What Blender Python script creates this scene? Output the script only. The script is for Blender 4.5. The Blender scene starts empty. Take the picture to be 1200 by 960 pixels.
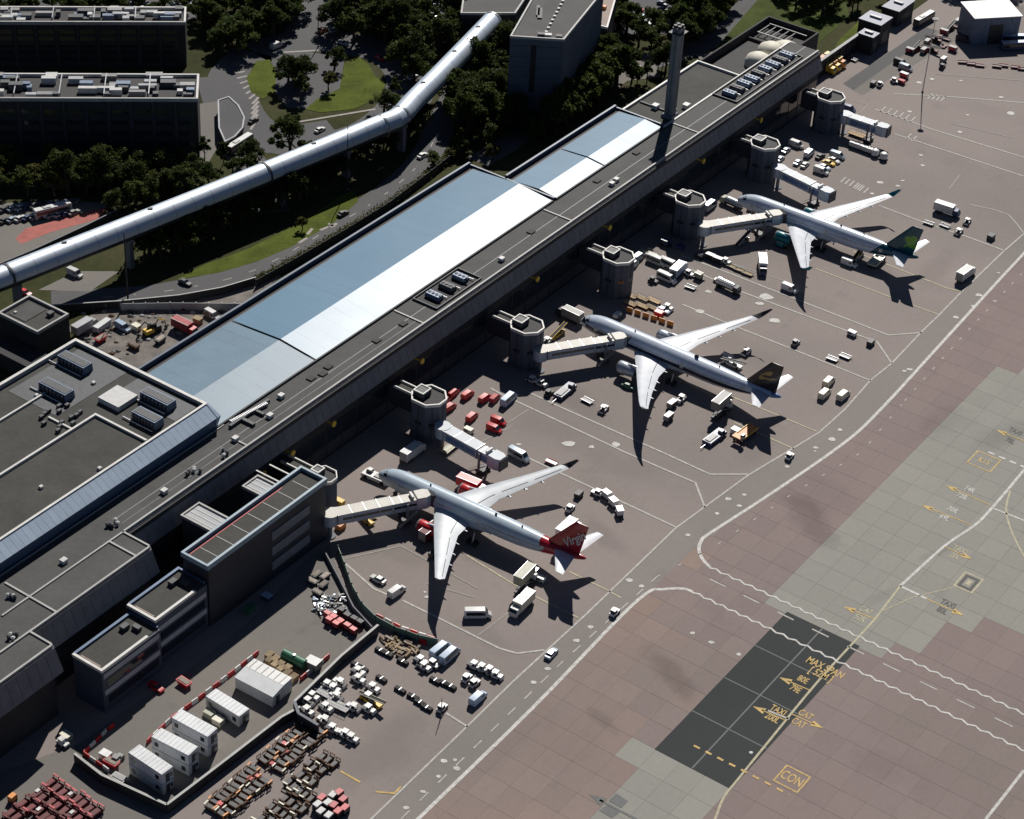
import bpy, bmesh, math, random
from mathutils import Vector, Matrix
from math import radians, sin, cos, pi, atan2, hypot, tan
random.seed(7)
scene = bpy.context.scene
col = scene.collection
# ------------------------------------------------------------------ camera
F_PX, PITCH, ROLL, CAM_H = 2530.86, 0.616940, 0.062711, 344.311
fw = Vector((0, cos(PITCH), -sin(PITCH))); up0 = Vector((0, sin(PITCH), cos(PITCH))); rt0 = Vector((1, 0, 0))
rt = rt0*cos(ROLL) + up0*sin(ROLL); up = up0*cos(ROLL) - rt0*sin(ROLL)
cd = bpy.data.cameras.new('camera'); cam = bpy.data.objects.new('camera', cd); col.objects.link(cam)
cd.sensor_width = 36.0; cd.lens = F_PX*36/1200; cd.clip_start = 1; cd.clip_end = 20000
cam.matrix_world = Matrix(((rt.x, up.x, -fw.x, 0), (rt.y, up.y, -fw.y, 0), (rt.z, up.z, -fw.z, CAM_H), (0, 0, 0, 1)))
scene.camera = cam
# ------------------------------------------------------------------ light
SUN_AZ, SUN_EL = radians(81.93), radians(43.1)         # direction towards the sun, from +X
w = bpy.data.worlds.new('World'); scene.world = w; w.use_nodes = True
wn = w.node_tree; wn.nodes.clear()
wo = wn.nodes.new('ShaderNodeOutputWorld'); wb = wn.nodes.new('ShaderNodeBackground'); ws = wn.nodes.new('ShaderNodeTexSky')
ws.sky_type = 'NISHITA'; ws.sun_disc = False; ws.sun_elevation = SUN_EL; ws.sun_rotation = pi/2 - SUN_AZ
ws.air_density = 0.45; ws.dust_density = 0.1; ws.ozone_density = 1.5; ws.altitude = 300
wb.inputs['Strength'].default_value = 0.05
wn.links.new(ws.outputs[0], wb.inputs[0]); wn.links.new(wb.outputs[0], wo.inputs[0])
sd = bpy.data.lights.new('sun', 'SUN'); sd.energy = 5.0; sd.angle = radians(0.5); sd.color = (1.0, 0.955, 0.89)
sun = bpy.data.objects.new('sun', sd); col.objects.link(sun)
sdir = Vector((cos(SUN_EL)*cos(SUN_AZ), cos(SUN_EL)*sin(SUN_AZ), sin(SUN_EL)))
sun.rotation_euler = sdir.to_track_quat('Z', 'Y').to_euler(); sun.location = (0, 400, 900)
scene.view_settings.view_transform = 'Standard'; scene.view_settings.look = 'None'
scene.view_settings.exposure = -0.12; scene.view_settings.gamma = 1.0; scene.view_settings.use_curve_mapping = False
scene.render.engine = 'CYCLES'
scene.cycles.max_bounces = 5; scene.cycles.diffuse_bounces = 2; scene.cycles.glossy_bounces = 3
scene.cycles.sample_clamp_indirect = 4.0

# ------------------------------------------------------------------ survey: photo pixel -> place on the ground (or at height z)
def at(px, py, z=0.0):
    d = fw*F_PX + rt*(px-600) - up*(py-480)
    t = (z-CAM_H)/d.z
    return Vector((d.x*t, d.y*t, z))
TA = radians(56.6)
TU = Vector((cos(TA), sin(TA), 0)); TV = Vector((sin(TA), -cos(TA), 0))
TO = Vector((-63.72378, 435.86117, 0))                  # terminal frame: u along the roof edge, v towards the apron
def T(u, v, z=0.0):
    p = TO + TU*u + TV*v; p.z = z; return p
def UV(px, py, z=0.0):
    p = at(px, py, z) - TO; return p.dot(TU), p.dot(TV)
def heading(px, py, dx, dy):
    a = at(px, py); b = at(px+dx, py+dy); return atan2(b.y-a.y, b.x-a.x)

# ------------------------------------------------------------------ materials
def new_mat(name):
    m = bpy.data.materials.new(name); m.use_nodes = True
    nt = m.node_tree; b = nt.nodes['Principled BSDF']; return m, nt, b
def mth(nt, op, a, b=None, c=None):
    n = nt.nodes.new('ShaderNodeMath'); n.operation = op
    for i, v in enumerate((a, b, c)):
        if v is None: continue
        if isinstance(v, (int, float)): n.inputs[i].default_value = v
        else: nt.links.new(v, n.inputs[i])
    return n.outputs[0]
def mixc(nt, f, a, b, mode='MIX'):
    n = nt.nodes.new('ShaderNodeMix'); n.data_type = 'RGBA'; n.blend_type = mode
    for s, v in (('Factor', f), ('A', a), ('B', b)):
        i = [x for x in n.inputs if x.name == s and (x.type == 'RGBA' or s == 'Factor')][0]
        if isinstance(v, tuple): i.default_value = v if len(v) == 4 else (*v, 1)
        elif isinstance(v, (int, float)): i.default_value = v
        else: nt.links.new(v, i)
    return [o for o in n.outputs if o.type == 'RGBA'][0]
def coords(nt, kind='Object'):
    n = nt.nodes.new('ShaderNodeTexCoord'); return n.outputs[kind]
def worldpos(nt):
    n = nt.nodes.new('ShaderNodeNewGeometry'); return n.outputs['Position']
def noise(nt, vec, scale, detail=3.0, rough=0.55):
    n = nt.nodes.new('ShaderNodeTexNoise'); n.inputs['Scale'].default_value = scale
    n.inputs['Detail'].default_value = detail; n.inputs['Roughness'].default_value = rough
    if vec is not None: nt.links.new(vec, n.inputs['Vector'])
    return n.outputs['Fac']
def ramp(nt, f, stops):
    n = nt.nodes.new('ShaderNodeValToRGB'); e = n.color_ramp.elements
    while len(e) < len(stops): e.new(0.5)
    for i, (p, c) in enumerate(stops):
        e[i].position = p; e[i].color = (*c, 1) if len(c) == 3 else c
    nt.links.new(f, n.inputs[0]); return n.outputs[0]
def rgbs(r, g, b):
    f = lambda c: (c/255/12.92) if c/255 <= .04045 else ((c/255+.055)/1.055)**2.4
    return (f(r), f(g), f(b))
def mat(name, c, rough=0.6, metal=0.0, var=0.25, scale=0.6, rnd=0.0, bump=0.0, spec=0.5, stretch=None):
    """plain weathered surface: base colour with two octaves of dirt; rnd varies copies"""
    m, nt, b = new_mat(name)
    v = worldpos(nt) if stretch is None else None
    if stretch is not None:
        mp = nt.nodes.new('ShaderNodeMapping'); mp.inputs['Scale'].default_value = stretch
        nt.links.new(coords(nt), mp.inputs[0]); v = mp.outputs[0]
    n1 = noise(nt, v, scale, 4); n2 = noise(nt, v, scale*7.3, 3)
    f = mth(nt, 'ADD', mth(nt, 'MULTIPLY', n1, 0.65), mth(nt, 'MULTIPLY', n2, 0.35))
    k = nt.nodes.new('ShaderNodeMapRange'); nt.links.new(f, k.inputs[0])
    k.inputs[1].default_value = 0.3; k.inputs[2].default_value = 0.7; k.inputs[3].default_value = 1-var; k.inputs[4].default_value = 1+var*0.6
    fac = k.outputs[0]
    if rnd:
        oi = nt.nodes.new('ShaderNodeObjectInfo')
        fac = mth(nt, 'MULTIPLY', fac, mth(nt, 'ADD', mth(nt, 'MULTIPLY', oi.outputs['Random'], 2*rnd), 1-rnd))
    vm = nt.nodes.new('ShaderNodeVectorMath'); vm.operation = 'SCALE'; vm.inputs[0].default_value = c
    nt.links.new(fac, vm.inputs['Scale']); nt.links.new(vm.outputs[0], b.inputs['Base Color'])
    b.inputs['Roughness'].default_value = rough; b.inputs['Metallic'].default_value = metal
    b.inputs['Specular IOR Level'].default_value = spec
    if bump:
        bp = nt.nodes.new('ShaderNodeBump'); bp.inputs['Strength'].default_value = bump; bp.inputs['Distance'].default_value = 0.1
        nt.links.new(n2, bp.inputs['Height']); nt.links.new(bp.outputs[0], b.inputs['Normal'])
    return m
M = {}
M['roof_dark'] = mat('bitumen_roof', (0.054, 0.053, 0.047), 0.85, var=0.4, scale=0.12)
M['roof_strip'] = mat('felt_roof_strip', (0.068, 0.068, 0.066), 0.8, var=0.35, scale=0.1)
M['fascia'] = mat('ribbed_fascia', (0.17, 0.17, 0.185), 0.55, var=0.25, scale=0.3)
M['kerb_white'] = mat('white_coping', (0.62, 0.61, 0.58), 0.5, var=0.2, scale=0.4)
M['coping_grey'] = mat('grey_coping', (0.36, 0.36, 0.35), 0.55, var=0.25, scale=0.4)
M['coping_blue'] = mat('blue_grey_coping', (0.25, 0.34, 0.41), 0.5, var=0.2, scale=0.4)
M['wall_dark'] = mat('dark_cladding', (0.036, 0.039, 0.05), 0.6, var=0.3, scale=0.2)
M['wall_grey'] = mat('concrete_wall', (0.2, 0.21, 0.235), 0.8, var=0.25, scale=0.25)
M['wall_pale'] = mat('pale_wall', (0.42, 0.43, 0.45), 0.7, var=0.2, scale=0.25)
M['wall_blue'] = mat('blue_ribbed_cladding', (0.36, 0.5, 0.72), 0.4, var=0.14, scale=0.25)
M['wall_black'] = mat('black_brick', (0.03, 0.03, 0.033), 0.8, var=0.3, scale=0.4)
M['glass'] = mat('tinted_glass', (0.02, 0.027, 0.035), 0.08, var=0.2, scale=0.3, spec=0.8)
M['steel'] = mat('galvanised_steel', (0.42, 0.43, 0.45), 0.38, 0.6, var=0.25, scale=0.8)
M['unit'] = mat('plant_unit_blue', (0.13, 0.18, 0.26), 0.5, 0.2, var=0.3, scale=0.7)
M['unit_dark'] = mat('plant_unit_dark', (0.06, 0.065, 0.075), 0.6, var=0.35, scale=0.8)
M['unit_white'] = mat('plant_unit_white', (0.54, 0.54, 0.53), 0.5, var=0.2, scale=0.7)
M['white'] = mat('white_paint', (0.66, 0.66, 0.65), 0.4, var=0.2, scale=0.8, rnd=0.14)
M['offwhite'] = mat('cabin_white', (0.66, 0.68, 0.7), 0.5, var=0.16, scale=0.4, rnd=0.06)
M['silver'] = mat('silver_paint', (0.4, 0.46, 0.53), 0.3, 0.3, var=0.15, scale=0.6, rnd=0.15)
M['blue_van'] = mat('pale_blue_paint', (0.42, 0.53, 0.68), 0.35, var=0.12, scale=0.6, rnd=0.1)
M['red'] = mat('red_paint', (0.55, 0.02, 0.028), 0.35, var=0.25, scale=0.8, rnd=0.15)
M['red_dull'] = mat('faded_red_paint', (0.5, 0.06, 0.07), 0.6, var=0.35, scale=0.9, rnd=0.25)
M['red_pink'] = mat('sun_bleached_red', (0.52, 0.06, 0.07), 0.5, var=0.2, scale=0.9, rnd=0.25)
M['maroon'] = mat('maroon_paint', (0.13, 0.006, 0.012), 0.6, var=0.35, scale=0.9, rnd=0.3)
M['black'] = mat('black_rubber', (0.02, 0.02, 0.022), 0.75, var=0.25, scale=0.9)
M['dark'] = mat('dark_metal', (0.045, 0.045, 0.05), 0.55, 0.2, var=0.3, scale=0.9)
M['navy'] = mat('navy_paint', (0.03, 0.05, 0.13), 0.4, var=0.2, scale=0.8, rnd=0.2)
M['grey'] = mat('mid_grey_paint', (0.24, 0.24, 0.24), 0.5, var=0.2, scale=0.8, rnd=0.2)
M['olive'] = mat('olive_grey_paint', (0.36, 0.36, 0.27), 0.5, var=0.2, scale=0.7)
M['cream'] = mat('cream_paint', (0.68, 0.65, 0.52), 0.45, var=0.16, scale=0.7)
M['yellow'] = mat('yellow_paint', (0.78, 0.5, 0.05), 0.45, var=0.2, scale=0.8, rnd=0.1)
M['orange'] = mat('orange_paint', (0.72, 0.27, 0.05), 0.5, var=0.25, scale=0.8, rnd=0.1)
M['green'] = mat('green_paint', (0.03, 0.15, 0.08), 0.45, var=0.25, scale=0.8)
M['green_pale'] = mat('weathered_green_sheet', (0.12, 0.2, 0.165), 0.6, var=0.3, scale=0.5)
M['teal'] = mat('teal_paint', (0.0, 0.16, 0.2), 0.35, var=0.15, scale=0.6)
M['brown'] = mat('rusty_brown', (0.095, 0.044, 0.018), 0.75, var=0.4, scale=0.9, rnd=0.4)
M['tan'] = mat('tan_boards', (0.4, 0.29, 0.16), 0.75, var=0.35, scale=0.9, rnd=0.3)
M['wood'] = mat('timber', (0.3, 0.22, 0.13), 0.8, var=0.4, scale=1.2, rnd=0.4)
M['rubble'] = mat('rubble', (0.3, 0.26, 0.22), 0.9, var=0.4, scale=1.0, rnd=0.4)
M['bark'] = mat('bark', (0.08, 0.06, 0.045), 0.9, var=0.4, scale=1.5)
M['brick_pale'] = mat('pinkish_roof', (0.33, 0.26, 0.22), 0.75, var=0.25, scale=0.4)
M['lamp_red'] = mat('tail_lamp_red', (0.4, 0.01, 0.01), 0.3)
M['lamp_clear'] = mat('head_lamp_clear', (0.7, 0.7, 0.68), 0.15)
def foliage(name, dark, light):
    m, nt, b = new_mat(name)
    oi = nt.nodes.new('ShaderNodeObjectInfo'); g = nt.nodes.new('ShaderNodeNewGeometry')
    n1 = noise(nt, g.outputs['Position'], 0.35, 3)
    f = mth(nt, 'ADD', mth(nt, 'MULTIPLY', g.outputs['Random Per Island'], 0.5), mth(nt, 'MULTIPLY', oi.outputs['Random'], 0.3))
    f = mth(nt, 'ADD', f, mth(nt, 'MULTIPLY', n1, 0.35))
    nt.links.new(ramp(nt, f, [(0.15, dark), (0.95, light)]), b.inputs['Base Color'])
    b.inputs['Roughness'].default_value = 0.7; b.inputs['Specular IOR Level'].default_value = 0.2
    tr = nt.nodes.new('ShaderNodeBsdfTranslucent'); nt.links.new(b.inputs['Base Color'].links[0].from_socket, tr.inputs[0])
    mx = nt.nodes.new('ShaderNodeMixShader'); mx.inputs[0].default_value = 0.4; nt.links.new(b.outputs[0], mx.inputs[1]); nt.links.new(tr.outputs[0], mx.inputs[2])
    nt.links.new(mx.outputs[0], nt.nodes['Material Output'].inputs[0])
    return m
M['leaf_dark'] = foliage('leaves_dark', (0.022, 0.036, 0.01), (0.085, 0.115, 0.028))
M['leaf_mid'] = foliage('leaves_mid', (0.032, 0.052, 0.012), (0.11, 0.15, 0.035))
M['leaf_olive'] = foliage('leaves_olive', (0.045, 0.055, 0.014), (0.17, 0.16, 0.045))

# ------------------------------------------------------------------ mesh builder
class MB:
    def __init__(s): s.v = []; s.f = []; s.mi = []; s.m = 0
    def face(s, pts):
        n = len(s.v); s.v += [tuple(p) for p in pts]; s.f.append(tuple(range(n, n+len(pts)))); s.mi.append(s.m)
    def box(s, x0, x1, y0, y1, z0, z1, taper=0.0, tx=None):
        """axis box; taper pulls the top in (both axes) or tx=(front,back) in x only"""
        n = len(s.v); t = taper; a, b = tx if tx else (t, t)
        s.v += [(x0, y0, z0), (x1, y0, z0), (x1, y1, z0), (x0, y1, z0), (x0+b, y0+t, z1), (x1-a, y0+t, z1), (x1-a, y1-t, z1), (x0+b, y1-t, z1)]
        for q in ((3, 2, 1, 0), (4, 5, 6, 7), (0, 1, 5, 4), (1, 2, 6, 5), (2, 3, 7, 6), (3, 0, 4, 7)):
            s.f.append(tuple(n+i for i in q)); s.mi.append(s.m)
        return s
    def obox(s, c, ang, l, wd, z0, z1):
        """box of length l, width wd turned by ang about its centre c"""
        n = len(s.v); ca, sa = cos(ang), sin(ang)
        for z in (z0, z1):
            for dx, dy in ((-l/2, -wd/2), (l/2, -wd/2), (l/2, wd/2), (-l/2, wd/2)):
                s.v.append((c[0]+dx*ca-dy*sa, c[1]+dx*sa+dy*ca, z))
        for q in ((3, 2, 1, 0), (4, 5, 6, 7), (0, 1, 5, 4), (1, 2, 6, 5), (2, 3, 7, 6), (3, 0, 4, 7)):
            s.f.append(tuple(n+i for i in q)); s.mi.append(s.m)
    def prism(s, poly, z0, z1, scale=1.0, cap0=True):
        a = sum(poly[i][0]*poly[(i+1) % len(poly)][1]-poly[(i+1) % len(poly)][0]*poly[i][1] for i in range(len(poly)))
        if a < 0: poly = poly[::-1]
        k = len(poly); n = len(s.v)
        cx = sum(p[0] for p in poly)/k; cy = sum(p[1] for p in poly)/k
        s.v += [(p[0], p[1], z0) for p in poly] + [(cx+(p[0]-cx)*scale, cy+(p[1]-cy)*scale, z1) for p in poly]
        for i in range(k):
            j = (i+1) % k; s.f.append((n+i, n+j, n+k+j, n+k+i)); s.mi.append(s.m)
        s.f.append(tuple(range(n+k, n+2*k))); s.mi.append(s.m)
        if cap0: s.f.append(tuple(range(n+k-1, n-1, -1))); s.mi.append(s.m)
    def loft(s, rings, cap=True, closed=True):
        k = len(rings[0]); n = len(s.v)
        for r in rings: s.v += [tuple(p) for p in r]
        for a in range(len(rings)-1):
            for i in range(k if closed else k-1):
                j = (i+1) % k
                s.f.append((n+a*k+i, n+a*k+j, n+(a+1)*k+j, n+(a+1)*k+i)); s.mi.append(s.m)
        if cap and closed:
            s.f.append(tuple(n+i for i in range(k-1, -1, -1))); s.mi.append(s.m)
            s.f.append(tuple(n+(len(rings)-1)*k+i for i in range(k))); s.mi.append(s.m)
    def tube(s, pts, r, k=8, cap=True):
        rings = []; pts = [Vector(p) for p in pts]
        for i, p in enumerate(pts):
            d = (pts[min(i+1, len(pts)-1)]-pts[max(i-1, 0)]).normalized()
            a = Vector((0, 0, 1)) if abs(d.z) < .9 else Vector((1, 0, 0))
            x = d.cross(a).normalized(); y = x.cross(d)
            rr = r[i] if isinstance(r, (list, tuple)) else r
            rings.append([p + x*cos(2*pi*j/k)*rr + y*sin(2*pi*j/k)*rr for j in range(k)])
        s.loft(rings, cap)
    def cyl(s, x, y, z0, z1, r, k=12, r1=None):
        r1 = r if r1 is None else r1
        s.loft([[(x+cos(2*pi*i/k)*r, y+sin(2*pi*i/k)*r, z0) for i in range(k)], [(x+cos(2*pi*i/k)*r1, y+sin(2*pi*i/k)*r1, z1) for i in range(k)]])
    def wheel(s, x, y, z, r, wd, k=10):
        s.loft([[(x+cos(2*pi*i/k)*r, y-wd/2, z+sin(2*pi*i/k)*r) for i in range(k)], [(x+cos(2*pi*i/k)*r, y+wd/2, z+sin(2*pi*i/k)*r) for i in range(k)]])
    def rim(s, poly, wd, z0, z1, inset=0.0):
        """a coping that follows a closed outline: outer edge on the outline, wd wide"""
        k = len(poly); P = [Vector((p[0], p[1])) for p in poly]
        a = sum(P[i].x*P[(i+1) % k].y-P[(i+1) % k].x*P[i].y for i in range(k))
        if a < 0: P = P[::-1]
        def off(i, d):
            p = P[i]; e0 = (p-P[i-1]).normalized(); e1 = (P[(i+1) % k]-p).normalized()
            n0 = Vector((-e0.y, e0.x)); n1 = Vector((-e1.y, e1.x)); b = (n0+n1); b /= max(.25, b.dot(n0))
            return p + b*d
        o = [off(i, inset) for i in range(k)]; q = [off(i, inset+wd) for i in range(k)]
        for i in range(k):
            j = (i+1) % k
            A, B, C, D = o[i], o[j], q[j], q[i]
            s.face([(A.x, A.y, z1), (B.x, B.y, z1), (C.x, C.y, z1), (D.x, D.y, z1)])
            s.face([(A.x, A.y, z0), (B.x, B.y, z0), (B.x, B.y, z1), (A.x, A.y, z1)])
            s.face([(C.x, C.y, z0), (D.x, D.y, z0), (D.x, D.y, z1), (C.x, C.y, z1)])
    def mesh(s, name, mats, smooth=None):
        me = bpy.data.meshes.new(name); me.from_pydata(s.v, [], s.f)
        for m in (mats if isinstance(mats, (list, tuple)) else [mats]): me.materials.append(M[m] if isinstance(m, str) else m)
        me.polygons.foreach_set('material_index', s.mi)
        if smooth is not None:
            me.polygons.foreach_set('use_smooth', [True]*len(me.polygons))
            if smooth < 3: me.set_sharp_from_angle(angle=smooth)
        me.update(); return me
    def build(s, name, mats, parent=None, smooth=None):
        o = bpy.data.objects.new(name, s.mesh(name, mats, smooth)); col.objects.link(o)
        if parent is not None: o.parent = parent
        return o
def tag(o, label=None, cat=None, group=None, kind=None):
    if label: o['label'] = label
    if cat: o['category'] = cat
    if group: o['group'] = group
    if kind: o['kind'] = kind
    return o
def thing(name, label, cat, loc, rz=0.0, group=None):
    o = bpy.data.objects.new(name, None); o.empty_display_size = 1.0; col.objects.link(o)
    o.location = loc; o.rotation_euler = (0, 0, rz); return tag(o, label, cat, group)
KIDS = {}
def copy_tree(o, parent=None):
    if not KIDS:
        pass
    c = o.copy(); col.objects.link(c); c.parent = parent
    for ch in o.children: copy_tree(ch, c)
    return c
# local frame of a terminal-aligned thing based at (u0, v0): x = along u, y = away from the apron
def lx(u, u0): return u-u0
def tbox(mb, b, u0, u1, v0, v1, z0, z1):
    mb.box(u0-b[0], u1-b[0], -(v1-b[1]), -(v0-b[1]), z0, z1)
def tpoly(b, pts): return [(u-b[0], -(v-b[1])) for u, v in pts]
def flat(name, pieces, z, m, kind='structure', label=None, parent=None):
    """thin painted or laid sheet: list of polygons of ground points (Vectors)"""
    mb = MB()
    for p in pieces:
        p = [Vector(q) for q in p]
        a = sum(p[i].x*p[(i+1) % len(p)].y-p[(i+1) % len(p)].x*p[i].y for i in range(len(p)))
        if a < 0: p = p[::-1]
        mb.face([(q.x, q.y, z) for q in p])
    o = mb.build(name, m, parent)
    if parent is None: tag(o, label, kind=kind)
    return o
def strip(pts, wd, closed=False):
    """quads of a band wd wide along ground points"""
    P = [Vector((p[0], p[1])) for p in pts]; L = []; R = []; k = len(P)
    for i, p in enumerate(P):
        a = P[i-1] if (i > 0 or closed) else p; b = P[(i+1) % k] if (i < k-1 or closed) else p
        e0 = (p-a).normalized() if (p-a).length > 1e-6 else (b-p).normalized()
        e1 = (b-p).normalized() if (b-p).length > 1e-6 else e0
        n0 = Vector((-e0.y, e0.x)); n1 = Vector((-e1.y, e1.x)); n = n0+n1; n /= max(.35, n.dot(n0))
        L.append(p+n*wd/2); R.append(p-n*wd/2)
    q = []
    for i in range(k if closed else k-1):
        j = (i+1) % k; q.append([(*R[i], 0), (*R[j], 0), (*L[j], 0), (*L[i], 0)])
    return q
def smooth_pts(pts, n=6):
    P = [Vector(p) for p in pts]; out = []
    for i in range(len(P)-1):
        a, b, c, d = P[max(i-1, 0)], P[i], P[i+1], P[min(i+2, len(P)-1)]
        for k in range(n):
            t = k/n
            out.append(0.5*((2*b)+(c-a)*t+(2*a-5*b+4*c-d)*t*t+(3*b-a-3*c+d)*t**3))
    out.append(P[-1]); return out
def dashes(pts, wd, on, off):
    """dashed line"""
    q = []; acc = 0.0; P = [Vector(p) for p in pts]
    for a, b in zip(P, P[1:]):
        L = (b-a).length; d = (b-a)/L; s = -acc % (on+off) if acc else 0.0; s = 0.0 if not acc else s
        while s < L:
            e = min(s+on, L); q += strip([a+d*s, a+d*e], wd); s += on+off
        acc += L
    return q
# ================================================================== GROUND
def ground_mat():
    m, nt, b = new_mat('scrub_ground'); p = worldpos(nt)
    f = mth(nt, 'ADD', mth(nt, 'MULTIPLY', noise(nt, p, 0.02, 5), 0.7), mth(nt, 'MULTIPLY', noise(nt, p, 0.4, 4), 0.3))
    nt.links.new(ramp(nt, f, [(0.35, (0.03, 0.034, 0.014)), (0.55, (0.055, 0.058, 0.024)), (0.7, (0.085, 0.075, 0.05))]), b.inputs['Base Color'])
    b.inputs['Roughness'].default_value = 0.95; b.inputs['Specular IOR Level'].default_value = 0.1; return m
def pave_mat(name, base, dark, blotch, streak_dir=None, rough=0.85, grain=0.035, spots=0.5):
    """worn paving: large blotches, tyre streaks along the terminal grid, grain"""
    m, nt, b = new_mat(name); p = worldpos(nt)
    mp = nt.nodes.new('ShaderNodeMapping'); mp.vector_type = 'POINT'
    mp.inputs['Rotation'].default_value = (0, 0, -TA); nt.links.new(p, mp.inputs[0]); q = mp.outputs[0]
    big = noise(nt, q, 0.013, 4); mid = noise(nt, q, 0.09, 4); fine = noise(nt, q, 0.7, 4)
    st = nt.nodes.new('ShaderNodeMapping'); st.inputs['Scale'].default_value = (0.02, 0.35, 1); nt.links.new(q, st.inputs[0])
    sx = noise(nt, st.outputs[0], 1.0, 3)
    st2 = nt.nodes.new('ShaderNodeMapping'); st2.inputs['Scale'].default_value = (0.3, 0.025, 1); nt.links.new(q, st2.inputs[0])
    sy = noise(nt, st2.outputs[0], 1.0, 3)
    c = ramp(nt, big, [(0.32, blotch), (0.62, base)])
    f = mth(nt, 'ADD', mth(nt, 'MULTIPLY', mid, 0.5), mth(nt, 'ADD', mth(nt, 'MULTIPLY', sx, 0.25), mth(nt, 'MULTIPLY', sy, 0.25)))
    k = nt.nodes.new('ShaderNodeMapRange'); nt.links.new(f, k.inputs[0]); k.inputs[1].default_value = 0.56; k.inputs[2].default_value = 0.72
    k.inputs[3].default_value = 0.0; k.inputs[4].default_value = spots
    c = mixc(nt, k.outputs[0], c, dark)
    g = nt.nodes.new('ShaderNodeMapRange'); nt.links.new(fine, g.inputs[0]); g.inputs[1].default_value = .3; g.inputs[2].default_value = .7
    g.inputs[3].default_value = 1-grain; g.inputs[4].default_value = 1+grain
    # tone of each slab (islands) or of each object
    vm = nt.nodes.new('ShaderNodeVectorMath'); vm.operation = 'SCALE'; nt.links.new(c, vm.inputs[0]); nt.links.new(g.outputs[0], vm.inputs['Scale'])
    nt.links.new(vm.outputs[0], b.inputs['Base Color']); b.inputs['Roughness'].default_value = rough; b.inputs['Specular IOR Level'].default_value = 0.25
    return m, nt, b, vm
M['ground'] = ground_mat()
M['apron'] = pave_mat('stand_concrete', (0.282, 0.241, 0.224), (0.185, 0.163, 0.154), (0.236, 0.205, 0.191))[0]
M['road'] = pave_mat('service_road_asphalt', (0.25, 0.225, 0.208), (0.165, 0.155, 0.147), (0.215, 0.198, 0.186))[0]
M['asphalt'] = pave_mat('public_road_asphalt', (0.115, 0.115, 0.118), (0.07, 0.07, 0.074), (0.095, 0.095, 0.1), spots=0.6)[0]
M['patch'] = pave_mat('new_asphalt', (0.043, 0.048, 0.049), (0.028, 0.032, 0.034), (0.033, 0.037, 0.039), spots=0.5)[0]
M['yard'] = pave_mat('yard_concrete', (0.2, 0.185, 0.168), (0.11, 0.105, 0.1), (0.16, 0.15, 0.14), spots=0.7)[0]
STAINS = [((930, 585), (965, 632), 6, .3), ((770, 770), (805, 812), 4, .3), ((690, 830), (712, 850), 2.5, .22), ((940, 560), (985, 600), 9, .14), ((1085, 505), (1135, 480), 6, .16), ((830, 700), (850, 730), 5, .12), ((1000, 880), (1060, 910), 6, .1), ((560, 900), (640, 830), 5, .1), ((1050, 690), (1010, 712), 2.2, .16), ((1120, 640), (1080, 655), 1.6, .2), ((640, 905), (700, 850), 6, .08), ((1160, 520), (1200, 500), 5, .2)]
STAND_STAINS = [((545, 640), (600, 668), 5, .2), ((500, 615), (520, 640), 4, .25), ((760, 425), (830, 462), 5, .2), ((728, 430), (745, 455), 4, .22), ((960, 285), (1040, 318), 5, .18), ((920, 275), (935, 300), 4, .2), ((690, 610), (720, 640), 4, .2), ((455, 575), (480, 600), 3, .22), ((700, 380), (720, 400), 3, .22), ((400, 690), (520, 760), 9, .1), ((640, 500), (760, 560), 8, .12), ((800, 380), (900, 430), 9, .12), ((640, 440), (700, 490), 5, .18), ((860, 330), (960, 360), 7, .12), ((1020, 150), (1150, 200), 9, .1), ((480, 850), (420, 900), 8, .16), ((560, 740), (590, 760), 4, .15), ((1080, 330), (1110, 300), 5, .14), ((520, 600), (560, 560), 5, .12), ((900, 500), (870, 540), 5, .14), ((730, 590), (690, 560), 5, .1), ((1120, 120), (1190, 140), 7, .08), ((430, 640), (500, 660), 4, .14)]
def stained(nt, colour, STAINS=STAINS):
    """long soft stains of rubber and oil where the photograph shows them"""
    p = worldpos(nt); wob = noise(nt, p, 0.12, 4); out = colour
    for a, c, r, amt in STAINS:
        A, B = at(*a), at(*c); d = B-A; L = d.length; d.normalize(); n = Vector((-d.y, d.x, 0)); mid = (A+B)/2
        def dotp(v):
            q = nt.nodes.new('ShaderNodeVectorMath'); q.operation = 'DOT_PRODUCT'; nt.links.new(p, q.inputs[0]); q.inputs[1].default_value = v; return q.outputs['Value']
        x = mth(nt, 'DIVIDE', mth(nt, 'SUBTRACT', dotp(d), mid.dot(d)), L*.6+r); y = mth(nt, 'DIVIDE', mth(nt, 'SUBTRACT', dotp(n), mid.dot(n)), r)
        e = mth(nt, 'SQRT', mth(nt, 'ADD', mth(nt, 'MULTIPLY', x, x), mth(nt, 'MULTIPLY', y, y)))
        e = mth(nt, 'ADD', e, mth(nt, 'MULTIPLY', mth(nt, 'SUBTRACT', wob, .5), 1.6))
        k = nt.nodes.new('ShaderNodeMapRange'); k.interpolation_type = 'SMOOTHSTEP'; nt.links.new(e, k.inputs[0]); k.inputs[1].default_value = .25; k.inputs[2].default_value = 1.15; k.inputs[3].default_value = 1-amt*.8; k.inputs[4].default_value = 1
        v = nt.nodes.new('ShaderNodeVectorMath'); v.operation = 'SCALE'; nt.links.new(out, v.inputs[0]); nt.links.new(k.outputs[0], v.inputs['Scale']); out = v.outputs[0]
    return out
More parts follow.
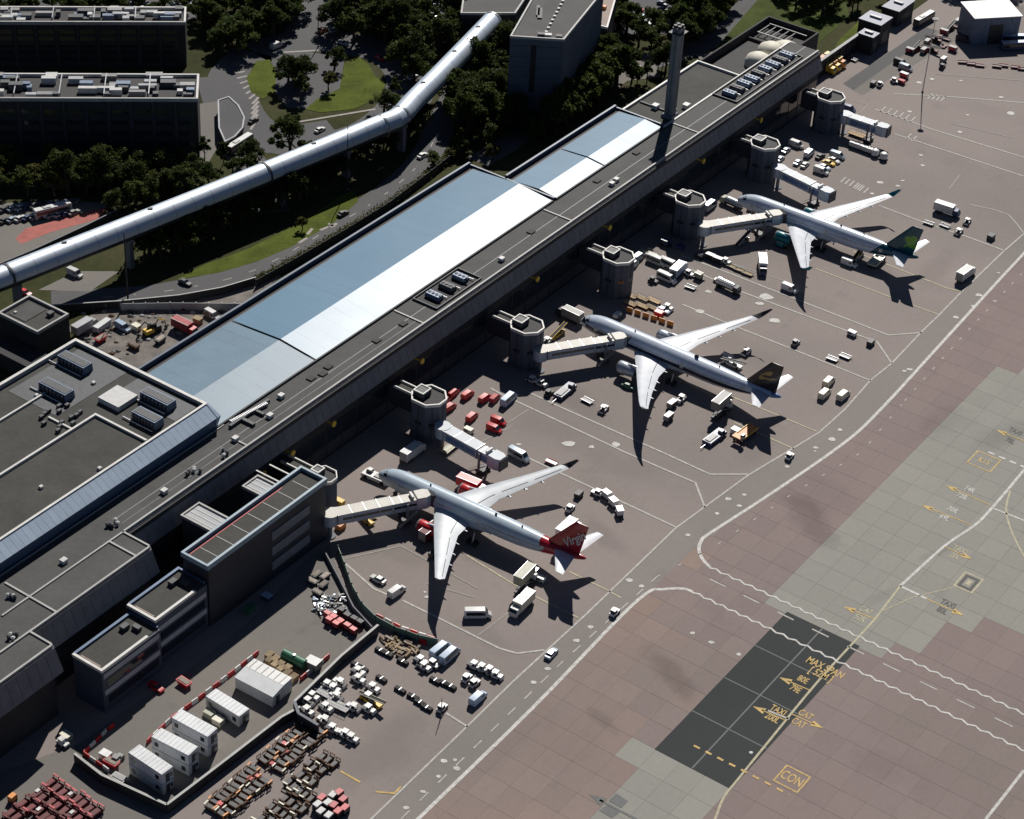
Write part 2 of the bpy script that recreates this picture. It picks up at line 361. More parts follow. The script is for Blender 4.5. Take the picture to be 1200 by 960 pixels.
def slab_mat(name, *a, amt=0.045, **k):
    m, nt, b, vm = pave_mat(name, *a, **k)
    oi = nt.nodes.new('ShaderNodeObjectInfo'); g = nt.nodes.new('ShaderNodeNewGeometry')
    r = mth(nt, 'FRACT', mth(nt, 'ADD', oi.outputs['Random'], g.outputs['Random Per Island']))
    v2 = nt.nodes.new('ShaderNodeVectorMath'); v2.operation = 'SCALE'
    nt.links.new(vm.outputs[0], v2.inputs[0]); nt.links.new(mth(nt, 'ADD', mth(nt, 'MULTIPLY', r, 2*amt), 1-amt), v2.inputs['Scale'])
    nt.links.new(stained(nt, v2.outputs[0]), b.inputs['Base Color']); return m
M['slab_brown'] = slab_mat('brown_slab', (0.285, 0.212, 0.182), (0.175, 0.14, 0.13), (0.24, 0.192, 0.178), spots=0.55)
M['slab_mauve'] = slab_mat('mauve_slab', (0.25, 0.195, 0.186), (0.17, 0.14, 0.135), (0.225, 0.185, 0.172), spots=0.45)
M['slab_grey'] = slab_mat('grey_slab', (0.3, 0.292, 0.262), (0.2, 0.195, 0.18), (0.275, 0.272, 0.248), spots=0.4)
for nm_, k_ in (('apron', STAND_STAINS),):
    nt_ = M[nm_].node_tree; b_ = nt_.nodes['Principled BSDF']; src = b_.inputs['Base Color'].links[0].from_socket; nt_.links.new(stained(nt_, src, k_), b_.inputs['Base Color'])
M['joint'] = mat('joint_filler', (0.25, 0.212, 0.194), 0.9, var=0.3, scale=0.3)
M['grass'] = mat('mown_grass', (0.09, 0.115, 0.018), 0.9, var=0.5, scale=0.12, spec=0.1)
M['grass_dull'] = mat('rough_grass', (0.065, 0.085, 0.02), 0.9, var=0.5, scale=0.12, spec=0.1)
M['line_white'] = mat('white_marking', (0.56, 0.55, 0.52), 0.7, var=0.5, scale=0.9)
M['line_worn'] = mat('worn_white_marking', (0.46, 0.445, 0.415), 0.75, var=0.4, scale=0.9)
M['line_faint'] = mat('faint_marking', (0.315, 0.29, 0.27), 0.75, var=0.3, scale=0.9)
M['line_yellow'] = mat('yellow_marking', (0.56, 0.38, 0.11), 0.7, var=0.5, scale=0.9)
M['line_pale'] = mat('pale_yellow_marking', (0.44, 0.4, 0.26), 0.7, var=0.4, scale=0.9)
M['line_black'] = mat('black_marking', (0.045, 0.045, 0.045), 0.7, var=0.3, scale=0.9)
M['line_steel'] = mat('blacked_out_marking', (0.1, 0.105, 0.11), 0.7, var=0.3, scale=0.9)
M['red_paving'] = mat('red_surfacing', (0.4, 0.11, 0.09), 0.8, var=0.35, scale=0.3)
M['dirt'] = mat('site_dirt', (0.2, 0.18, 0.162), 0.95, var=0.5, scale=0.25)

mb = MB(); mb.box(-4000, 4000, -1500, 7000, -3, -0.06)
tag(mb.build('ground', 'ground'), 'dark scrubby ground around the airport roads and buildings', kind='structure')
flat('apron', [[T(-260, -2), T(-260, 420), T(520, 420), T(520, -8), T(294, -8), T(294, -2)]], 0.0, 'apron', label='worn pinkish grey concrete of the aircraft stands')
def px(pts, z=0.0): return [at(x, y, z) for x, y in pts]
# service road between the stands and the taxiway
INNER = [(395, 1000), (435, 960), (547, 852), (600, 800), (687, 720), (792, 619), (877, 557), (927, 527), (960, 507), (990, 480), (1020, 446), (1045, 426), (1082, 387), (1100, 370), (1127, 342), (1177, 294), (1200, 274), (1290, 190)]
OUT1 = [(450, 1000), (490, 960), (625, 829), (725, 725), (760, 694)]
OUT2 = [(832, 625), (900, 581), (987, 521), (1032, 480), (1110, 395), (1200, 297), (1290, 205)]
road_poly = px(INNER) + px(list(reversed(OUT1 + [(800, 655), (825, 632)] + OUT2)))
flat('service_road', [road_poly], 0.02, 'road', label='grey service road along the heads of the stands')
# taxiway of separate concrete slabs; the grid follows the terminal
GREY1 = [(1400, 240), (1140, 470), (1105, 500), (1050, 548), (900, 705), (1005, 757), (1030, 765), (1072, 751), (1120, 735), (1200, 738), (1400, 800)]
GREY2 = [(745, 872), (735, 886), (742, 890), (690, 945), (660, 980), (600, 1060), (790, 1100), (835, 960), (857, 932)]
def inside(p, poly):
    c = False; x, y = p
    for i in range(len(poly)):
        (x0, y0), (x1, y1) = poly[i-1], poly[i]
        if (y0 > y) != (y1 > y) and x < (x1-x0)*(y-y0)/(y1-y0)+x0: c = not c
    return c
G1 = [tuple(p.xy) for p in px(GREY1)]; G2 = [tuple(p.xy) for p in px(GREY2)]
EDGE = [UV(*p) for p in [(300, 1150), (450, 1000)] + OUT1 + [(800, 655), (825, 632)] + OUT2 + [(1500, 0)]]
def edge_v(u):
    for (u0, v0), (u1, v1) in zip(EDGE, EDGE[1:]):
        if u0 <= u < u1: return v0+(v1-v0)*(u-u0)/(u1-u0)
    return 100.0
SU, SV = 7.5, 6.5
tax = flat('taxiway', [[T(-150, 99), T(-150, 420), T(420, 420), T(420, 103), T(250, 101.5), T(140, 106.5), T(60, 98)]], 0.008, 'joint', label='taxiway of brown and grey concrete slabs beyond the service road')
slabs = []
for i in range(-19, 52):
    for j in range(-1, 40):
        u0, v0 = -11+i*SU, 128.5+(j-5)*SV
        uc, vc = u0+SU/2, v0+SV/2
        ev = max(edge_v(u0), edge_v(u0+SU), edge_v(uc))
        if v0+SV < ev+0.3: continue
        P = T(uc, vc); q = P-Vector((0, 0, CAM_H)); d = q.dot(fw)
        sx, sy = 600+F_PX*q.dot(rt)/d, 480-F_PX*q.dot(up)/d
        if not (-250 < sx < 1450 and -100 < sy < 1150): continue
        if -12 < uc < 51 and 128 < vc < 148.5: continue
        v0c = max(v0, ev+0.05)
        t = 'slab_grey' if inside((P.x, P.y), G1) or inside((P.x, P.y), G2) else ('slab_mauve' if sx > 780+40*sin(i*1.7+j) else 'slab_brown')
        vis = 0 <= sx <= 1200 and 0 <= sy <= 960
        slabs.append(((0 if vis else 1e6)+d, u0+.03, u0+SU-.03, v0c+.03, v0+SV-.03, t))
slabs.sort(key=lambda s: s[0])
full = {}; rest = {t: MB() for t in ('slab_brown', 'slab_mauve', 'slab_grey')}
for n, (d, ua, ub, va, vb, t) in enumerate(slabs):
    if n < 300:
        key = (round(ub-ua, 2), round(vb-va, 2), t)
        if key not in full:
            s = MB(); s.box(0, key[0], -key[1], 0, 0, 0.03); full[key] = s.mesh('slab', t)
        o = bpy.data.objects.new('slab', full[key]); col.objects.link(o); o.parent = tax
        o.location = T(ua, va, 0.004+random.random()*0.006); o.rotation_euler = (0, 0, TA)
    else:
        a, b, c, e = T(ua, va), T(ub, va), T(ub, vb), T(ua, vb); z = 0.034+random.random()*0.006
        rest[t].face([(a.x, a.y, z), (e.x, e.y, z), (c.x, c.y, z), (b.x, b.y, z)][::-1])
for t, s in rest.items():
    for i, f in enumerate(s.f):
        p = [Vector(s.v[k]) for k in f]
        if (p[1]-p[0]).cross(p[2]-p[1]).z < 0: s.f[i] = tuple(reversed(f))
    if s.f: tag(s.build('far_slabs', t, tax), kind='stuff')
flat('asphalt_patch', [[T(-11.2, 128.1), T(-11.2, 148.3), T(49.8, 148.3), T(49.8, 128.1)]], 0.055, 'patch', label='rectangle of fresh black asphalt laid in the brown taxiway')
ZM = 0.075
flat('patch_joints', strip([T(-11, 138), T(50, 138)], .35), 0.064, 'line_steel')
flat('patch_cross_joints', sum([strip([T(u, 128.2), T(u, 148.2)], .3) for u in (5, 19.5, 34)], []), 0.068, 'line_steel')
# ------------------------------------------------------------------ painted markings
def line(name, pts, m='line_white', wd=0.55, z=ZM, sm=0):
    P = px(pts)
    if sm: P = smooth_pts(P, sm)
    return strip(P, wd)
wl = []; wl += line('', INNER, wd=.5)+line('', [(1200, 274), (1191, 262), (1182, 252), (1165, 246), (1137, 240)], wd=.4)
flat('stand_edge_marking', wl, ZM, 'line_worn')
ol = line('', OUT1+[(775, 691), (800, 690), (812, 694)], wd=.9, sm=4)+line('', [(1290, 205), (1200, 297), (1110, 395), (1032, 480), (987, 521), (900, 581), (832, 625), (822, 634), (819, 644), (823, 655), (832, 665)], wd=.9, sm=4)
flat('road_edge_marking', ol, ZM, 'line_white')
def zigzag(a, b, amp=0.34, step=1.7, wd=0.52):
    A, B = at(*a), at(*b); d = (B-A); L = d.length; d.normalize(); n = Vector((-d.y, d.x, 0)); k = int(L/step)
    return strip([A+d*(L*i/k)+n*(amp if i % 2 else -amp) for i in range(k+1)], wd)
flat('zigzag_crossing_marking', zigzag((812, 694), (1230, 894))+zigzag((832, 665), (1230, 851)), ZM+.01, 'line_white')
flat('crossing_centre_marking', dashes(px([(832, 679), (1230, 873)]), .45, 4.6, 5.2), ZM, 'line_worn')
rc = dashes(px([(470, 960), (660, 775), (770, 676)]), .35, 3.2, 3.6)+dashes(px([(770, 676), (838, 640), (930, 578), (1010, 530), (1060, 470)]), .3, 1.2, 6)+dashes(px([(1060, 470), (1130, 392), (1200, 318)]), .3, 1.5, 5)
flat('road_centre_marking', rc, ZM, 'line_worn')
stand = [[(600, 468), (732, 530), (815, 566), (826, 595)], [(620, 460), (654, 476), (780, 532), (832, 556), (877, 556)],
         [(617, 536), (692, 571), (792, 618)], [(472, 704), (515, 725), (585, 760), (606, 766), (638, 762)],
         [(800, 357), (845, 376), (960, 422), (1022, 447)], [(800, 300), (859, 322), (1041, 393), (1081, 390)],
         [(810, 316), (863, 340), (995, 389), (1028, 401), (1045, 426)], [(1030, 241), (1080, 260), (1137, 279), (1177, 294)],
         [(1025, 128), (1068, 143), (1093, 152), (1240, 197)], [(1047, 110), (1120, 114), (1240, 124)],
         [(1048, 157), (1103, 175), (1185, 202), (1240, 220)], [(900, 833), (925, 843)], [(523, 836), (548, 852)], [(404, 660), (438, 690), (460, 700)],
         [(596, 467), (575, 455)], [(455, 560), (470, 548)]]
flat('stand_clearance_marking', sum([line('', s, wd=.58) for s in stand[:-4]+stand[-4:]], []), ZM, 'line_worn')
faint = [[(1097, 87), (1150, 91), (1240, 98)], [(1115, 145), (1188, 162)], [(1020, 155), (1010, 170)], [(1000, 118), (1016, 123), (1008, 133)], [(620, 480), (595, 496)], [(500, 684), (555, 700)], [(600, 500), (560, 520)], [(405, 655), (470, 640), (560, 690)], [(1125, 205), (1112, 222)], [(860, 310), (920, 330)], [(640, 400), (680, 412)], [(560, 745), (600, 715)]]
flat('faint_marking', sum([line('', s, wd=.4) for s in faint], []), ZM, 'line_faint')
yl = [[(547, 651), (602, 685), (642, 707), (677, 724)], [(667, 670), (712, 692), (728, 701)], [(857, 465), (900, 482), (957, 506)], [(860, 495), (930, 526)], [(760, 425), (830, 462), (860, 478)], [(956, 315), (1045, 349), (1100, 369)], [(1000, 295), (1047, 313), (1110, 338), (1127, 342)]]
flat('stand_lead_in_marking', sum([line('', s, wd=.45) for s in yl], []), ZM, 'line_pale')
flat('yellow_edge_marking', sum([line('', s, 'y', wd=.5) for s in [[(399, 904), (422, 917)], [(440, 928), (462, 930), (470, 922)]]], []), ZM, 'line_yellow')
# ladders and worn blocks of paint at the stand heads
lad = []
for (x, y, dx, dy, n) in [(985, 214, 5, 2.2, 5), (1002, 222, 5, 2.2, 3), (1032, 131, 7, 2.4, 6), (1087, 116, 5, 1, 4), (640, 405, 6, 1, 4), (1062, 163, 6, 3, 2)]:
    for k in range(n): lad += line('', [(x+k*dx, y+k*dy), (x+k*dx+6, y+k*dy-6)], wd=.5)
flat('ladder_marking', lad, ZM, 'line_worn')
blk = []
for (x, y, s) in [(722, 521, 1.6), (667, 520, 2.2), (693, 524, 1), (898, 348, 2.6), (890, 356, 1.6), (908, 376, 2.2), (820, 365, 1.8), (830, 342, 1.2), (1031, 214, 1.5), (1022, 227, .9), (1052, 218, 1), (1058, 212, .9), (1077, 97, 1.5), (1066, 131, 1.1), (1092, 93, 1.2), (1126, 95, .9), (1173, 114, 1.2), (1184, 133, 2), (1079, 182, .9), (1081, 194, 1), (1125, 155, 1.1), (1134, 135, .9), (853, 585, 1.1), (866, 593, 1), (872, 580, .8), (840, 602, .8), (806, 627, .9), (737, 680, 1.2), (752, 687, 1), (692, 735, .9), (676, 751, 1), (642, 784, .9), (625, 800, .9), (520, 892, 1.1), (535, 901, 1), (533, 891, .7), (514, 910, .8), (496, 928, .8), (476, 947, .8), (922, 547, .9), (956, 525, .9), (984, 504, .9), (1141, 359, 1), (1170, 320, .7), (1165, 353, .5), (1060, 435, .8), (1066, 433, 1), (500, 700, .9), (498, 694, .5), (955, 529, .5), (975, 515, 1.3), (1120, 372, 1.1), (1147, 346, 1.3), (608, 521, .9), (866, 767, .8), (880, 882, .7), (812, 742, .8), (834, 753, .9)]:
    p = at(x, y); h = random.random()*pi
    n = 7; blk.append([p+Vector((cos(h+2*pi*i/n)*s*random.uniform(.6, 1.05), sin(h+2*pi*i/n)*s*random.uniform(.5, .8), 0)) for i in range(n)])
flat('worn_paint_block', blk, ZM+.01, 'line_white')
# taxiway lines
tc = line('', [(1230, 512), (1200, 551), (1162, 596), (1142, 616), (1107, 640), (1055, 687)], wd=.75, sm=4)
flat('taxi_centre_marking', tc+line('', [(1055, 687), (1086, 702)], wd=.8)+line('', [(1164, 596), (1230, 622)], wd=.6)+line('', [(1200, 903), (1157, 958), (1140, 985)], wd=.7), ZM, 'line_white')
tc2 = line('', [(1055, 687), (1032, 717), (1017, 735), (960, 797), (900, 870), (866, 912), (848, 935), (838, 960), (825, 990)], wd=.55, sm=4)+line('', [(1184, 575), (1179, 597), (1185, 622), (1200, 652), (1230, 700)], wd=.5, sm=4)+line('', [(1120, 688), (1070, 700), (1035, 716)], wd=.25)
flat('taxi_branch_marking', tc2, ZM, 'line_pale')
flat('dashed_hold_marking', dashes(px([(813, 874), (868, 902), (925, 932)]), .6, 1.6, 1.5)+dashes(px([(1158, 530), (1230, 558)]), .7, 1.9, 1.2)[:0], ZM+.03, 'line_yellow')
flat('white_hold_marking', dashes(px([(1158, 530), (1230, 560)]), .8, 1.9, 1.3)+line('', [(890, 866), (906, 852)], wd=.01)[:0], ZM+.01, 'line_white')
def arrow(tip, tail, head=1.9, wd=.32):
    A, B = at(*tip), at(*tail); d = (A-B).normalized(); n = Vector((-d.y, d.x, 0))
    return strip([B, A-d*head*1.2], wd)+[[A, A-d*head*1.6+n*head*.55, A-d*head*1.6-n*head*.55]]
ar = []
for a, b in [((1108, 569), (1160, 592)), ((1080, 592), (1137, 615)), ((1140, 656), (1107, 641)), ((988, 711), (1026, 726)), ((1130, 722), (1086, 702)), ((1167, 504), (1215, 523)), ((913, 794), (951, 810)), ((882, 828), (922, 845)), ((965, 854), (928, 837))]: ar += arrow(a, b)
flat('arrow_marking', ar, ZM+.012, 'line_yellow')
flat('grey_arrow_marking', arrow((690, 931), (760, 968), 2.4, .6)+[[at(722, 930), at(736, 939), at(728, 947), at(713, 939)], [at(711, 944), at(726, 952), at(717, 959), at(702, 950)]], ZM+.012, 'line_steel')
def quadbox(c, hw, hh, wd):
    """outlined rectangle, u half-size hw, v half-size hh"""
    u, v = UV(*c); return strip([T(u-hw, v-hh), T(u+hw, v-hh), T(u+hw, v+hh), T(u-hw, v+hh)], wd, True)
flat('boxed_sign_marking', quadbox((928, 913), 3.0, 3.0, .4)+quadbox((1153, 541), 3.4, 3.4, .35), ZM+.01, 'line_yellow')
u, v = UV(1135, 683)
flat('drain_surround', quadbox((1135, 683), 3.3, 2.4, .5), ZM+.005, 'line_pale'); flat('drain_frame', quadbox((1135, 683), 2.3, 1.5, .75), ZM+.01, 'line_black')
flat('drain_cover', [[T(u-1, v-.6), T(u+1, v-.6), T(u+1, v+.6), T(u-1, v+.6)]], ZM, 'line_pale')
def paint_text(name, s, c, size, m, ang=0.0, z=ZM+.02, ext=0):
    """flat painted lettering lying on the ground; ang is the reading direction in the world"""
    cu = bpy.data.curves.new(name, 'FONT'); cu.body = s; cu.size = size; cu.align_x = 'CENTER'; cu.align_y = 'CENTER'; cu.offset = 0.04*size*.4
    o = bpy.data.objects.new(name, cu); col.objects.link(o)
    dg = bpy.context.evaluated_depsgraph_get(); me = bpy.data.meshes.new_from_object(o.evaluated_get(dg)); bpy.data.objects.remove(o)
    me.materials.clear(); me.materials.append(M[m]); o = bpy.data.objects.new(name, me); col.objects.link(o)
    o.location = (c.x, c.y, z); o.rotation_euler = (0, 0, ang); o.scale = (.7, 1.2, 1); return tag(o, kind='structure')
VA = TA-pi/2                                            # reading direction away from the terminal
def ptxt(s, x, y, size, m, name='painted_letters'): return paint_text(name, s, at(x, y), size, m, VA)
ptxt('CON', 928, 913, 3.3, 'line_yellow'); ptxt('K15', 1153, 541, 2.8, 'line_yellow')
ptxt('MAX SPAN', 967, 783, 2.9, 'line_yellow'); ptxt('[ 52M ]', 962, 791, 2.9, 'line_yellow')
for s, x, y, m in [('80E', 941, 797, 'y'), ('79E', 932, 808, 'y'), ('TAXI', 912, 833, 'y'), ('200L', 905, 842, 'y'), ('CAT', 944, 838, 'y'), ('CAT', 936, 848, 'y'),
                   ('74R', 1136, 574, 'w'), ('72R', 1127, 582, 'w'), ('70R', 1116, 598, 'w'), ('69L', 1107, 607, 'w'),
                   ('TAXI', 1125, 645, 'p'), ('20L', 1119, 652, 'p'), ('CAT', 1015, 716, 'p'), ('52R', 1008, 725, 'p'), ('TAXI', 1111, 708, 'k'), ('80L', 1104, 716, 'k'), ('TAXI', 1190, 506, 'k'), ('78L', 1184, 517, 'k')]:
    ptxt(s, x, y, 2.5, {'y': 'line_yellow', 'w': 'line_white', 'p': 'line_pale', 'k': 'line_black'}[m])
# ------------------------------------------------------------------ landside ground
def road_px(name, pts, wd, label, sm=5, m='asphalt', z=0.0):
    return flat(name, strip(smooth_pts(px(pts), sm), wd), z, m, label=label)
road_px('rear_road', [(60, 352), (165, 346), (210, 339), (260, 329), (300, 316), (345, 294), (405, 257), (455, 225), (495, 188), (520, 140), (545, 90)], 10, 'curving road behind the long terminal roof')
flat('rear_road_marking', dashes(smooth_pts(px([(120, 349), (210, 339), (300, 316), (405, 257), (455, 225), (495, 188), (515, 150)]), 4), .4, 3, 6)[::1], 0.03, 'line_faint')
road_px('roundabout_road', [(300, 62), (275, 85), (272, 112), (290, 145), (330, 166), (390, 168), (440, 152), (476, 118), (478, 85), (450, 62), (400, 50), (350, 50), (300, 62)], 17, 'roundabout carriageway ringing the green islands', z=0.01)
road_px('north_road', [(395, -20), (378, 5), (362, 32), (345, 55)], 15, 'road running up from the roundabout to the top of the view')
road_px('access_road', [(250, 90), (262, 130), (278, 170), (300, 205), (318, 250)], 12, 'road passing the end of the dark car park building', z=0.02)
road_px('south_road', [(300, 172), (335, 160), (390, 150)], 12, 'road along the lower side of the roundabout', z=0.03)
road_px('side_road', [(560, 190), (600, 165), (680, 112), (730, 85), (800, 62), (838, 45), (862, 22), (885, -5)], 9, 'road climbing past the chimney towards the top edge', z=0.015)
flat('hatched_marking', sum([line('', [(296+k*1.2-abs(k-6)*1.5, 84+k*5), (286+k*1.6-abs(k-6)*2, 86+k*6)], wd=.9) for k in range(12)], []), 0.05, 'line_faint')
flat('road_arrow_marking', sum([line('', s, wd=1) for s in [[(350, 143), (440, 128)], [(300, 186), (330, 205)], [(320, 62), (395, 58)], [(375, 270), (395, 262)], [(350, 285), (360, 279)], [(360, 275), (366, 268)], [(385, 262), (392, 266)]]], []), 0.055, 'line_faint')
flat('roundabout_grass', [px([(300, 72), (316, 70), (324, 84), (322, 108), (308, 116), (294, 108), (289, 92)])], 0.06, 'grass', label='small oval lawn on the left of the roundabout')
flat('roundabout_lawn', [px([(404, 74), (420, 66), (432, 76), (440, 90), (452, 98), (446, 114), (415, 128), (375, 132), (358, 128), (372, 116), (398, 104)])], 0.06, 'grass', label='bright lawn on the right of the roundabout')
flat('roundabout_island', [px([(318, 66), (345, 58), (404, 68), (398, 104), (360, 128), (335, 126), (322, 108)])], 0.045, 'asphalt', label='dark planted middle of the roundabout')
flat('verge', [px([(395, 232), (415, 222), (420, 236), (390, 262), (340, 290), (300, 307), (255, 320), (205, 328), (240, 310), (290, 292), (350, 262)])], 0.02, 'grass', label='sunlit grass verge between the tube bridge and the curving road')
flat('slope_grass', [px([(840, 55), (905, -20), (985, -20), (995, 20), (960, 50), (915, 52), (880, 56), (850, 72)])], 0.02, 'grass_dull', label='rough grass slope beyond the end of the terminal')
flat('fence_grass', [px([(1010, 48), (1030, 12), (1012, 20), (985, 45), (978, 56)])], 0.03, 'grass', label='strip of grass beside the perimeter wall')
flat('concrete_taxi_strip', [px([(988, 98), (1085, 32), (1098, 36), (1000, 106)])], 0.03, 'asphalt', label='dark asphalt lane along the far edge of the apron')
flat('cream_strip', [px([(1000, 106), (1098, 36), (1140, 14), (1200, 6), (1200, 20), (1150, 30), (1010, 112)])], 0.012, 'yard', label='pale concrete margin beside the dark lane')
flat('car_park', [px([(-30, 30), (240, 22), (270, -40), (-30, -40)])], 0.0, 'asphalt', label='car park behind the dark parking building')
flat('upper_car_park', [px([(560, 30), (470, 30), (480, -40), (590, -40)])], 0.0, 'asphalt', label='small car park among the trees beside the tube bridge')
flat('right_car_park', [px([(700, 40), (790, 40), (800, -40), (705, -40)])], 0.0, 'asphalt', label='car park beyond the tower block')
flat('red_paving', [px([(18, 280), (30, 268), (125, 243), (118, 256), (60, 272), (25, 286)])], 0.03, 'red_paving', label='strip of red surfacing beside the tube bridge')
flat('left_yard', [px([(-30, 240), (60, 235), (128, 238), (112, 262), (-30, 325)])], 0.015, 'yard', label='yard at the left edge below the car park building')
flat('triangle_yard', [px([(45, 340), (90, 318), (140, 318), (105, 342)])], 0.02, 'yard', label='small paved triangle under the tube bridge')
flat('building_site', [px([(78, 385), (120, 362), (230, 352), (330, 322), (300, 350), (165, 440), (120, 420)])], 0.02, 'dirt', label='churned earth of the building site behind the terminal')
flat('forecourt', [px([(725, 60), (760, 62), (775, 90), (735, 95), (716, 110)])], 0.03, 'yard', label='pale forecourt among trees near the chimney')
flat('end_yard', [px([(815, 65), (850, 58), (868, 72), (840, 86)])], 0.03, 'yard', label='pale yard beside the end of the flat roof')
flat('garden_path', [px([(232, 122), (262, 118), (268, 150), (245, 190), (234, 190)])], 0.03, 'yard', label='paving at the end of the car park building')
flat('works_yard', [px([(0, 905), (96, 870), (150, 830), (215, 790), (290, 730), (360, 655), (385, 640), (405, 690), (445, 742), (340, 840), (195, 955), (100, 1010), (-60, 1010)])], 0.012, 'yard', label='works compound in front of the low dark building')
flat('equipment_park', [px([(195, 960), (345, 855), (400, 900), (455, 935), (420, 990), (180, 990)])], 0.014, 'apron', label='pinkish equipment park in the lower left')
# ================================================================== AIRCRAFT
def livery(name, base, zones, rough=0.28):
    """zones: list of (function(nt, x, y, z) -> mask 0/1, colour); crisp painted areas in the aircraft's own coordinates"""
    m, nt, b = new_mat(name); c = coords(nt); s = nt.nodes.new('ShaderNodeSeparateXYZ'); nt.links.new(c, s.inputs[0])
    n = noise(nt, c, 0.5, 4); k = nt.nodes.new('ShaderNodeMapRange'); nt.links.new(n, k.inputs[0])
    k.inputs[1].default_value = .3; k.inputs[2].default_value = .7; k.inputs[3].default_value = .88; k.inputs[4].default_value = 1.04
    out = base
    for f, colr in zones: out = mixc(nt, f(nt, *s.outputs), out, colr)
    vm = nt.nodes.new('ShaderNodeVectorMath'); vm.operation = 'SCALE'
    if isinstance(out, tuple): vm.inputs[0].default_value = out
    else: nt.links.new(out, vm.inputs[0])
    nt.links.new(k.outputs[0], vm.inputs['Scale']); nt.links.new(vm.outputs[0], b.inputs['Base Color'])
    b.inputs['Roughness'].default_value = rough; b.inputs['Coat Weight'].default_value = 0.3; b.inputs['Coat Roughness'].default_value = 0.1
    return m
def gt(f): return lambda nt, x, y, z: mth(nt, 'GREATER_THAN', f(nt, x, y, z), 0.0)
aft = lambda x0, k: gt(lambda nt, x, y, z: mth(nt, 'SUBTRACT', mth(nt, 'ADD', x, mth(nt, 'MULTIPLY', z, k)), x0))
band = lambda z0, z1, x0, x1: (lambda nt, x, y, z: mth(nt, 'MULTIPLY', mth(nt, 'MULTIPLY', mth(nt, 'GREATER_THAN', z, z0), mth(nt, 'LESS_THAN', z, z1)), mth(nt, 'MULTIPLY', mth(nt, 'GREATER_THAN', x, x0), mth(nt, 'LESS_THAN', x, x1))))
def ellipse(cx, cz, rx, rz, rot=0.0):
    def f(nt, x, y, z):
        dx = mth(nt, 'SUBTRACT', x, cx); dz = mth(nt, 'SUBTRACT', z, cz)
        a = mth(nt, 'DIVIDE', mth(nt, 'ADD', mth(nt, 'MULTIPLY', dx, cos(rot)), mth(nt, 'MULTIPLY', dz, sin(rot))), rx)
        b = mth(nt, 'DIVIDE', mth(nt, 'SUBTRACT', mth(nt, 'MULTIPLY', dz, cos(rot)), mth(nt, 'MULTIPLY', dx, sin(rot))), rz)
        return mth(nt, 'LESS_THAN', mth(nt, 'ADD', mth(nt, 'MULTIPLY', a, a), mth(nt, 'MULTIPLY', b, b)), 1.0)
    return f
WHITE = (0.6, 0.68, 0.8)
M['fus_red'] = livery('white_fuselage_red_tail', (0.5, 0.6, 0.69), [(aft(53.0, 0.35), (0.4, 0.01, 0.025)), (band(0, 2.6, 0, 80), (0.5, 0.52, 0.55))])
M['fin_red'] = livery('red_fin_paint', (0.4, 0.01, 0.025), [])
M['fus_navy'] = livery('white_fuselage_navy_stripe', WHITE, [(band(4.55, 5.75, 3.0, 60), (0.02, 0.025, 0.06)), (band(4.25, 4.5, 3.0, 60), (0.5, 0.33, 0.1)), (aft(64.6, 0.15), (0.12, 0.22, 0.45)), (band(5.4, 6.5, 0.9, 2.6), (0.02, 0.02, 0.03))])
M['fin_navy'] = livery('navy_fin_paint', (0.022, 0.018, 0.02), [(ellipse(61.0, 12.2, 2.6, .8, .75), (0.4, 0.27, 0.07)), (ellipse(62.2, 11.6, 1.9, .42, .25), (0.4, 0.27, 0.07)), (ellipse(61.6, 12.0, 1.7, .42, .2), (0.022, 0.018, 0.02))])
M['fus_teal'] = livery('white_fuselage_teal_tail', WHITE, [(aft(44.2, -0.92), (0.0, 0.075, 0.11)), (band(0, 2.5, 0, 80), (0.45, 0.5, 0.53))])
M['fin_teal'] = livery('teal_fin_paint', (0.0, 0.075, 0.11), [(ellipse(59.2, 11.6, 1.1, 1.5, .5), (0.14, 0.36, 0.03)), (ellipse(60.6, 10.2, 1.5, 1.0, .3), (0.14, 0.36, 0.03)), (ellipse(60.6, 12.4, 1.1, 1.4, -.6), (0.14, 0.36, 0.03)), (ellipse(58.7, 9.7, 1.4, .35, .9), (0.14, 0.36, 0.03))])
M['wing_grey'] = livery('wing_grey_paint', (0.6, 0.64, 0.68), [])
M['wing_white'] = livery('wing_white_paint', (0.72, 0.75, 0.8), [])
def airfoil(y, xle, ch, z, t, n=7):
    up = []; lo = []
    for i in range(n):
        q = (1-cos(pi*i/(n-1)))/2
        h = 5*t*(.2969*math.sqrt(q)-.126*q-.3516*q*q+.2843*q**3-.1036*q**4)
        up.append((xle+q*ch, y, z+h*ch+.015*ch*sin(pi*q))); lo.append((xle+q*ch, y, z-h*ch*.75))
    return up + lo[-2:0:-1]
def fin_foil(zz, xle, ch, t, n=6):
    up = []; lo = []
    for i in range(n):
        q = (1-cos(pi*i/(n-1)))/2
        h = 5*t*(.2969*math.sqrt(q)-.126*q-.3516*q*q+.2843*q**3-.1036*q**4)*ch
        up.append((xle+q*ch, h, zz)); lo.append((xle+q*ch, -h, zz))
    return up + lo[-2:0:-1]
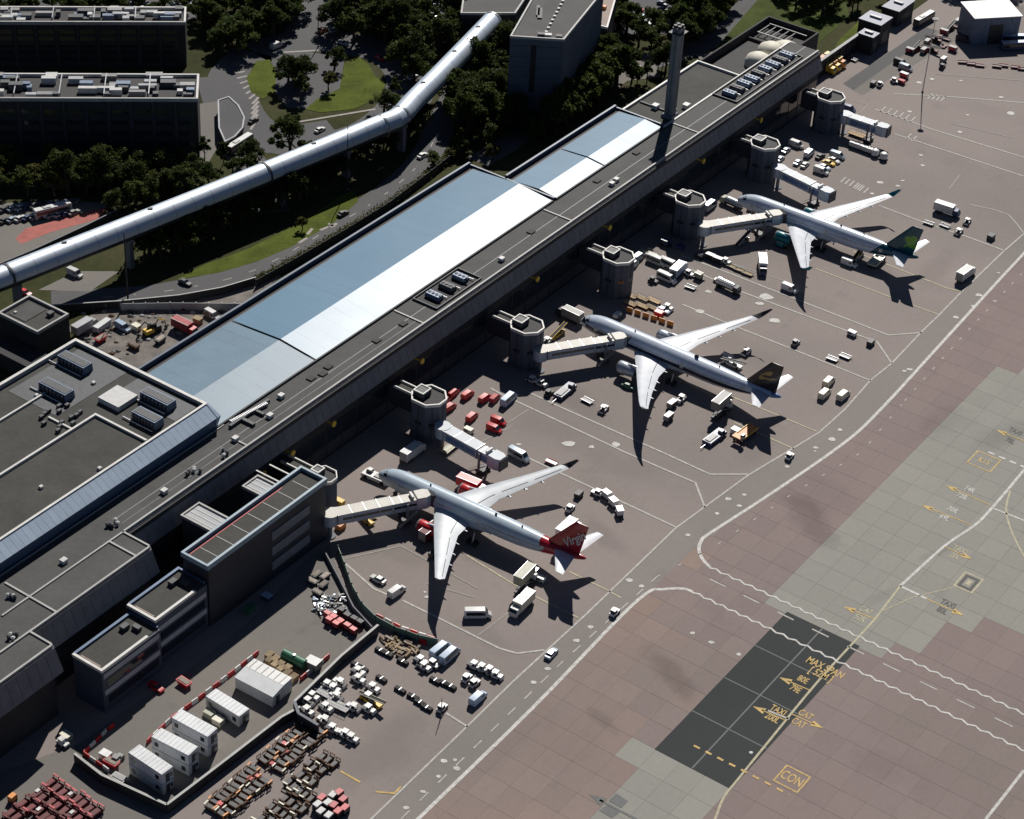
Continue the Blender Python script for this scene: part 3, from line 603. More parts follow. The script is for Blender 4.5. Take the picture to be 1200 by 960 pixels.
def airliner(name, label, loc, rz, S):
    """S: dictionary of shape and paint for one type of wide-body twin jet"""
    t = thing(name, label, 'airliner', loc, rz, 'wide-body jets parked nose-in at the pier')
    R, L, ZC = S['R'], S['L'], S['zc']
    prof = [(0, .04, -.8), (.25, .2, -.78), (.7, .36, -.72), (1.5, .55, -.58), (2.6, .72, -.4), (4, .84, -.24), (5.6, .93, -.1), (7.5, .985, -.02), (9.5, 1, 0)]
    k = L/63.0
    tail = [(40*k, 1, 0), (44*k, .965, .05), (48*k, .87, .2), (52*k, .72, .5), (55.5*k, .56, .85), (58.5*k, .42, 1.2), (61*k, .28, 1.5), (62.4*k, .17, 1.7), (L, .07, 1.8)]
    mid = [(x, 1, 0) for x in (16, 24, 32)]
    st = prof+mid+tail
    def sec(x, r, dz, n=32): return [(x, sin(2*pi*i/n)*R*r, ZC+dz+cos(2*pi*i/n)*R*r*1.02) for i in range(n)]
    mb = MB(); mb.loft([sec(*q) for q in st])
    mb.loft([[(x, sin(2*pi*i/16)*w_, ZC-R*.55+cos(2*pi*i/16)*h_) for i in range(16)] for x, w_, h_ in ((19, .5, .2), (21, 2.4, 1.3), (24, 2.95, 1.75), (31, 3.0, 1.8), (36, 2.3, 1.3), (39, .5, .3))])
    f = mb.build('fuselage', S['fus'], t, smooth=radians(50))
    def surf(x, a, off=.02):
        """point on the hull at station x, angle a from the top"""
        for (x0, r0, d0), (x1, r1, d1) in zip(st, st[1:]):
            if x0 <= x <= x1:
                q = (x-x0)/(x1-x0); r = r0+(r1-r0)*q; d = d0+(d1-d0)*q
                return Vector((x, sin(a)*(R*r+off), ZC+d+cos(a)*(R*r*1.02+off)))
    wd = MB()
    for sgn in (-1, 1):
        x = 8.0
        while x < S['win1']:
            if not any(abs(x-d) < .8 for d in S['doors']):
                a0, a1 = radians(80), radians(74)
                q = [surf(x, sgn*a0), surf(x+.26, sgn*a0), surf(x+.26, sgn*a1), surf(x, sgn*a1)]
                wd.face(q if sgn < 0 else q[::-1])
            x += .54
    tag(wd.build('cabin_windows', 'glass', t), kind='stuff')
    for sgn in (-1, 1):
        for d in S['doors']:
            mb = MB(); q = [[surf(d-.55+1.1*i/2, sgn*radians(a), .025) for a in (66, 74, 82, 90, 97)] for i in range(3)]
            for i in range(2):
                for j in range(4):
                    fc = [q[i][j], q[i][j+1], q[i+1][j+1], q[i+1][j]]; mb.face(fc if sgn > 0 else fc[::-1])
            mb.build('cabin_door', S['door'], t)
    for a0, a1 in ((2, 20), (22, 40), (42, 58)):
        for sgn in (-1, 1):
            mb = MB(); q = [surf(2.05+a0*.012, sgn*radians(a0), .03), surf(2.05+a1*.013, sgn*radians(a1), .03), surf(3.0+a1*.018, sgn*radians(a1), .03), surf(2.95+a0*.014, sgn*radians(a0), .03)]
            mb.face(q if sgn < 0 else q[::-1]); mb.build('cockpit_window', 'glass', t)
    for sgn in (-1, 1):
        W = S['wing']; mb = MB()
        rings = [airfoil(sgn*y, x, c, z, th) for y, x, c, z, th in W]
        if sgn < 0: rings = rings
        mb.loft(rings); wg = mb.build('wing', S['wingm'], t, smooth=radians(40))
        mb = MB(); rings = [airfoil(sgn*y, x, c, z, th) for y, x, c, z, th in S['tip']]; mb.loft(rings); mb.build('winglet', S['tipm'], wg, smooth=radians(40))
        mb = MB(); L_ = []
        for i in range(15):                                             # hinge gap of flaps and ailerons along the upper skin
            fy = 3.2+(W[-1][0]-1.5-3.2)*i/14
            for (y0, x0, c0, z0, t0), (y1, x1, c1, z1, t1) in zip(W, W[1:]):
                if y0 <= fy <= y1:
                    q = (fy-y0)/(y1-y0); xl, ch, zz, tt = x0+(x1-x0)*q, c0+(c1-c0)*q, z0+(z1-z0)*q, t0+(t1-t0)*q
            for f in (.7, .7+.2/ch):
                h = 5*tt*(.2969*math.sqrt(f)-.126*f-.3516*f*f+.2843*f**3-.1036*f**4)*ch+.015*ch*sin(pi*f); L_.append((xl+f*ch, sgn*fy, zz+h+.05))
        for i in range(14):
            if i in (4, 9): continue
            q = [L_[2*i], L_[2*i+1], L_[2*i+3], L_[2*i+2]]; mb.face(q if sgn > 0 else q[::-1])
        tag(mb.build('flap_gap', 'dark', wg), kind='stuff')
        for fy in S['fair']:
            for (y0, x0, c0, z0, _), (y1, x1, c1, z1, _) in zip(W, W[1:]):
                if y0 <= fy <= y1:
                    q = (fy-y0)/(y1-y0); te = x0+c0+(x1+c1-x0-c0)*q; zz = z0+(z1-z0)*q
            mb = MB(); mb.tube([(te-3.2, sgn*fy, zz-.25), (te-1.8, sgn*fy, zz-.42), (te-.2, sgn*fy, zz-.4), (te+.9, sgn*fy, zz-.3)], [.08, .3, .3, .05], 8)
            mb.build('flap_fairing', S['wingm'], wg, smooth=1)
        # flaps, a little drooped, and the dark slot in front of them
        ey, ex, ez, er, el = S['eng']; y = sgn*ey; mb = MB()
        def ring(x, r, n=20): return [(ex+x, y+sin(2*pi*i/n)*r*er, ez+cos(2*pi*i/n)*r*er) for i in range(n)]
        mb.loft([ring(0, .86), ring(.15, .95), ring(.7, 1.02), ring(el*.35, 1.05), ring(el*.65, .98), ring(el*.92, .78), ring(el*.92, .7), ring(el*.5, .68), ring(.9, .78), ring(.15, .8), ring(0, .86)], cap=False)
        en = mb.build('engine', S['engm'], t, smooth=radians(60))
        mb = MB(); mb.loft([ring(-.03, .88), ring(.1, .965), ring(.45, 1.005), ring(.46, .99), ring(.2, .84), ring(-.03, .84), ring(-.03, .88)], cap=False); mb.build('intake_lip', 'steel', en, smooth=radians(60))
        mb = MB(); mb.loft([ring(.95, .78), ring(1.0, .3), ring(.55, .12), ring(.4, .02)]); mb.build('fan', 'dark', en, smooth=radians(60))
        mb = MB(); mb.loft([ring(el*.8, .5), ring(el*.98, .46), ring(el*1.12, .2), ring(el*1.18, .03)]); mb.build('exhaust_cone', 'dark', en, smooth=1)
        mb = MB(); mb.loft([[(ex+a, y-.25, ez+er*.9), (ex+a, y+.25, ez+er*.9), (ex+b, y+.2, zt), (ex+b, y-.2, zt)] for a, b, zt in ((1.4, 2.6, ez+er*1.02), (3.5, 4.5, ez+er*1.25), (el*.95, el*1.15, ez+er*1.25))]); mb.build('pylon', S['wingm'], en)
        mb = MB(); mb.loft([airfoil(sgn*q[0], *q[1:]) for q in S['stab']]); mb.build('tailplane', S['stabm'], t, smooth=radians(40))
        gx = S['gear']; mb = MB(); mb.tube([(gx, sgn*4.2, 3.2), (gx, sgn*5.0, .8)], .22, 8)
        g = mb.build('main_gear', 'steel', t)
        for dx in (-1, 1):
            for dy in (-.55, .55):
                mb = MB(); mb.wheel(gx+dx, sgn*5.0+dy, .68, .68, .45, 14); mb.build('wheel', 'black', g)
    mb = MB(); mb.loft([fin_foil(*q) for q in S['fin']]); fn = mb.build('fin', S['finm'], t, smooth=radians(40))
    if S.get('script'):
        for sgn in (-1, 1):
            cu = bpy.data.curves.new('fin_lettering', 'FONT'); cu.body = S['script']; cu.size = 3.3; cu.shear = .35; cu.align_x = 'CENTER'; cu.align_y = 'CENTER'; cu.offset = .05
            o = bpy.data.objects.new('fin_lettering', cu); col.objects.link(o); dg = bpy.context.evaluated_depsgraph_get()
            me = bpy.data.meshes.new_from_object(o.evaluated_get(dg)); bpy.data.objects.remove(o); me.materials.clear(); me.materials.append(M['white'])
            o = bpy.data.objects.new('fin_lettering', me); col.objects.link(o); o.parent = fn
            r = Matrix(((cos(.75), -sin(.75), 0), (0, 0, -1), (sin(.75), cos(.75), 0))) if sgn < 0 else Matrix(((-cos(.75), -sin(.75), 0), (0, 0, 1), (-sin(.75), cos(.75), 0)))
            o.matrix_local = Matrix.Translation((59.6, sgn*.48, 11.4)) @ r.to_4x4()
    mb = MB(); mb.tube([(5.6, 0, ZC-R+.3), (5.4, 0, .6)], .16, 8); g = mb.build('nose_gear', 'steel', t)
    for dy in (-.3, .3):
        mb = MB(); mb.wheel(5.4, dy, .5, .5, .3, 12); mb.build('wheel', 'black', g)
    for x, h, l in S.get('antenna', ()):
        mb = MB(); z = surf(x, 0, 0).z; mb.loft([[(x, -.04, z-.05), (x+l, -.04, z-.05), (x+l, .04, z-.05), (x, .04, z-.05)], [(x+h*.6, -.02, z+h), (x+l, -.02, z+h), (x+l, .02, z+h), (x+h*.6, .02, z+h)]]); mb.build('antenna', 'dark', t)
    return t
A330 = dict(R=2.82, L=63.2, zc=5.15, win1=51, doors=(6.6, 16.6, 33.0, 51.5), door='unit_white', wingm='wing_grey', stabm='wing_white', eng=(9.4, 19.4, 2.75, 1.6, 5.8), gear=33.0,
            wing=[(0, 17.6, 12.4, 3.7, .13), (2.6, 19.4, 11.0, 3.8, .13), (9.4, 24.0, 7.4, 4.75, .11), (20, 31.6, 4.7, 6.0, .1), (28.6, 37.7, 2.7, 7.2, .1)],
            tip=[(28.6, 37.7, 2.7, 7.2, .1), (29.2, 38.5, 2.2, 7.5, .08), (29.7, 39.6, 1.7, 8.3, .07), (30.1, 41.4, .9, 9.7, .06)],
            fair=(5.6, 12, 16.5, 21), stab=[(.4, 54.2, 6.2, 6.6, .1), (1.4, 54.9, 5.7, 6.7, .1), (9.6, 60.3, 2.1, 7.8, .09)],
            fin=[(6.4, 50.2, 11, .08), (7.6, 52.0, 9.3, .09), (16.6, 59.3, 3.9, .08), (16.85, 59.9, 3.2, .05)], antenna=((16, .5, .6), (36, .6, .8), (44, .5, .6)))
VS = dict(A330, fus='fus_red', finm='fin_red', engm='red', tipm='dark', script='Virgin')  # winglets coloured near black to carry the shade on their upright faces
AL = dict(A330, fus='fus_teal', finm='fin_teal', engm='teal', tipm='teal', wingm='wing_white')
A350 = dict(R=2.98, L=66.4, zc=5.4, win1=56, doors=(6.8, 17.5, 36, 55.5), door='unit_white', wingm='wing_white', stabm='wing_white', eng=(10.5, 20.2, 2.9, 1.8, 6.2), gear=34.5, fus='fus_navy', finm='fin_navy', engm='silver', tipm='dark',  # white winglets painted near black, shade put into their colour
            wing=[(0, 18.2, 13.4, 3.8, .13), (2.8, 20.2, 11.8, 3.9, .13), (10.5, 25.8, 7.6, 4.9, .11), (20, 32.3, 4.8, 6.1, .1), (27, 37.2, 3.2, 7.2, .09), (29.5, 39.2, 2.6, 7.8, .09)],
            tip=[(29.5, 39.2, 2.6, 7.8, .09), (30.7, 40.5, 2.1, 8.4, .08), (31.7, 42, 1.5, 9.4, .07), (32.3, 43.9, .7, 10.8, .06)],
            fair=(6, 13, 17.5, 22), stab=[(.4, 57.0, 6.4, 6.9, .1), (1.4, 57.7, 5.9, 7.0, .1), (9.5, 62.6, 2.2, 8.1, .09)],
            fin=[(6.8, 53.6, 11, .08), (7.9, 55.0, 9.7, .09), (16.8, 61.9, 4.0, .08), (17.05, 62.5, 3.3, .05)], antenna=((18, .5, .6), (38, .9, 1.6), (46, .5, .6)))
airliner('airliner', 'white jet with a red tail fin, nearest of the three at the pier', (-33.5, 446.94, 0), -.5456, VS)
airliner('airliner', 'white jet with a black fin and dark stripe, middle of the three', (18.35, 525.92, 0), -.5867, A350)
airliner('airliner', 'white jet with a teal tail and green shamrock, farthest of the three', (67.54, 602.85, 0), -.564, AL)
# ================================================================== BUILDINGS
def part(parent, name, m, boxes, b, label=None):
    mb = MB()
    for q in boxes: tbox(mb, b, *q)
    o = mb.build(name, m, parent)
    if label: o['label'] = label
    return o
def hgt(base, top):
    """height of the point above photo pixel `base` (a ground point) seen at image row `top`"""
    g = at(*base); lo, hi = 0.0, 90.0
    for _ in range(40):
        z = (lo+hi)/2; q = Vector((g.x, g.y, z-CAM_H)); y = 480-F_PX*q.dot(up)/q.dot(fw)
        if y > top: lo = z
        else: hi = z
    return lo
def roof_vent(b, parent, u, v, z, s=1.0, m='unit_white', name='roof_vent'):
    mb = MB(); mb.box(u-b[0]-.7*s, u-b[0]+.7*s, -(v-b[1])-.6*s, -(v-b[1])+.6*s, z, z+.7*s, .1)
    mb.box(u-b[0]-.85*s, u-b[0]+.85*s, -(v-b[1])-.75*s, -(v-b[1])+.75*s, z+.7*s, z+.95*s, .15)
    return mb.build(name, m, parent)
M['wall_blue_dark'] = mat('dark_blue_cladding', (0.1, 0.15, 0.24), 0.35, 0.2, var=0.2, scale=0.3)
M['wall_navy'] = mat('navy_grey_wall', (0.06, 0.07, 0.105), 0.6, var=0.25, scale=0.3)
# ---------------------------------------------------------------- long pier terminal
ZR = 20.5
b = (-130, 0)
term = thing('terminal_building', 'long flat dark-roofed pier terminal running diagonally behind the jets', 'terminal', T(*b), TA)
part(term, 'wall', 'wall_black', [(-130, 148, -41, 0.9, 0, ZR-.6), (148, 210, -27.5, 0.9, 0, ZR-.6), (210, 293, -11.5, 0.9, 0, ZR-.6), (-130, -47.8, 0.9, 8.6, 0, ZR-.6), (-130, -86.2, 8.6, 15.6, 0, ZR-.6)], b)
part(term, 'roof', 'roof_strip', [(-130, 293, -10.9, -.35, ZR-.6, ZR), (-130, -47.9, -.35, 8.4, ZR-.62, ZR-.02), (-130, -86.4, 8.4, 15.4, ZR-.64, ZR-.04)], b)
part(term, 'roof_seam', 'fascia', [(-45, 293, -5.3, -5.05, ZR, ZR+.04), (-45, 70, -2.9, -2.75, ZR, ZR+.03)], b)
mb = MB()
for q in [(-47, 293, -.5, 0), (-130, -47.5, 8.2, 8.7), (-130, -86, 15.2, 15.7)]: tbox(mb, b, *q, ZR-.3, ZR+.35)
for u in (-47.6, -86.2): tbox(mb, b, u, u+.5, (0 if u > -60 else 8.7), (8.2 if u > -60 else 15.2), ZR-.3, ZR+.32)
mb.build('coping', 'coping_grey', term)
mb = MB()
for q in [(-86, -47.6, -.45, 0), (-130, 0, -10.9, -10.5)]: tbox(mb, b, *q, ZR-.2, ZR+.28)
mb.build('coping', 'coping_grey', term)
for u, v0, v1 in ((69.8, -10.5, -.5), (142, -10.5, -.5), (214.3, -10.5, -.5), (-3, -5.5, -.5), (-77.6, -8, 8.2), (-52, -.0, 8.2)):
    part(term, 'roof_upstand', 'coping_grey', [(u-.25, u+.25, v0, v1, ZR-.1, ZR+.3)], b)
# ribbed fascia: sloped panels below the roof edge
fp = {}
def fascia(u0, u1, v, W=3.0):
    n = int(round((u1-u0)/W)); w_ = (u1-u0)/n
    for i in range(n):
        k = round(w_, 3)
        if k not in fp:
            s = MB(); z0, z1 = 14.2, ZR-.35
            s.loft([[(.05, -2.5, z0), (.05, -1.4, z0), (.05, -.1, z1), (.05, -.35, z1)], [(k-.05, -2.5, z0), (k-.05, -1.4, z0), (k-.05, -.1, z1), (k-.05, -.35, z1)]])
            s.loft([[(0, -2.56, z0), (0, -2.4, z0), (0, -.2, z1), (0, -.4, z1)], [(.22, -2.56, z0), (.22, -2.4, z0), (.22, -.2, z1), (.22, -.4, z1)]])
            fp[k] = s.mesh('fascia_panel', 'fascia')
        o = bpy.data.objects.new('fascia_panel', fp[k]); col.objects.link(o); o.parent = term
        o.location = (u0+i*w_-b[0], -(v-b[1]), 0)
fascia(-47.5, 293, 0.0); fascia(-86, -47.5, 8.7); fascia(-130, -86, 15.7)
for u, v0, v1 in ((-47.5, 0, 11.1), (-86, 8.7, 18.1)):
    s = MB(); s.loft([[(u-b[0], -v0, 14.2), (u-b[0]+.3, -v0, 14.2), (u-b[0]+.3, -v0, ZR-.35), (u-b[0], -v0, ZR-.35)], [(u-b[0], -v1, 14.2), (u-b[0]+.3, -v1, 14.2), (u-b[0]+.3, -(v1-2.4), ZR-.35), (u-b[0], -(v1-2.4), ZR-.35)]]); s.build('fascia_end', 'fascia', term)
# facade: glazed bays between piers under the fascia
s = MB(); s.box(0.3, 6.2, -.07, .05, 5.0, 10.2); wm = s.mesh('window', 'glass')
s = MB(); s.box(0.3, 6.2, -.07, .05, 1.0, 4.4); wm2 = s.mesh('loading_door', 'unit_dark')
for i in range(52):
    u = -45+i*6.5
    for k in (wm, wm2):
        o = bpy.data.objects.new(k.name.split('.')[0], k); col.objects.link(o); o.parent = term; o.location = (u-b[0], -.93, 0)
# two plant wells with chillers; a flat black sheet stands for the pit's shade
for (u0, u1, v0, v1, n) in ((77.8, 98.3, -9.9, -2.0, 3), (240.5, 284.5, -10.7, -2.0, 9)):
    part(term, 'plant_well', 'black', [(u0, u1, v0, v1, ZR, ZR+.05)], b)
    part(term, 'well_kerb', 'unit_dark', [(u0-.3, u0, v0-.3, v1+.3, ZR, ZR+.6), (u1, u1+.3, v0-.3, v1+.3, ZR, ZR+.6), (u0, u1, v0-.3, v0, ZR, ZR+.55), (u0, u1, v1, v1+.3, ZR, ZR+.55)], b)
    for i in range(n):
        uc = u0+(i+.7)*(u1-u0)/(n+.3); mb = MB(); x, y = uc-b[0], -((v0+v1)/2-b[1])
        mb.box(x-1.3, x+1.3, y-2.9+random.random(), y+2.6, ZR+.3, ZR+1.5, .25)
        c = mb.build('chiller', 'wall_blue_dark' if i % 3 != 1 else 'unit_dark', term); mb = MB()
        for k in range(4): mb.cyl(x, y-2+k*1.25, ZR+1.5, ZR+1.7, .5, 10)
        mb.build('fan_cowl', 'unit_dark', c)
        mb = MB(); mb.tube([(x+1.8, y-3, ZR+.5), (x+1.8, y+3, ZR+.5)], .16, 6); mb.build('pipe', 'steel', term)
for u, v in ((110.5, -3.3), (168, -3.2), (171, -3.5), (18.5, -7.5), (10, -4), (-64, -3), (-30, -3.2), (-3, -4.2)): roof_vent(b, term, u, v, ZR, 1.1)
for u, v in ((66, -4.5), (30, -7), (33.5, -6), (37, -7), (129, -6), (167, -8), (190, -8.5), (55, -5)):
    part(term, 'roof_hatch', 'black', [(u-1.1, u+1.1, v-.9, v+.9, ZR+.04, ZR+.35)], b)
for u, v in ((-20, -3), (-47, -4), (-79, -3.4), (-10, -2.6), (-89, 7)):     # clusters of dark extract units
    for k in range(5):
        mb = MB(); x, y = u-b[0]+random.uniform(-1.6, 1.6), -v+random.uniform(-1.1, 1.1); mb.cyl(x, y, ZR, ZR+.9, .38, 8); mb.cyl(x, y, ZR+.9, ZR+1.15, .55, 8, .2)
        mb.build('extract_cowl', 'unit_white' if k % 2 else 'unit_dark', term)
mb = MB()
for i in range(22): tbox(mb, b, 1.5+i*.55, 1.8+i*.55, -10.2+.08*i, -9.2+.08*i, ZR, ZR+1.0)
mb.build('duct_louvre', 'steel', term)
part(term, 'duct', 'unit_dark', [(0, 15, -9.1, -8.3, ZR, ZR+.9), (4, 5, -8.3, -4.5, ZR, ZR+.8), (9, 9.8, -8.3, -5.5, ZR, ZR+.8)], b)
for px_, py_ in ((376, 490), (612, 320), (699, 261), (808, 183), (875, 135), (480, 417), (318, 560), (340, 530)):   # amber stand-number lamps under the fascia
    q = at(px_, py_, 12.4); u, v = UV(px_, py_, 12.4)
    mb = MB(); mb.loft([[(u-b[0]+cos(2*pi*i/10)*.85, yy, 12.5+sin(2*pi*i/10)*.9) for i in range(10)] for yy in (-3.6, -3.25)]); mb.box(u-b[0]-.15, u-b[0]+.15, -3.25, -.8, 12.2, 12.6); mb.build('stand_sign', 'yellow', term)
# ---------------------------------------------------------------- bright metal roofs
m, nt, bs = new_mat('bright_metal_roof'); c = coords(nt); n1 = noise(nt, worldpos(nt), .08, 4); n2 = noise(nt, worldpos(nt), 1.2, 3); oi = nt.nodes.new('ShaderNodeObjectInfo')
fac = mth(nt, 'ADD', mth(nt, 'MULTIPLY', oi.outputs['Random'], .03), mth(nt, 'ADD', .9, mth(nt, 'MULTIPLY', n1, .12)))
vm = nt.nodes.new('ShaderNodeVectorMath'); vm.operation = 'SCALE'; vm.inputs[0].default_value = (0.12, 0.235, 0.345); nt.links.new(fac, vm.inputs['Scale']); nt.links.new(vm.outputs[0], bs.inputs['Base Color'])
bs.inputs['Specular IOR Level'].default_value = 0.32; nt.links.new(mth(nt, 'ADD', .36, mth(nt, 'MULTIPLY', n1, .05)), bs.inputs['Roughness']); M['metal_roof'] = m
M['metal_roof_dull'] = mat('low_glare_metal_roof', (0.17, 0.255, 0.33), 0.42, 0.0, var=0.1, scale=0.15, rnd=0.03, spec=0.2)  # same roof metal toned duller to imitate weaker sun glare at the near end
def metal_hall(name, label, u0, u1, vb, vf, vr, ze, zr, cuts, base, tilt0=0.0):
    b = (base[0], base[1]); t = thing(name, label, 'hall', T(*b), TA)
    part(t, 'wall', 'wall_dark', [(u0, u1, vb-.4, vf+.3, ZR-.5, ze-.12)], b)
    part(t, 'parapet', 'navy_clad', [(u0-.4, u1+.4, vb-2.6, vb-1.9, 0, ze+1.2), (u1+.2, u1+.8, vb-1.9, vf, ZR-.4, ze+.5)], b)
    part(t, 'gutter', 'black', [(u0, u1, vb-1.9, vb-.4, ZR, ze-.3)], b)
    for a, e in zip(cuts, cuts[1:]):
        n = max(1, int(round((e-a)/5.2)))
        for i in range(n):
            ua, ub = a+(e-a)*i/n, a+(e-a)*(i+1)/n
            if i == n-1: ub -= .75
            for side in (0, 1):
                s = MB(); v0, v1 = (vb, vr) if side == 0 else (vr, vf); z0, z1 = (ze, zr) if side == 0 else (zr, ze)
                dz = random.uniform(-.008, .008)
                p = [(ua-b[0]+.012, -(v0-b[1]), z0+dz), (ub-b[0]-.012, -(v0-b[1]), z0-dz), (ub-b[0]-.012, -(v1-b[1]), z1-dz), (ua-b[0]+.012, -(v1-b[1]), z1+dz)]
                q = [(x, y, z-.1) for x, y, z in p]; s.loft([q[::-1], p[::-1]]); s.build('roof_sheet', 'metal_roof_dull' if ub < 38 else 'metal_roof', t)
        part(t, 'roof_joint', 'black', [(e-.75, e, vb+.1, vf-.1, ze-.12, ze-.02)], b)
    return t
M['navy_clad'] = mat('navy_cladding', (0.05, 0.075, 0.12), 0.4, 0.1, var=0.2, scale=0.3)
metal_hall('metal_roof_hall', 'large bright metal double-pitched roof along the back of the terminal', -2, 148, -40.5, -11.2, -23.4, ZR+.7, ZR+1.95, (-2, 37, 148), (-2, -40))
metal_hall('metal_roof_hall', 'smaller bright metal roof at the far end of the large one', 149.5, 209.5, -27.2, -11.2, -17.4, ZR+.7, ZR+1.4, (149.5, 176, 209.5), (149.5, -27))
# ---------------------------------------------------------------- terminal hall with blue cladding (left)
ZB = 27.0; b = (-150, -14)
hall = thing('terminal_hall', 'big flat-roofed hall with a blue clad wall and roof plant, left edge', 'terminal', T(*b), TA)
part(hall, 'wall', 'wall_blue_dark', [(-150, -2.6, -59.4, -14.6, 0, ZB-1.3)], b) if False else None
M['clad_pale'] = mat('pale_blue_cladding', (0.42, 0.51, 0.62), 0.35, var=0.1, scale=0.3, rnd=.04)
M['wall_blue_dark'] = mat('dark_blue_cladding', (0.1, 0.15, 0.24), 0.35, 0.2, var=0.2, scale=0.3)
part(hall, 'wall', 'wall_blue_dark', [(-150, -2.4, -59.6, -14.1, 0, ZB-1.3), (-150, -2.3, -14.0, -11.4, ZR-1, ZB-2.9)], b)
part(hall, 'roof', 'roof_dark', [(-150, -2.9, -59.0, -14.5, ZB-1.3, ZB-1.1)], b)
mb = MB(); n = 74
for i in range(n):
    a = -150+i*(147.2/n); e = a+147.2/n-.06; x0, x1 = a-b[0], e-b[0]
    s = MB(); s.loft([[(x0, .0, ZB-.1), (x0, .0, ZB-.4), (x0, -3.2, ZB-2.9), (x0, -3.6, ZB-2.6)], [(x1, .0, ZB-.1), (x1, .0, ZB-.4), (x1, -3.2, ZB-2.9), (x1, -3.6, ZB-2.6)]])
    s.build('cladding_panel', 'clad_pale', hall)
s = MB(); x = -2.4-b[0]; s.loft([[(x, .3, ZB-.1), (x, -3.5, ZB-2.7), (x, -2.6, ZB-6.4), (x, .3, ZB-6.4)], [(x+.6, .3, ZB-.15), (x+1.2, -3.5, ZB-2.7), (x+.6, -2.6, ZB-6.4), (x+.6, .3, ZB-6.4)]]); s.build('cladding_end', 'clad_pale', hall)
part(hall, 'parapet', 'wall_pale', [(-150, -2.4, -59.8, -59.2, ZB-1.1, ZB), (-2.9, -2.3, -59.2, -14.4, ZB-1.1, ZB), (-150, -2.9, -14.5, -14.05, ZB-1.1, ZB)], b)
part(hall, 'coping', 'kerb_white', [(-150, -2.2, -60, -59.1, ZB, ZB+.14), (-3.1, -2.2, -59.1, -14.6, ZB, ZB+.14), (-150, -2.2, -14.6, -13.95, ZB, ZB+.14)], b)
part(hall, 'roof_upstand', 'kerb_white', [(-150, -22.5, -33, -32.4, ZB-1.1, ZB-.4), (-23.1, -22.5, -32.4, -15.5, ZB-1.1, ZB-.42), (-150, -24, -49.3, -48.8, ZB-1.1, ZB-.5), (-31, -30.5, -41, -33, ZB-1.1, ZB-.6)], b)
for (u, v, l) in ((-10.5, -52, 9.5), (-22, -47, 9.5), (-9, -24.5, 9.5), (-16.5, -21, 8)):
    mb = MB(); x, y = u-b[0], -(v-b[1]); mb.box(x-1.7, x+1.7, y-l/2, y+l/2, ZB-1.0, ZB+1.3, .12); c = mb.build('air_handler', 'unit', hall)
    mb = MB(); mb.box(x-1.2, x+1.2, y-l/2+.4, y+l/2-.4, ZB+1.3, ZB+1.42); mb.build('grille', 'unit_dark', c)
    mb = MB()
    for i in range(7): yy = y-l/2+.8+i*(l-1.6)/6; mb.box(x-2.0, x-1.7, yy-.35, yy+.35, ZB-.9, ZB+.9)
    mb.build('louvre', 'unit_dark', c)
    mb = MB(); mb.tube([(x-2.6, y-l/2, ZB-.7), (x-2.6, y+l/2, ZB-.7), (x-2.6, y+l/2+2, ZB-.7)], .22, 6); mb.build('pipe', 'steel', c)
part(hall, 'skylight', 'unit_white', [(-18, -11, -36.5, -29.5, ZB-1.1, ZB+.4)], b)
part(hall, 'plant_deck', 'unit_dark', [(-29, -4, -57, -40, ZB-1.08, ZB-1.02), (-12, -4, -36, -16, ZB-1.08, ZB-1.02)], b)
for u, v in ((-52, -22), (-38, -16.5), (-60, -36), (-26, -50), (-13, -43)): roof_vent(b, hall, u, v, ZB-1.1, .7)
for k in range(14):
    mb = MB(); x, y = -34+(k % 7)*1.5-b[0], 22+(k//7)*5+random.uniform(-2, 2); mb.box(x, x+1.2, y, y+.8, ZB-1.1, ZB-.2); mb.build('plant_box', 'unit_dark', hall)
# ---------------------------------------------------------------- flat annex and chimney beyond the metal roofs
b = (210, -28)
an = thing('annex_building', 'flat grey roofed annex behind the chimney stack', 'building', T(*b), TA)
part(an, 'wall', 'wall_dark', [(210, 259, -28, -11.5, 0, ZR-1)], b); part(an, 'roof', 'roof_dark', [(210.4, 258.6, -27.6, -11.5, ZR-1, ZR-.8)], b)
part(an, 'coping', 'kerb_white', [(210, 259.2, -28.3, -27.6, ZR-1, ZR), (258.6, 259.2, -27.6, -11.5, ZR-1, ZR-.02), (210, 292, -11.5, -10.9, ZR-1, ZR+.3)], b)
for u, v in ((222, -15), (228, -13.5), (221, -21)): roof_vent(b, an, u, v, ZR-.8, 1.5)
part(an, 'roof_upstand', 'unit_dark', [(221, 221.5, -27, -17, ZR-.8, ZR-.3)], b)
# the boiler chimney rises from the annex roof
M['flue_grey'] = mat('matte_grey_flue', (0.17, 0.18, 0.19), 0.7, var=0.25, scale=0.3)
u, v = UV(785, 134, ZR); b = (u, v); ch = thing('chimney', 'tall cluster of grey metal flues standing on the annex roof', 'chimney', T(u, v, ZR-.8), TA)
for dx, dy in ((-.82, -.75), (.82, -.75), (-.82, .75), (.82, .75)):
    mb = MB(); mb.cyl(dx, dy, 0, 31.5, .88, 14); fl = mb.build('flue', 'flue_grey', ch, smooth=radians(50)); mb = MB(); mb.cyl(dx, dy, 31.5, 32.4, .6, 12); mb.build('flue_cap', 'dark', fl)
mb = MB()
for z in (8, 18, 27): mb.box(-1.5, 1.5, -1.4, 1.4, z, z+.25)
mb.build('collar', 'unit_dark', ch)
mb = MB(); mb.box(-2.4, 2.4, -2.3, 2.3, 29.8, 30); mb.build('platform', 'dark', ch); mb = MB(); mb.box(-2.2, 2.2, -2.1, 2.1, 0, 1.2, .2); mb.build('plinth', 'wall_grey', ch)
M['dome_cream'] = mat('pale_cream_fabric', (0.72, 0.69, 0.58), 0.6, var=0.1)
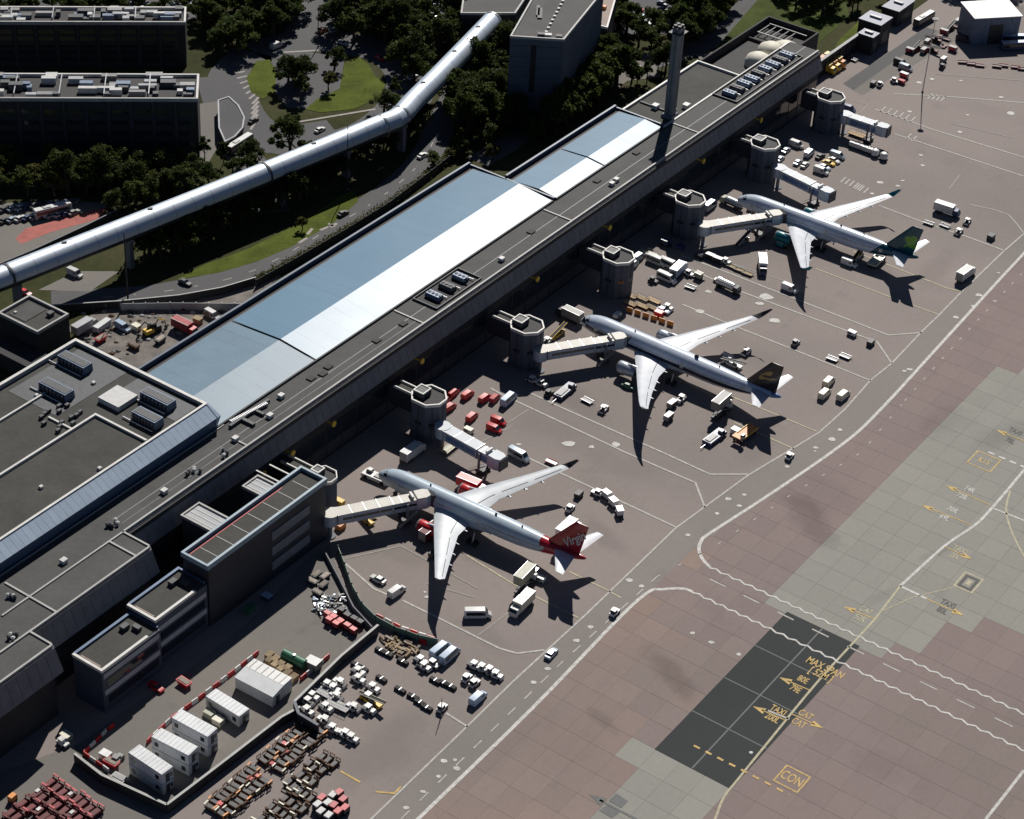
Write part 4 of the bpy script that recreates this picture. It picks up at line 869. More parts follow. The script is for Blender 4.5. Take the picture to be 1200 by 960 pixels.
# far end: dark roofless block holding three cream domes
b = (262, -27); eb = thing('end_building', 'dark roofless end block of the terminal holding cream domes', 'building', T(*b), TA)
part(eb, 'wall', 'wall_black', [(259.5, 309, -29, -28.4, 0, 19), (308.4, 309, -28.4, -8.5, 0, 19), (293.6, 308.4, -9.1, -8.5, 0, 19), (293.0, 293.6, -28.4, -8.5, 0, 17)], b)
part(eb, 'roof', 'wall_black', [(259.6, 308, -28, -11.6, 15.6, 16), (294, 308, -11.6, -9.2, 14, 14.5)], b)
part(eb, 'roof_grid', 'unit_dark', [(298, 307, -27+i*2.6, -26.6+i*2.6, 17, 17.2) for i in range(5)], b)
part(eb, 'roof_grid', 'coping_grey', [(298, 298.4, -27, -12, 17.2, 17.5), (306.6, 307, -27, -12, 17.2, 17.5)], b)
for px_, py_, r in ((904, 55, 4.8), (921, 54, 5.0), (889, 67, 4.6)):
    u, v = UV(px_, py_, 19); mb = MB(); x, y = u-b[0], -(v-b[1])
    mb.loft([[(x+cos(2*pi*i/20)*rr, y+sin(2*pi*i/20)*rr, z) for i in range(20)] for z, rr in ((15.9, r), (17.6, r), (19.2, r*.85), (20.2, r*.5), (20.6, .1))]); mb.build('dome', 'dome_cream', eb, smooth=radians(50))
b = (309, -8.8); ew = thing('perimeter_wall', 'long dark wall running on from the end of the terminal', 'wall', T(*b), TA)
part(ew, 'panel', 'wall_black', [(309, 352, -9.3, -8.3, 0, 6)], b); part(ew, 'coping', 'fascia', [(309, 352, -9.4, -8.2, 6, 6.3)], b)
for i in range(8): part(ew, 'pier', 'wall_black', [(312+i*5.3, 312.7+i*5.3, -8.3, -8.0, 0, 6)], b)
# ---------------------------------------------------------------- dark stair and plant buildings in front of the terminal
ZD = 19.0; b = (-42.5, 14); db = thing('dark_building', 'tall black clad building with a long narrow roof tray', 'building', T(*b), TA)
part(db, 'wall', 'wall_dark', [(-42.5, .5, 14.2, 22.2, 0, ZD-1.2)], b)
part(db, 'roof', 'roof_dark', [(-42.1, .1, 14.7, 21.8, ZD-1.2, ZD-1.0)], b)
part(db, 'parapet', 'coping_blue', [(-42.9, .9, 13.9, 14.6, ZD-1.4, ZD), (-42.9, .9, 21.7, 22.4, ZD-1.4, ZD), (-42.9, -42.3, 14.6, 21.7, ZD-1.4, ZD-.02), (.3, .9, 14.6, 21.7, ZD-1.4, ZD-.02)], b)
for i in range(7): part(db, 'roof_seam', 'coping_grey', [(-38+i*5.6, -37.8+i*5.6, 15.6, 21.7, ZD-1.0, ZD-.94)], b)
part(db, 'roof_strip', 'red_dull', [(-41.5, -8, 15.2, 15.5, ZD-1.0, ZD-.93)], b, 'faded red edge strip')
for k in range(3): part(db, 'louvre_bank', 'wall_grey', [(-20, -6, 22.2, 22.45, 3+k*4.6, 5.6+k*4.6)], b)
part(db, 'louvre_panel', 'wall_pale_blue', [(-21, -5.5, 22.2, 22.32, 1.5, 16.5)], b) if 'wall_pale_blue' in M else None
for (u0, u1, v0, v1) in ((-31.5, -24.8, 3.2, 14.0), (-13.5, -7.5, 7.0, 14.0)):
    part(db, 'link_roof', 'wall_pale', [(u0+.5, u1-.5, v0+.4, v1, ZD-2.0, ZD-1.6)], b)
    part(db, 'link_wall', 'wall_dark', [(u0+.3, u1-.3, v0+.3, v1, 0, ZD-2.0)], b)
    part(db, 'link_coping', 'coping_grey', [(u0, u0+.5, v0, v1, ZD-2, ZD-1.2), (u1-.5, u1, v0, v1, ZD-2, ZD-1.2), (u0+.5, u1-.5, v0, v0+.45, ZD-2, ZD-1.22)], b)
    for k in range(3): part(db, 'roof_rib', 'kerb_white', [(u0+1.2+k*1.6, u0+1.4+k*1.6, v0+.6, v1, ZD-1.6, ZD-1.5)], b)
part(db, 'roof_beam', 'kerb_white', [(-6.5, -6.1, 5.5, 13.5, ZD-1.6, ZD-1.3), (-2.6, -2.2, 6.5, 13.5, ZD-1.6, ZD-1.3)], b)
for nm, lab, u0, u1, v0, v1, z in (('plant_block', 'middle step of the dark blocks with pale copings, below the tall one', -60.5, -43.0, 13.2, 22.0, 14.2), ('plant_block', 'lowest step of the dark blocks with a pale coping, nearest the left edge', -79.5, -60.6, 14.5, 23.5, 13.0)):
    b = (u0, v1); t = thing(nm, lab, 'building', T(*b), TA)
    part(t, 'wall', 'wall_navy', [(u0, u1, v0, v1, 0, z-.8)], b) if 'wall_navy' in M else part(t, 'wall', 'wall_dark', [(u0, u1, v0, v1, 0, z-.8)], b)
    part(t, 'roof', 'roof_dark', [(u0+.4, u1-.4, v0+.4, v1-.4, z-.8, z-.6)], b)
    part(t, 'coping', 'kerb_white', [(u0-.2, u0+.5, v0, v1+.2, z-.8, z), (u0+.5, u1-4, v1-.5, v1+.2, z-.8, z-.02)], b)
    part(t, 'coping', 'wall_blue_dark', [(u0+.5, u1, v0-.2, v0+.5, z-.8, z-.04), (u1-.5, u1, v0+.5, v1-.5, z-.8, z-.06)], b)
    part(t, 'parapet_strip', 'brick_pale', [(u0+1, u0+1.4, v0+1.5, v1-1.5, z-.6, z-.5)], b)
    for k in range(2): part(t, 'window_band', 'glass', [(u0+1.5, u1-1, v1, v1+.06, 2+k*5, 4.2+k*5)], b)
    for k in range(2): part(t, 'wall_band', 'wall_pale', [(u0+.5, u1-.5, v1, v1+.12, 5+k*5, 6.4+k*5)], b)
    part(t, 'roof_unit', 'unit_dark', [(u1-6, u1-4, v0+2, v0+3.4, z-.6, z+.5), (u1-4, u1-2.8, v0+4, v0+6, z-.6, z+.4)], b)
# dark hut beside the building site
b = (6, -97); t = thing('plant_house', 'dark box building with a sunken roof beside the building site', 'building', T(*b), TA)
# (corner pixels at roof height 11)
Z = 11; c4 = [UV(px_, py_, Z) for px_, py_ in ((-2, 366), (36, 346), (76, 370), (44, 388))]; u0 = min(c[0] for c in c4); u1 = max(c[0] for c in c4); v0 = min(c[1] for c in c4); v1 = max(c[1] for c in c4)
part(t, 'wall', 'wall_black', [(u0, u1, v0, v1, 0, Z-1)], b); part(t, 'roof', 'roof_dark', [(u0+.5, u1-.5, v0+.5, v1-.5, Z-1, Z-.8)], b)
part(t, 'parapet', 'coping_grey', [(u0-.1, u1+.1, v0-.1, v0+.5, Z-1, Z), (u0-.1, u1+.1, v1-.5, v1+.1, Z-1, Z), (u0-.1, u0+.5, v0+.5, v1-.5, Z-1, Z-.02), (u1-.5, u1+.1, v0+.5, v1-.5, Z-1, Z-.02)], b)
part(t, 'roof_panel', 'roof_strip', [(u0+2, u1-2, v0+2, v0+(v1-v0)*.55, Z-.8, Z-.6)], b); roof_vent(b, t, u1-3, v1-4, Z-.8, 1.2, 'unit_dark'); roof_vent(b, t, u0+3.5, v0+3, Z-.8, .6)
part(t, 'lower_roof', 'wall_black', [(u0-8, u0-.2, v0+4, v1+6, 0, 5)], b)
# ---------------------------------------------------------------- two car park buildings (upper left), lined up with the world x axis
def wbox(mb, o, x0, x1, y0, y1, z0, z1): mb.box(x0-o.x, x1-o.x, y0-o.y, y1-o.y, z0, z1)
def car_park(name, label, br, bl, top_front, depth_px, z):
    """br/bl ground pixels of the front corners; z roof height"""
    A, B = at(*br), at(*bl); o = Vector((B.x, B.y, 0)); ang = atan2(A.y-B.y, A.x-B.x); L = (A-B).length; D = depth_px
    t = thing(name, label, 'car park', o, ang)
    def P(nm, m, bx, lab=None):
        mb = MB()
        for q in bx: mb.box(*q)
        return mb.build(nm, m, t)
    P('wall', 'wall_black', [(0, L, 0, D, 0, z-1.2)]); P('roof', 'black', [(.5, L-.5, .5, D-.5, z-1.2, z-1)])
    P('coping', 'coping_grey', [(-.2, L+.2, -.2, .5, z-1.2, z)]); P('coping', 'kerb_white', [(L-.5, L+.2, .5, D-.5, z-1.2, z-.02), (-.2, L+.2, D-.5, D+.2, z-1.2, z-.01)])
    n = int(L/7)
    for i in range(n): P('pilaster', 'wall_dark', [(2+i*7, 2.9+i*7, -.35, 0, 0, z-1.3)])
    for i in range(n):
        for k in range(5): P('opening', 'glass', [(3.2+i*7, 8.4+i*7, -.08, 0, 2+k*(z-4)/5, 2+k*(z-4)/5+1.6)])
    rng = random.Random(len(label))
    for i in range(46):
        x = rng.uniform(2, L-3); y = rng.uniform(1.5, D-2.5); w_, d_, h_ = rng.uniform(1.5, 6), rng.uniform(1.2, 2.6), rng.uniform(.8, 2.2)
        P('roof_unit', ('unit', 'unit_white', 'unit_dark', 'grey', 'wall_pale', 'unit_dark')[i % 6], [(x, min(x+w_, L-1), y, y+d_, z-1, z-1+h_)])
    for i in range(int(L/14)): P('roof_frame', 'steel', [(8+i*14, 8.3+i*14, 1.5, D-1.5, z+.6, z+.9), (8+i*14, 8.2+i*14, 1.5, 1.7, z-1, z+.6), (8+i*14, 8.2+i*14, D-1.7, D-1.5, z-1, z+.6)])
    return t
car_park('car_park_building', 'dark multi-storey block with a pale-edged roof full of plant, upper left', (234, 190), (-60, 190), 0, 17, 23)
car_park('car_park_building', 'second dark block behind the first, cut by the top left corner', (219, 78), (-60, 78), 0, 12, 17)
# ---------------------------------------------------------------- office tower block at the top
def tower_part(t, nm, m, bx):
    mb = MB()
    for q in bx: mb.box(*q)
    return mb.build(nm, m, t)
M['wall_slate'] = mat('slate_blue_wall', (0.1, 0.115, 0.15), 0.7, var=0.25, scale=0.2)
def slab_block(name, label, pxs, z, wall, roof, cop, cat='building'):
    """building drawn by its roof outline (photo corners at roof height z): front left, front right, back right, back left"""
    P = [at(x, y, z) for x, y in pxs]; o = Vector((P[0].x, P[0].y, 0)); pl = [(p.x-o.x, p.y-o.y) for p in P]
    t = thing(name, label, cat, o); mb = MB(); mb.prism(pl, 0, z-.8); mb.build('wall', wall, t); mb = MB(); mb.prism(pl, z-.8, z-.6, .985); mb.build('roof', roof, t)
    mb = MB(); mb.rim(pl, .6, z-.85, z, -.1); mb.build('coping', cop, t)
    A, B, C, D = [Vector((*q, 0)) for q in pl]
    def on(fa, fb): return A+(B-A)*fa+(D-A)*fb      # across the front, back along the side
    return t, on, A, B, C, D
t, on, A, B, C, D = slab_block('tower_block', 'dark concrete tower block with a grey roof at the top centre', [(598, 42), (661, 46), (708, -12), (630, -14)], 32, 'wall_slate', 'roof_strip', 'coping_grey')
fa = atan2((B-A).y, (B-A).x); n = Vector((sin(fa), -cos(fa), 0)); W = (B-A).length
def face_part(nm, m, f0, f1, z0, z1, th=.1):
    c = (A+(B-A)*(f0+f1)/2)+n*th/2; mb = MB(); mb.obox((c.x, c.y), fa, W*(f1-f0), th, z0, z1); return mb.build(nm, m, t)
face_part('slot', 'black', .4, .5, 12, 29); face_part('panel_joint', 'dark', .02, .98, 28.6, 28.8, .05)
for k in range(7): face_part('panel_joint', 'dark', .02, .98, 3+k*3.6, 3.12+k*3.6, .05)
for q, m_, s in (((.66, .05), 'unit_white', (3, 1.6, 1.2)), ((.55, .05), 'unit_dark', (2.4, 1.6, 1.3)), ((.88, .05), 'unit_dark', (2, 1.6, 1)), ((.3, .5), 'unit_dark', (1.5, 8, .5)), ((.24, .55), 'unit_dark', (1.2, 8, .5))):
    c = on(*q); mb = MB(); mb.obox((c.x, c.y), fa, s[0], s[1], 31.4, 31.4+s[2]); mb.build('roof_unit', m_, t)
for i in range(11):
    c = on(.6, .14+i*.08); mb = MB(); mb.obox((c.x, c.y), fa, .9, .9, 31.4, 31.9); mb.build('roof_light', 'unit_white', t)
t, on, A, B, C, D = slab_block('low_block', 'low dark roofed block that the tube bridge runs into', [(540, 15), (604, 15), (625, -16), (545, -18)], 15, 'wall_black', 'roof_strip', 'coping_grey')
fa = atan2((B-A).y, (B-A).x); n = Vector((sin(fa), -cos(fa), 0)); W = (B-A).length
for k in range(6): face_part('window', 'glass', .04+k*.16, .17+k*.16, 6, 12.5)
t, on, A, B, C, D = slab_block('pink_roof_block', 'narrow block with a pinkish flat roof right of the tower block', [(692, 27), (712, 32), (725, -14), (699, -15)], 16, 'wall_black', 'brick_pale', 'kerb_white')
fa = atan2((B-A).y, (B-A).x); n = Vector((sin(fa), -cos(fa), 0)); W = (B-A).length
for k in range(3): face_part('window', 'glass', .1, .9, 3+k*4.2, 5+k*4.2)
for q in ((.25, .5), (.6, .5)):
    c = on(*q); mb = MB(); mb.obox((c.x, c.y), fa, 1.8, 1.5, 15.4, 16.6); mb.build('roof_unit', 'orange', t)
# curved pavilion by the roundabout
mb = MB(); c = [at(x, y, 4) for x, y in ((256, 118), (268, 114), (279, 124), (286, 138), (284, 150), (275, 160), (264, 166), (257, 150))]; o = at(268, 150)
t = thing('pavilion', 'low pavilion with a curved pale-edged roof beside the car park building', 'building', (o.x, o.y, 0)); pl = [(p.x-o.x, p.y-o.y) for p in c]
mb.prism(pl, 0, 3.6, 1.0); mb.build('wall', 'wall_black', t); mb = MB(); mb.prism(pl, 3.6, 4.0, 1.03); mb.build('roof', 'asphalt', t); mb = MB(); mb.rim(pl, .5, 3.8, 4.25, -.3); mb.build('coping', 'wall_pale', t)
# blue metal shed in the top right corner
A, B = at(1191, 50), at(1137, 53); ang = atan2(A.y-B.y, A.x-B.x); t = thing('metal_shed', 'blue metal shed with a white roof in the top right corner', 'shed', B, ang); L = (A-B).length; H = hgt((1137, 53), 21)
tower_part(t, 'wall', 'wall_shed', [(0, L, 0, 13, 0, H-.4)]) if 'wall_shed' in M else tower_part(t, 'wall', 'unit', [(0, L, 0, 13, 0, H-.4)])
mb = MB(); mb.loft([[(-.4, -.4, H-.4), (L+.4, -.4, H-.4), (L+.4, -.4, H-.1), (-.4, -.4, H-.1)], [(-.4, 13.4, H-.2), (L+.4, 13.4, H-.2), (L+.4, 13.4, H+.3), (-.4, 13.4, H+.3)]]); mb.build('roof', 'white', t)
tower_part(t, 'door', 'dark', [(L*.35, L*.65, -.1, 0, 0, H*.7)])
for i in range(9): tower_part(t, 'cladding_rib', 'unit', [(.5+i*L/9, .7+i*L/9, -.08, 0, .3, H-.6)])
# dark hangars at the far end of the apron
for lab, x, y, l, wd, h in (('dark tall screen building beside the far asphalt lane', 1022, 48, 9, 9, 9), ('narrow dark kiosk nearest the far end of the asphalt lane', 1015, 60, 5, 6, 7), ('dark blue roofed hut behind the coach at the far edge', 1050, 22, 13, 7, 6)):
    t = thing('dark_hut', lab, 'hut', at(x, y), TA); tower_part(t, 'wall', 'wall_black', [(-l/2, l/2, -wd/2, wd/2, 0, h)]); tower_part(t, 'roof', 'navy', [(-l/2-.2, l/2+.2, -wd/2-.2, wd/2+.2, h, h+.3)]); tower_part(t, 'door', 'unit_dark', [(-l/4, l/4, -wd/2-.08, -wd/2, 0, h*.6)]); tower_part(t, 'roof_unit', 'unit_white', [(-.6, .6, -wd/4, wd/4, h+.3, h+1)])
# ================================================================== ROTUNDAS, JET BRIDGES, TUBE BRIDGE, MASTS
M['wall_tower'] = mat('blue_grey_concrete', (0.075, 0.088, 0.12), 0.75, var=0.2, scale=0.3)
M['bridge_side'] = mat('bridge_side_silver', (0.44, 0.5, 0.58), 0.4, 0.2, var=0.15, scale=0.5)
M['bridge_blue'] = mat('bridge_side_blue', (0.12, 0.2, 0.36), 0.4, 0.1, var=0.2, scale=0.5)
M['bridge_roof'] = mat('bridge_roof_cream', (0.5, 0.48, 0.43), 0.5, var=0.2, scale=0.6)
M['bridge_roof_white'] = mat('bridge_roof_white', (0.46, 0.5, 0.55), 0.5, var=0.15, scale=0.6)
m, nt, bs = new_mat('tube_silver'); n1 = noise(nt, worldpos(nt), .3, 3)
bs.inputs['Base Color'].default_value = (0.56, 0.63, 0.72, 1); bs.inputs['Metallic'].default_value = 0.4; nt.links.new(mth(nt, 'ADD', .4, mth(nt, 'MULTIPLY', n1, .15)), bs.inputs['Roughness']); M['tube'] = m
def rotunda(label, px_, py_, zt=12.5, link_to=2.5, s=1.0):
    u, v = UV(px_, py_, zt); b = (u, v); t = thing('gate_tower', label, 'tower', T(u, v), TA, 'gate towers along the front of the pier')
    hx = [(-4.4*s, 2.2*s), (-4.4*s, -2.4*s), (-1.6*s, -5.0*s), (1.6*s, -5.0*s), (4.4*s, -2.4*s), (4.4*s, 2.2*s), (1.6*s, 4.4*s), (-1.6*s, 4.4*s)]
    mb = MB(); mb.prism(hx, 0, zt-.7); mb.build('wall', 'wall_tower', t)
    for i in range(8):
        a, c = Vector(hx[i]), Vector(hx[(i+1) % 8]); d = c-a; L = d.length
        if L < 3: continue
        ang = atan2(d.y, d.x); n = Vector((d.y, -d.x)).normalized()
        cx = (a+c)/2
        if n.dot(cx) < 0: n = -n
        mb = MB(); p = cx+n*.05; mb.obox((p.x, p.y), ang, .2, .14, .3, zt-1.0); mb.build('wall_joint', 'dark', t)
        mb = MB(); p = cx+n*.03; mb.obox((p.x, p.y), ang, L*.45, .1, 5.4, 6.3); mb.build('window', 'glass', t)
    mb = MB(); mb.prism(hx, zt-.7, zt-.5, .97); mb.build('roof', 'black', t)
    mb = MB(); mb.rim(hx, .42*s, zt-.75, zt+.12, -.1); mb.build('coping', 'kerb_white', t)
    hh = [(-2*s, 3.6*s), (-2*s, .2*s), (1.6*s, .2*s), (1.6*s, 3.6*s)]
    mb = MB(); mb.prism(hh, zt-.5, zt+1.1); h = mb.build('roof_hut', 'unit_dark', t); mb = MB(); mb.rim(hh, .35, zt+1.0, zt+1.3, -.05); mb.build('hut_coping', 'kerb_white', h)
    yl = v-link_to
    if yl > 6:
        mb = MB(); mb.box(-1.6, 1.6, 4.3*s, yl, 5.5, zt-1.2); mb.build('link_corridor', 'wall_dark', t)
        mb = MB(); mb.box(-1.75, -1.4, 4.3*s, yl-1.5, zt-1.25, zt-.5); mb.box(1.4, 1.75, 4.3*s, yl-1.5, zt-1.25, zt-.5); mb.build('link_coping', 'kerb_white', t)
        mb = MB(); mb.box(-1.3, 1.3, 4.3*s, yl, zt-1.2, zt-1.05); mb.build('link_roof', 'roof_dark', t)
    return t
rotunda('gate tower with the parked bridge above the red fin jet nose', 502, 463)
rotunda('gate tower whose bridge reaches the jet with the black fin', 617, 380)
rotunda('gate tower standing alone above the orange barrier boxes', 724, 299)
rotunda('gate tower whose bridge reaches the jet with the teal tail', 808, 232)
rotunda('gate tower with the parked bridge beside the rows of vans', 896, 167)
rotunda('farthest gate tower, beside the yellow lift trucks', 973, 112)
rotunda('small gate tower at the end of the tall black building', 378, 556, 12.5, 1, .75)
def jet_bridge(label, a, c, docked, zr=7.5, blue=False):
    A, B = at(a[0], a[1], zr), at(c[0], c[1], zr); d = B-A; L = d.length; ang = atan2(d.y, d.x)
    t = thing('jet_bridge', label, 'jet bridge', (A.x, A.y, 0), ang, 'passenger boarding bridges at the gates')
    zf = zr-3.0; L1 = L*.55
    side = 'bridge_side'; roof = 'bridge_roof' if docked else 'bridge_roof_white'
    mb = MB(); mb.cyl(0, 0, 0, zf, .55, 12); mb.cyl(0, 0, 0, .3, 1.5, 12); mb.build('rotunda_column', 'wall_grey', t)
    mb = MB(); mb.cyl(0, 0, zf-.2, zr-.1, 2.1, 16); r = mb.build('pivot_drum', side, t, smooth=radians(40)); mb = MB(); mb.cyl(0, 0, zr-.1, zr+.12, 2.25, 16); mb.build('drum_roof', roof, r)
    for nm, x0, x1, w_, zz in (('tunnel', 1.6, L1+2, 1.75, 0), ('tunnel', L1, L-3, 1.5, -.22)):
        mb = MB(); mb.box(x0, x1, -w_, w_, zf+zz, zr-.15+zz); tn = mb.build(nm, side, t)
        mb = MB(); mb.box(x0-.05, x1+.05, -w_-.06, w_+.06, zr-.15+zz, zr+zz); mb.build('tunnel_roof', roof, tn)
        for sg in (-1, 1):
            mb = MB(); mb.box(x0+1.2, x1-.4, sg*w_-.04, sg*w_+.04, zf+.55+zz, zr-.75+zz) if blue else mb.box(x0+1.2, x1-.4, sg*w_-.04, sg*w_+.04, zf+1.2+zz, zr-1.1+zz)
            mb.build('side_panel', 'bridge_blue' if blue else 'glass', tn)
        n = max(2, int((x1-x0)/3))
        for i in range(n+1):
            mb = MB(); x = x0+(x1-x0)*i/n; mb.box(x-.08, x+.08, -w_-.1, w_+.1, zf+zz-.08, zr+.06+zz); mb.build('rib', 'steel', tn)
    # cab
    cb = [(L-3.4, -1.9), (L-.8, -2.0), (L+.6, -1.3), (L+.6, 1.3), (L-.8, 2.0), (L-3.4, 1.9)]
    mb = MB(); mb.prism(cb, zf-.3, zr-.1); k = mb.build('cab', side, t)
    mb = MB(); mb.prism(cb, zr-.1, zr+.25, .92); mb.build('cab_roof', roof, k)
    mb = MB(); mb.box(L+.55, L+.65, -1.2, 1.2, zf+.6, zr-.6); mb.build('cab_window', 'glass', k)
    mb = MB(); n = 6
    mb.loft([[(L+.5+i*.22, -1.7-(.18 if i % 2 else 0), zf-.2), (L+.5+i*.22, 1.7+(.18 if i % 2 else 0), zf-.2), (L+.5+i*.22, 1.6+(.18 if i % 2 else 0), zr+.1+(.15 if i % 2 else 0)), (L+.5+i*.22, -1.6-(.18 if i % 2 else 0), zr+.1+(.15 if i % 2 else 0))] for i in range(n if docked else 3)]); mb.build('bellows', 'unit_dark', k)
    mb = MB(); mb.box(L-4.6, L-4.0, -1.2, 1.2, zr, zr+.7); mb.build('roof_unit', 'unit_white', k)
    # drive columns and bogie
    xd = L-6
    for sg in (-1, 1):
        mb = MB(); mb.box(xd-.25, xd+.25, sg*2.0-.25, sg*2.0+.25, 1.0, zr-.6); lg = mb.build('drive_leg', 'wall_grey', t)
        mb = MB(); mb.wheel(xd+.75, sg*1.3, .55, .55, .4, 12); mb.wheel(xd-.75, sg*1.3, .55, .55, .4, 12); mb.build('wheel_pair', 'black', lg)
    mb = MB(); mb.box(xd-1.1, xd+1.1, -2.2, 2.2, .75, 1.15); mb.build('bogie_beam', 'dark', t)
    # service stair
    mb = MB(); mb.loft([[(L-3.4, -2.9, zf-.2), (L-3.4, -2.1, zf-.2), (L-3.4, -2.1, zf), (L-3.4, -2.9, zf)], [(L-8.5, -2.9, .1), (L-8.5, -2.1, .1), (L-8.5, -2.1, .3), (L-8.5, -2.9, .3)]])
    st = mb.build('service_stair', 'steel', t)
    mb = MB(); mb.tube([(L-3.4, -2.9, zf+.9), (L-8.5, -2.9, 1.1)], .05, 5); mb.build('hand_rail', 'steel', st)
    return t
jet_bridge('cream roofed bridge docked at the jet with the red fin', (387, 601), (501, 578), True)
jet_bridge('silver bridge standing clear beside the parked red vans', (519, 499), (588, 537), False, blue=True)
jet_bridge('cream roofed bridge docked at the jet with the black fin', (634, 409), (731, 393), True)
jet_bridge('cream roofed bridge docked at the jet with the teal tail', (826, 263), (914, 249), True)
jet_bridge('blue sided bridge standing clear behind the teal tailed jet', (914, 196), (974, 225), False, blue=True)
jet_bridge('farthest bridge, blue sided, near the white tanks', (991, 133), (1040, 149), False, blue=True)
# ------------------------------------------------------------------ silver tube bridge
P3 = smooth_pts([at(x, y, 13.2) for x, y in ((-90, 362), (0, 327), (150, 268), (310, 204), (395, 169), (440, 150), (466, 139), (484, 120), (520, 84), (577, 25))], 6)
tb = thing('tube_bridge', 'long silver tube footbridge sweeping over the roads on piers', 'footbridge', (P3[0].x, P3[0].y, 0)); o = Vector((P3[0].x, P3[0].y, 0))
# resample evenly
acc = [0]
for p, q in zip(P3, P3[1:]): acc.append(acc[-1]+(q-p).length)
def along(s):
    for i in range(len(acc)-1):
        if acc[i] <= s <= acc[i+1]+1e-6: return P3[i]+(P3[i+1]-P3[i])*((s-acc[i])/(acc[i+1]-acc[i]))
    return P3[-1]
TOTAL = acc[-1]; NS = int(TOTAL/7)
def tube_ring(s, r, a0, a1, n, flat_bottom=False):
    c = along(s); d = (along(min(s+1.5, TOTAL))-along(max(s-1.5, 0))); d.z = 0; d.normalize(); n_ = Vector((-d.y, d.x, 0))
    return [c-o+n_*sin(a0+(a1-a0)*i/n)*r+Vector((0, 0, 1))*cos(a0+(a1-a0)*i/n)*r for i in range(n+1)]
for i in range(NS):
    s0, s1 = TOTAL*i/NS, TOTAL*(i+1)/NS-.08
    mb = MB(); mb.loft([tube_ring(s0, 3.6, -1.75, 1.75, 20), tube_ring((s0+s1)/2, 3.6, -1.75, 1.75, 20), tube_ring(s1, 3.6, -1.75, 1.75, 20)], closed=False)
    for k, f in enumerate(mb.f): mb.f[k] = tuple(reversed(f))
    mb.build('tube_section', 'tube', tb, smooth=1)
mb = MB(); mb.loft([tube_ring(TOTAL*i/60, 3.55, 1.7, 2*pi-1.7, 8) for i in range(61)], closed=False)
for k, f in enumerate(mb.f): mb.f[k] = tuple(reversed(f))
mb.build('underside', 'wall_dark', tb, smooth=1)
mb = MB(); c = along(0)-o; mb.loft([tube_ring(TOTAL-.05, 3.55, 0, 2*pi, 20)[:-1], tube_ring(TOTAL, 3.65, 0, 2*pi, 20)[:-1]]); mb.build('end_ring', 'steel', tb)
def nearest(px_, py_):
    best = min(range(400), key=lambda k: (along(TOTAL*k/400)-at(px_, py_, 13.2)).length); return TOTAL*best/400
for x, y in ((312, 206), (12, 325), (448, 147), (470, 136), (578, 26)):
    s = nearest(x, y); s = min(max(s, .5), TOTAL-.5); mb = MB(); mb.loft([tube_ring(s-.4, 3.8, -1.9, 1.9, 20), tube_ring(s+.4, 3.8, -1.9, 1.9, 20)], closed=False)
    for k, f in enumerate(mb.f): mb.f[k] = tuple(reversed(f))
    mb.build('joint_collar', 'steel' if x > 400 else 'unit_dark', tb, smooth=1)
for x, y in ((76, 297), (175, 257), (367, 180), (495, 108), (530, 71), (546, 40)):
    c = along(nearest(x, y))-o; mb = MB(); mb.obox((c.x, c.y), radians(20), 1.4, .7, c.z+3.5, c.z+3.9); mb.build('roof_vent', 'unit_dark', tb)
for x, y in ((20, 322), (150, 268), (236, 234), (330, 196), (405, 165), (472, 134), (530, 74)):
    c = along(nearest(x, y))-o; mb = MB(); mb.obox((c.x, c.y), TA, 1.6, 2.4, -.5, c.z-2.9); pr = mb.build('pier', 'wall_grey', tb); mb = MB(); mb.obox((c.x, c.y), TA-.45, 1.8, 5.0, c.z-3.6, c.z-2.7); mb.build('pier_head', 'wall_grey', pr)
# ------------------------------------------------------------------ masts
def mast(label, px_, py_, top, r=.35, lamps=True):
    p = at(px_, py_); H = hgt((px_, py_), top); t = thing('lighting_mast', label, 'lamp mast', p)
    mb = MB(); mb.cyl(0, 0, 0, H, r, 8, r*.5); mb.build('pole', 'steel' if lamps else 'dark', t); mb = MB(); mb.cyl(0, 0, 0, .5, r*2, 8); mb.build('base', 'wall_grey', t)
    if lamps:
        mb = MB(); mb.cyl(0, 0, H-.4, H, .8, 8); mb.build('lamp_ring', 'dark', t)
        for k in range(6): mb = MB(); mb.obox((cos(k*pi/3)*.8, sin(k*pi/3)*.8), k*pi/3, .5, .7, H-.5, H); mb.build('lamp', 'unit_white', t)
    return t
mast('tall apron floodlight mast near the top right vehicles', 1081, 108, 22, .22)
mast('thin dark mast beside the tube bridge and the building site', 150, 352, 272, .3, False)
mast('thin mast rising from the upper branch of the roundabout road', 373, 55, 8, .2, False)
mast('thin mast in front of the bend of the tube bridge', 407, 222, 145, .2, False)
mast('slim apron lamp post among white tractors in the lower park', 517, 840, 818, .15, False)
# ------------------------------------------------------------------ fence, barriers and retaining walls round the works compound
def wall_run(name, label, cat, pts, h, th, m, top=None, z=0.0, posts=None, group=None):
    P = [at(*p) for p in pts]; o = P[0].copy(); t = thing(name, label, cat, (o.x, o.y, 0), 0, group)
    for p, q in zip(P, P[1:]):
        d = q-p; L = d.length; n = max(1, int(round(L/4.0))); a = atan2(d.y, d.x)
        for i in range(n):
            c = p+d*((i+.5)/n)-o; mb = MB(); mb.obox((c.x, c.y), a, L/n-.04, th, z, h); mb.build('panel', m, t)
            if top: mb = MB(); mb.obox((c.x, c.y), a, L/n, th+.12, h, h+.12); mb.build('coping', top, t)
            if posts: e = p+d*(i/n)-o; mb = MB(); mb.obox((e.x, e.y), a, .2, th+.2, z, h+.3); mb.build('post', posts, t)
    return t
wall_run('retaining_wall', 'dark retaining wall between the works compound and the tractor park', 'wall', [(443, 742), (400, 778), (345, 832)], 2.6, .5, 'wall_dark', 'coping_grey')
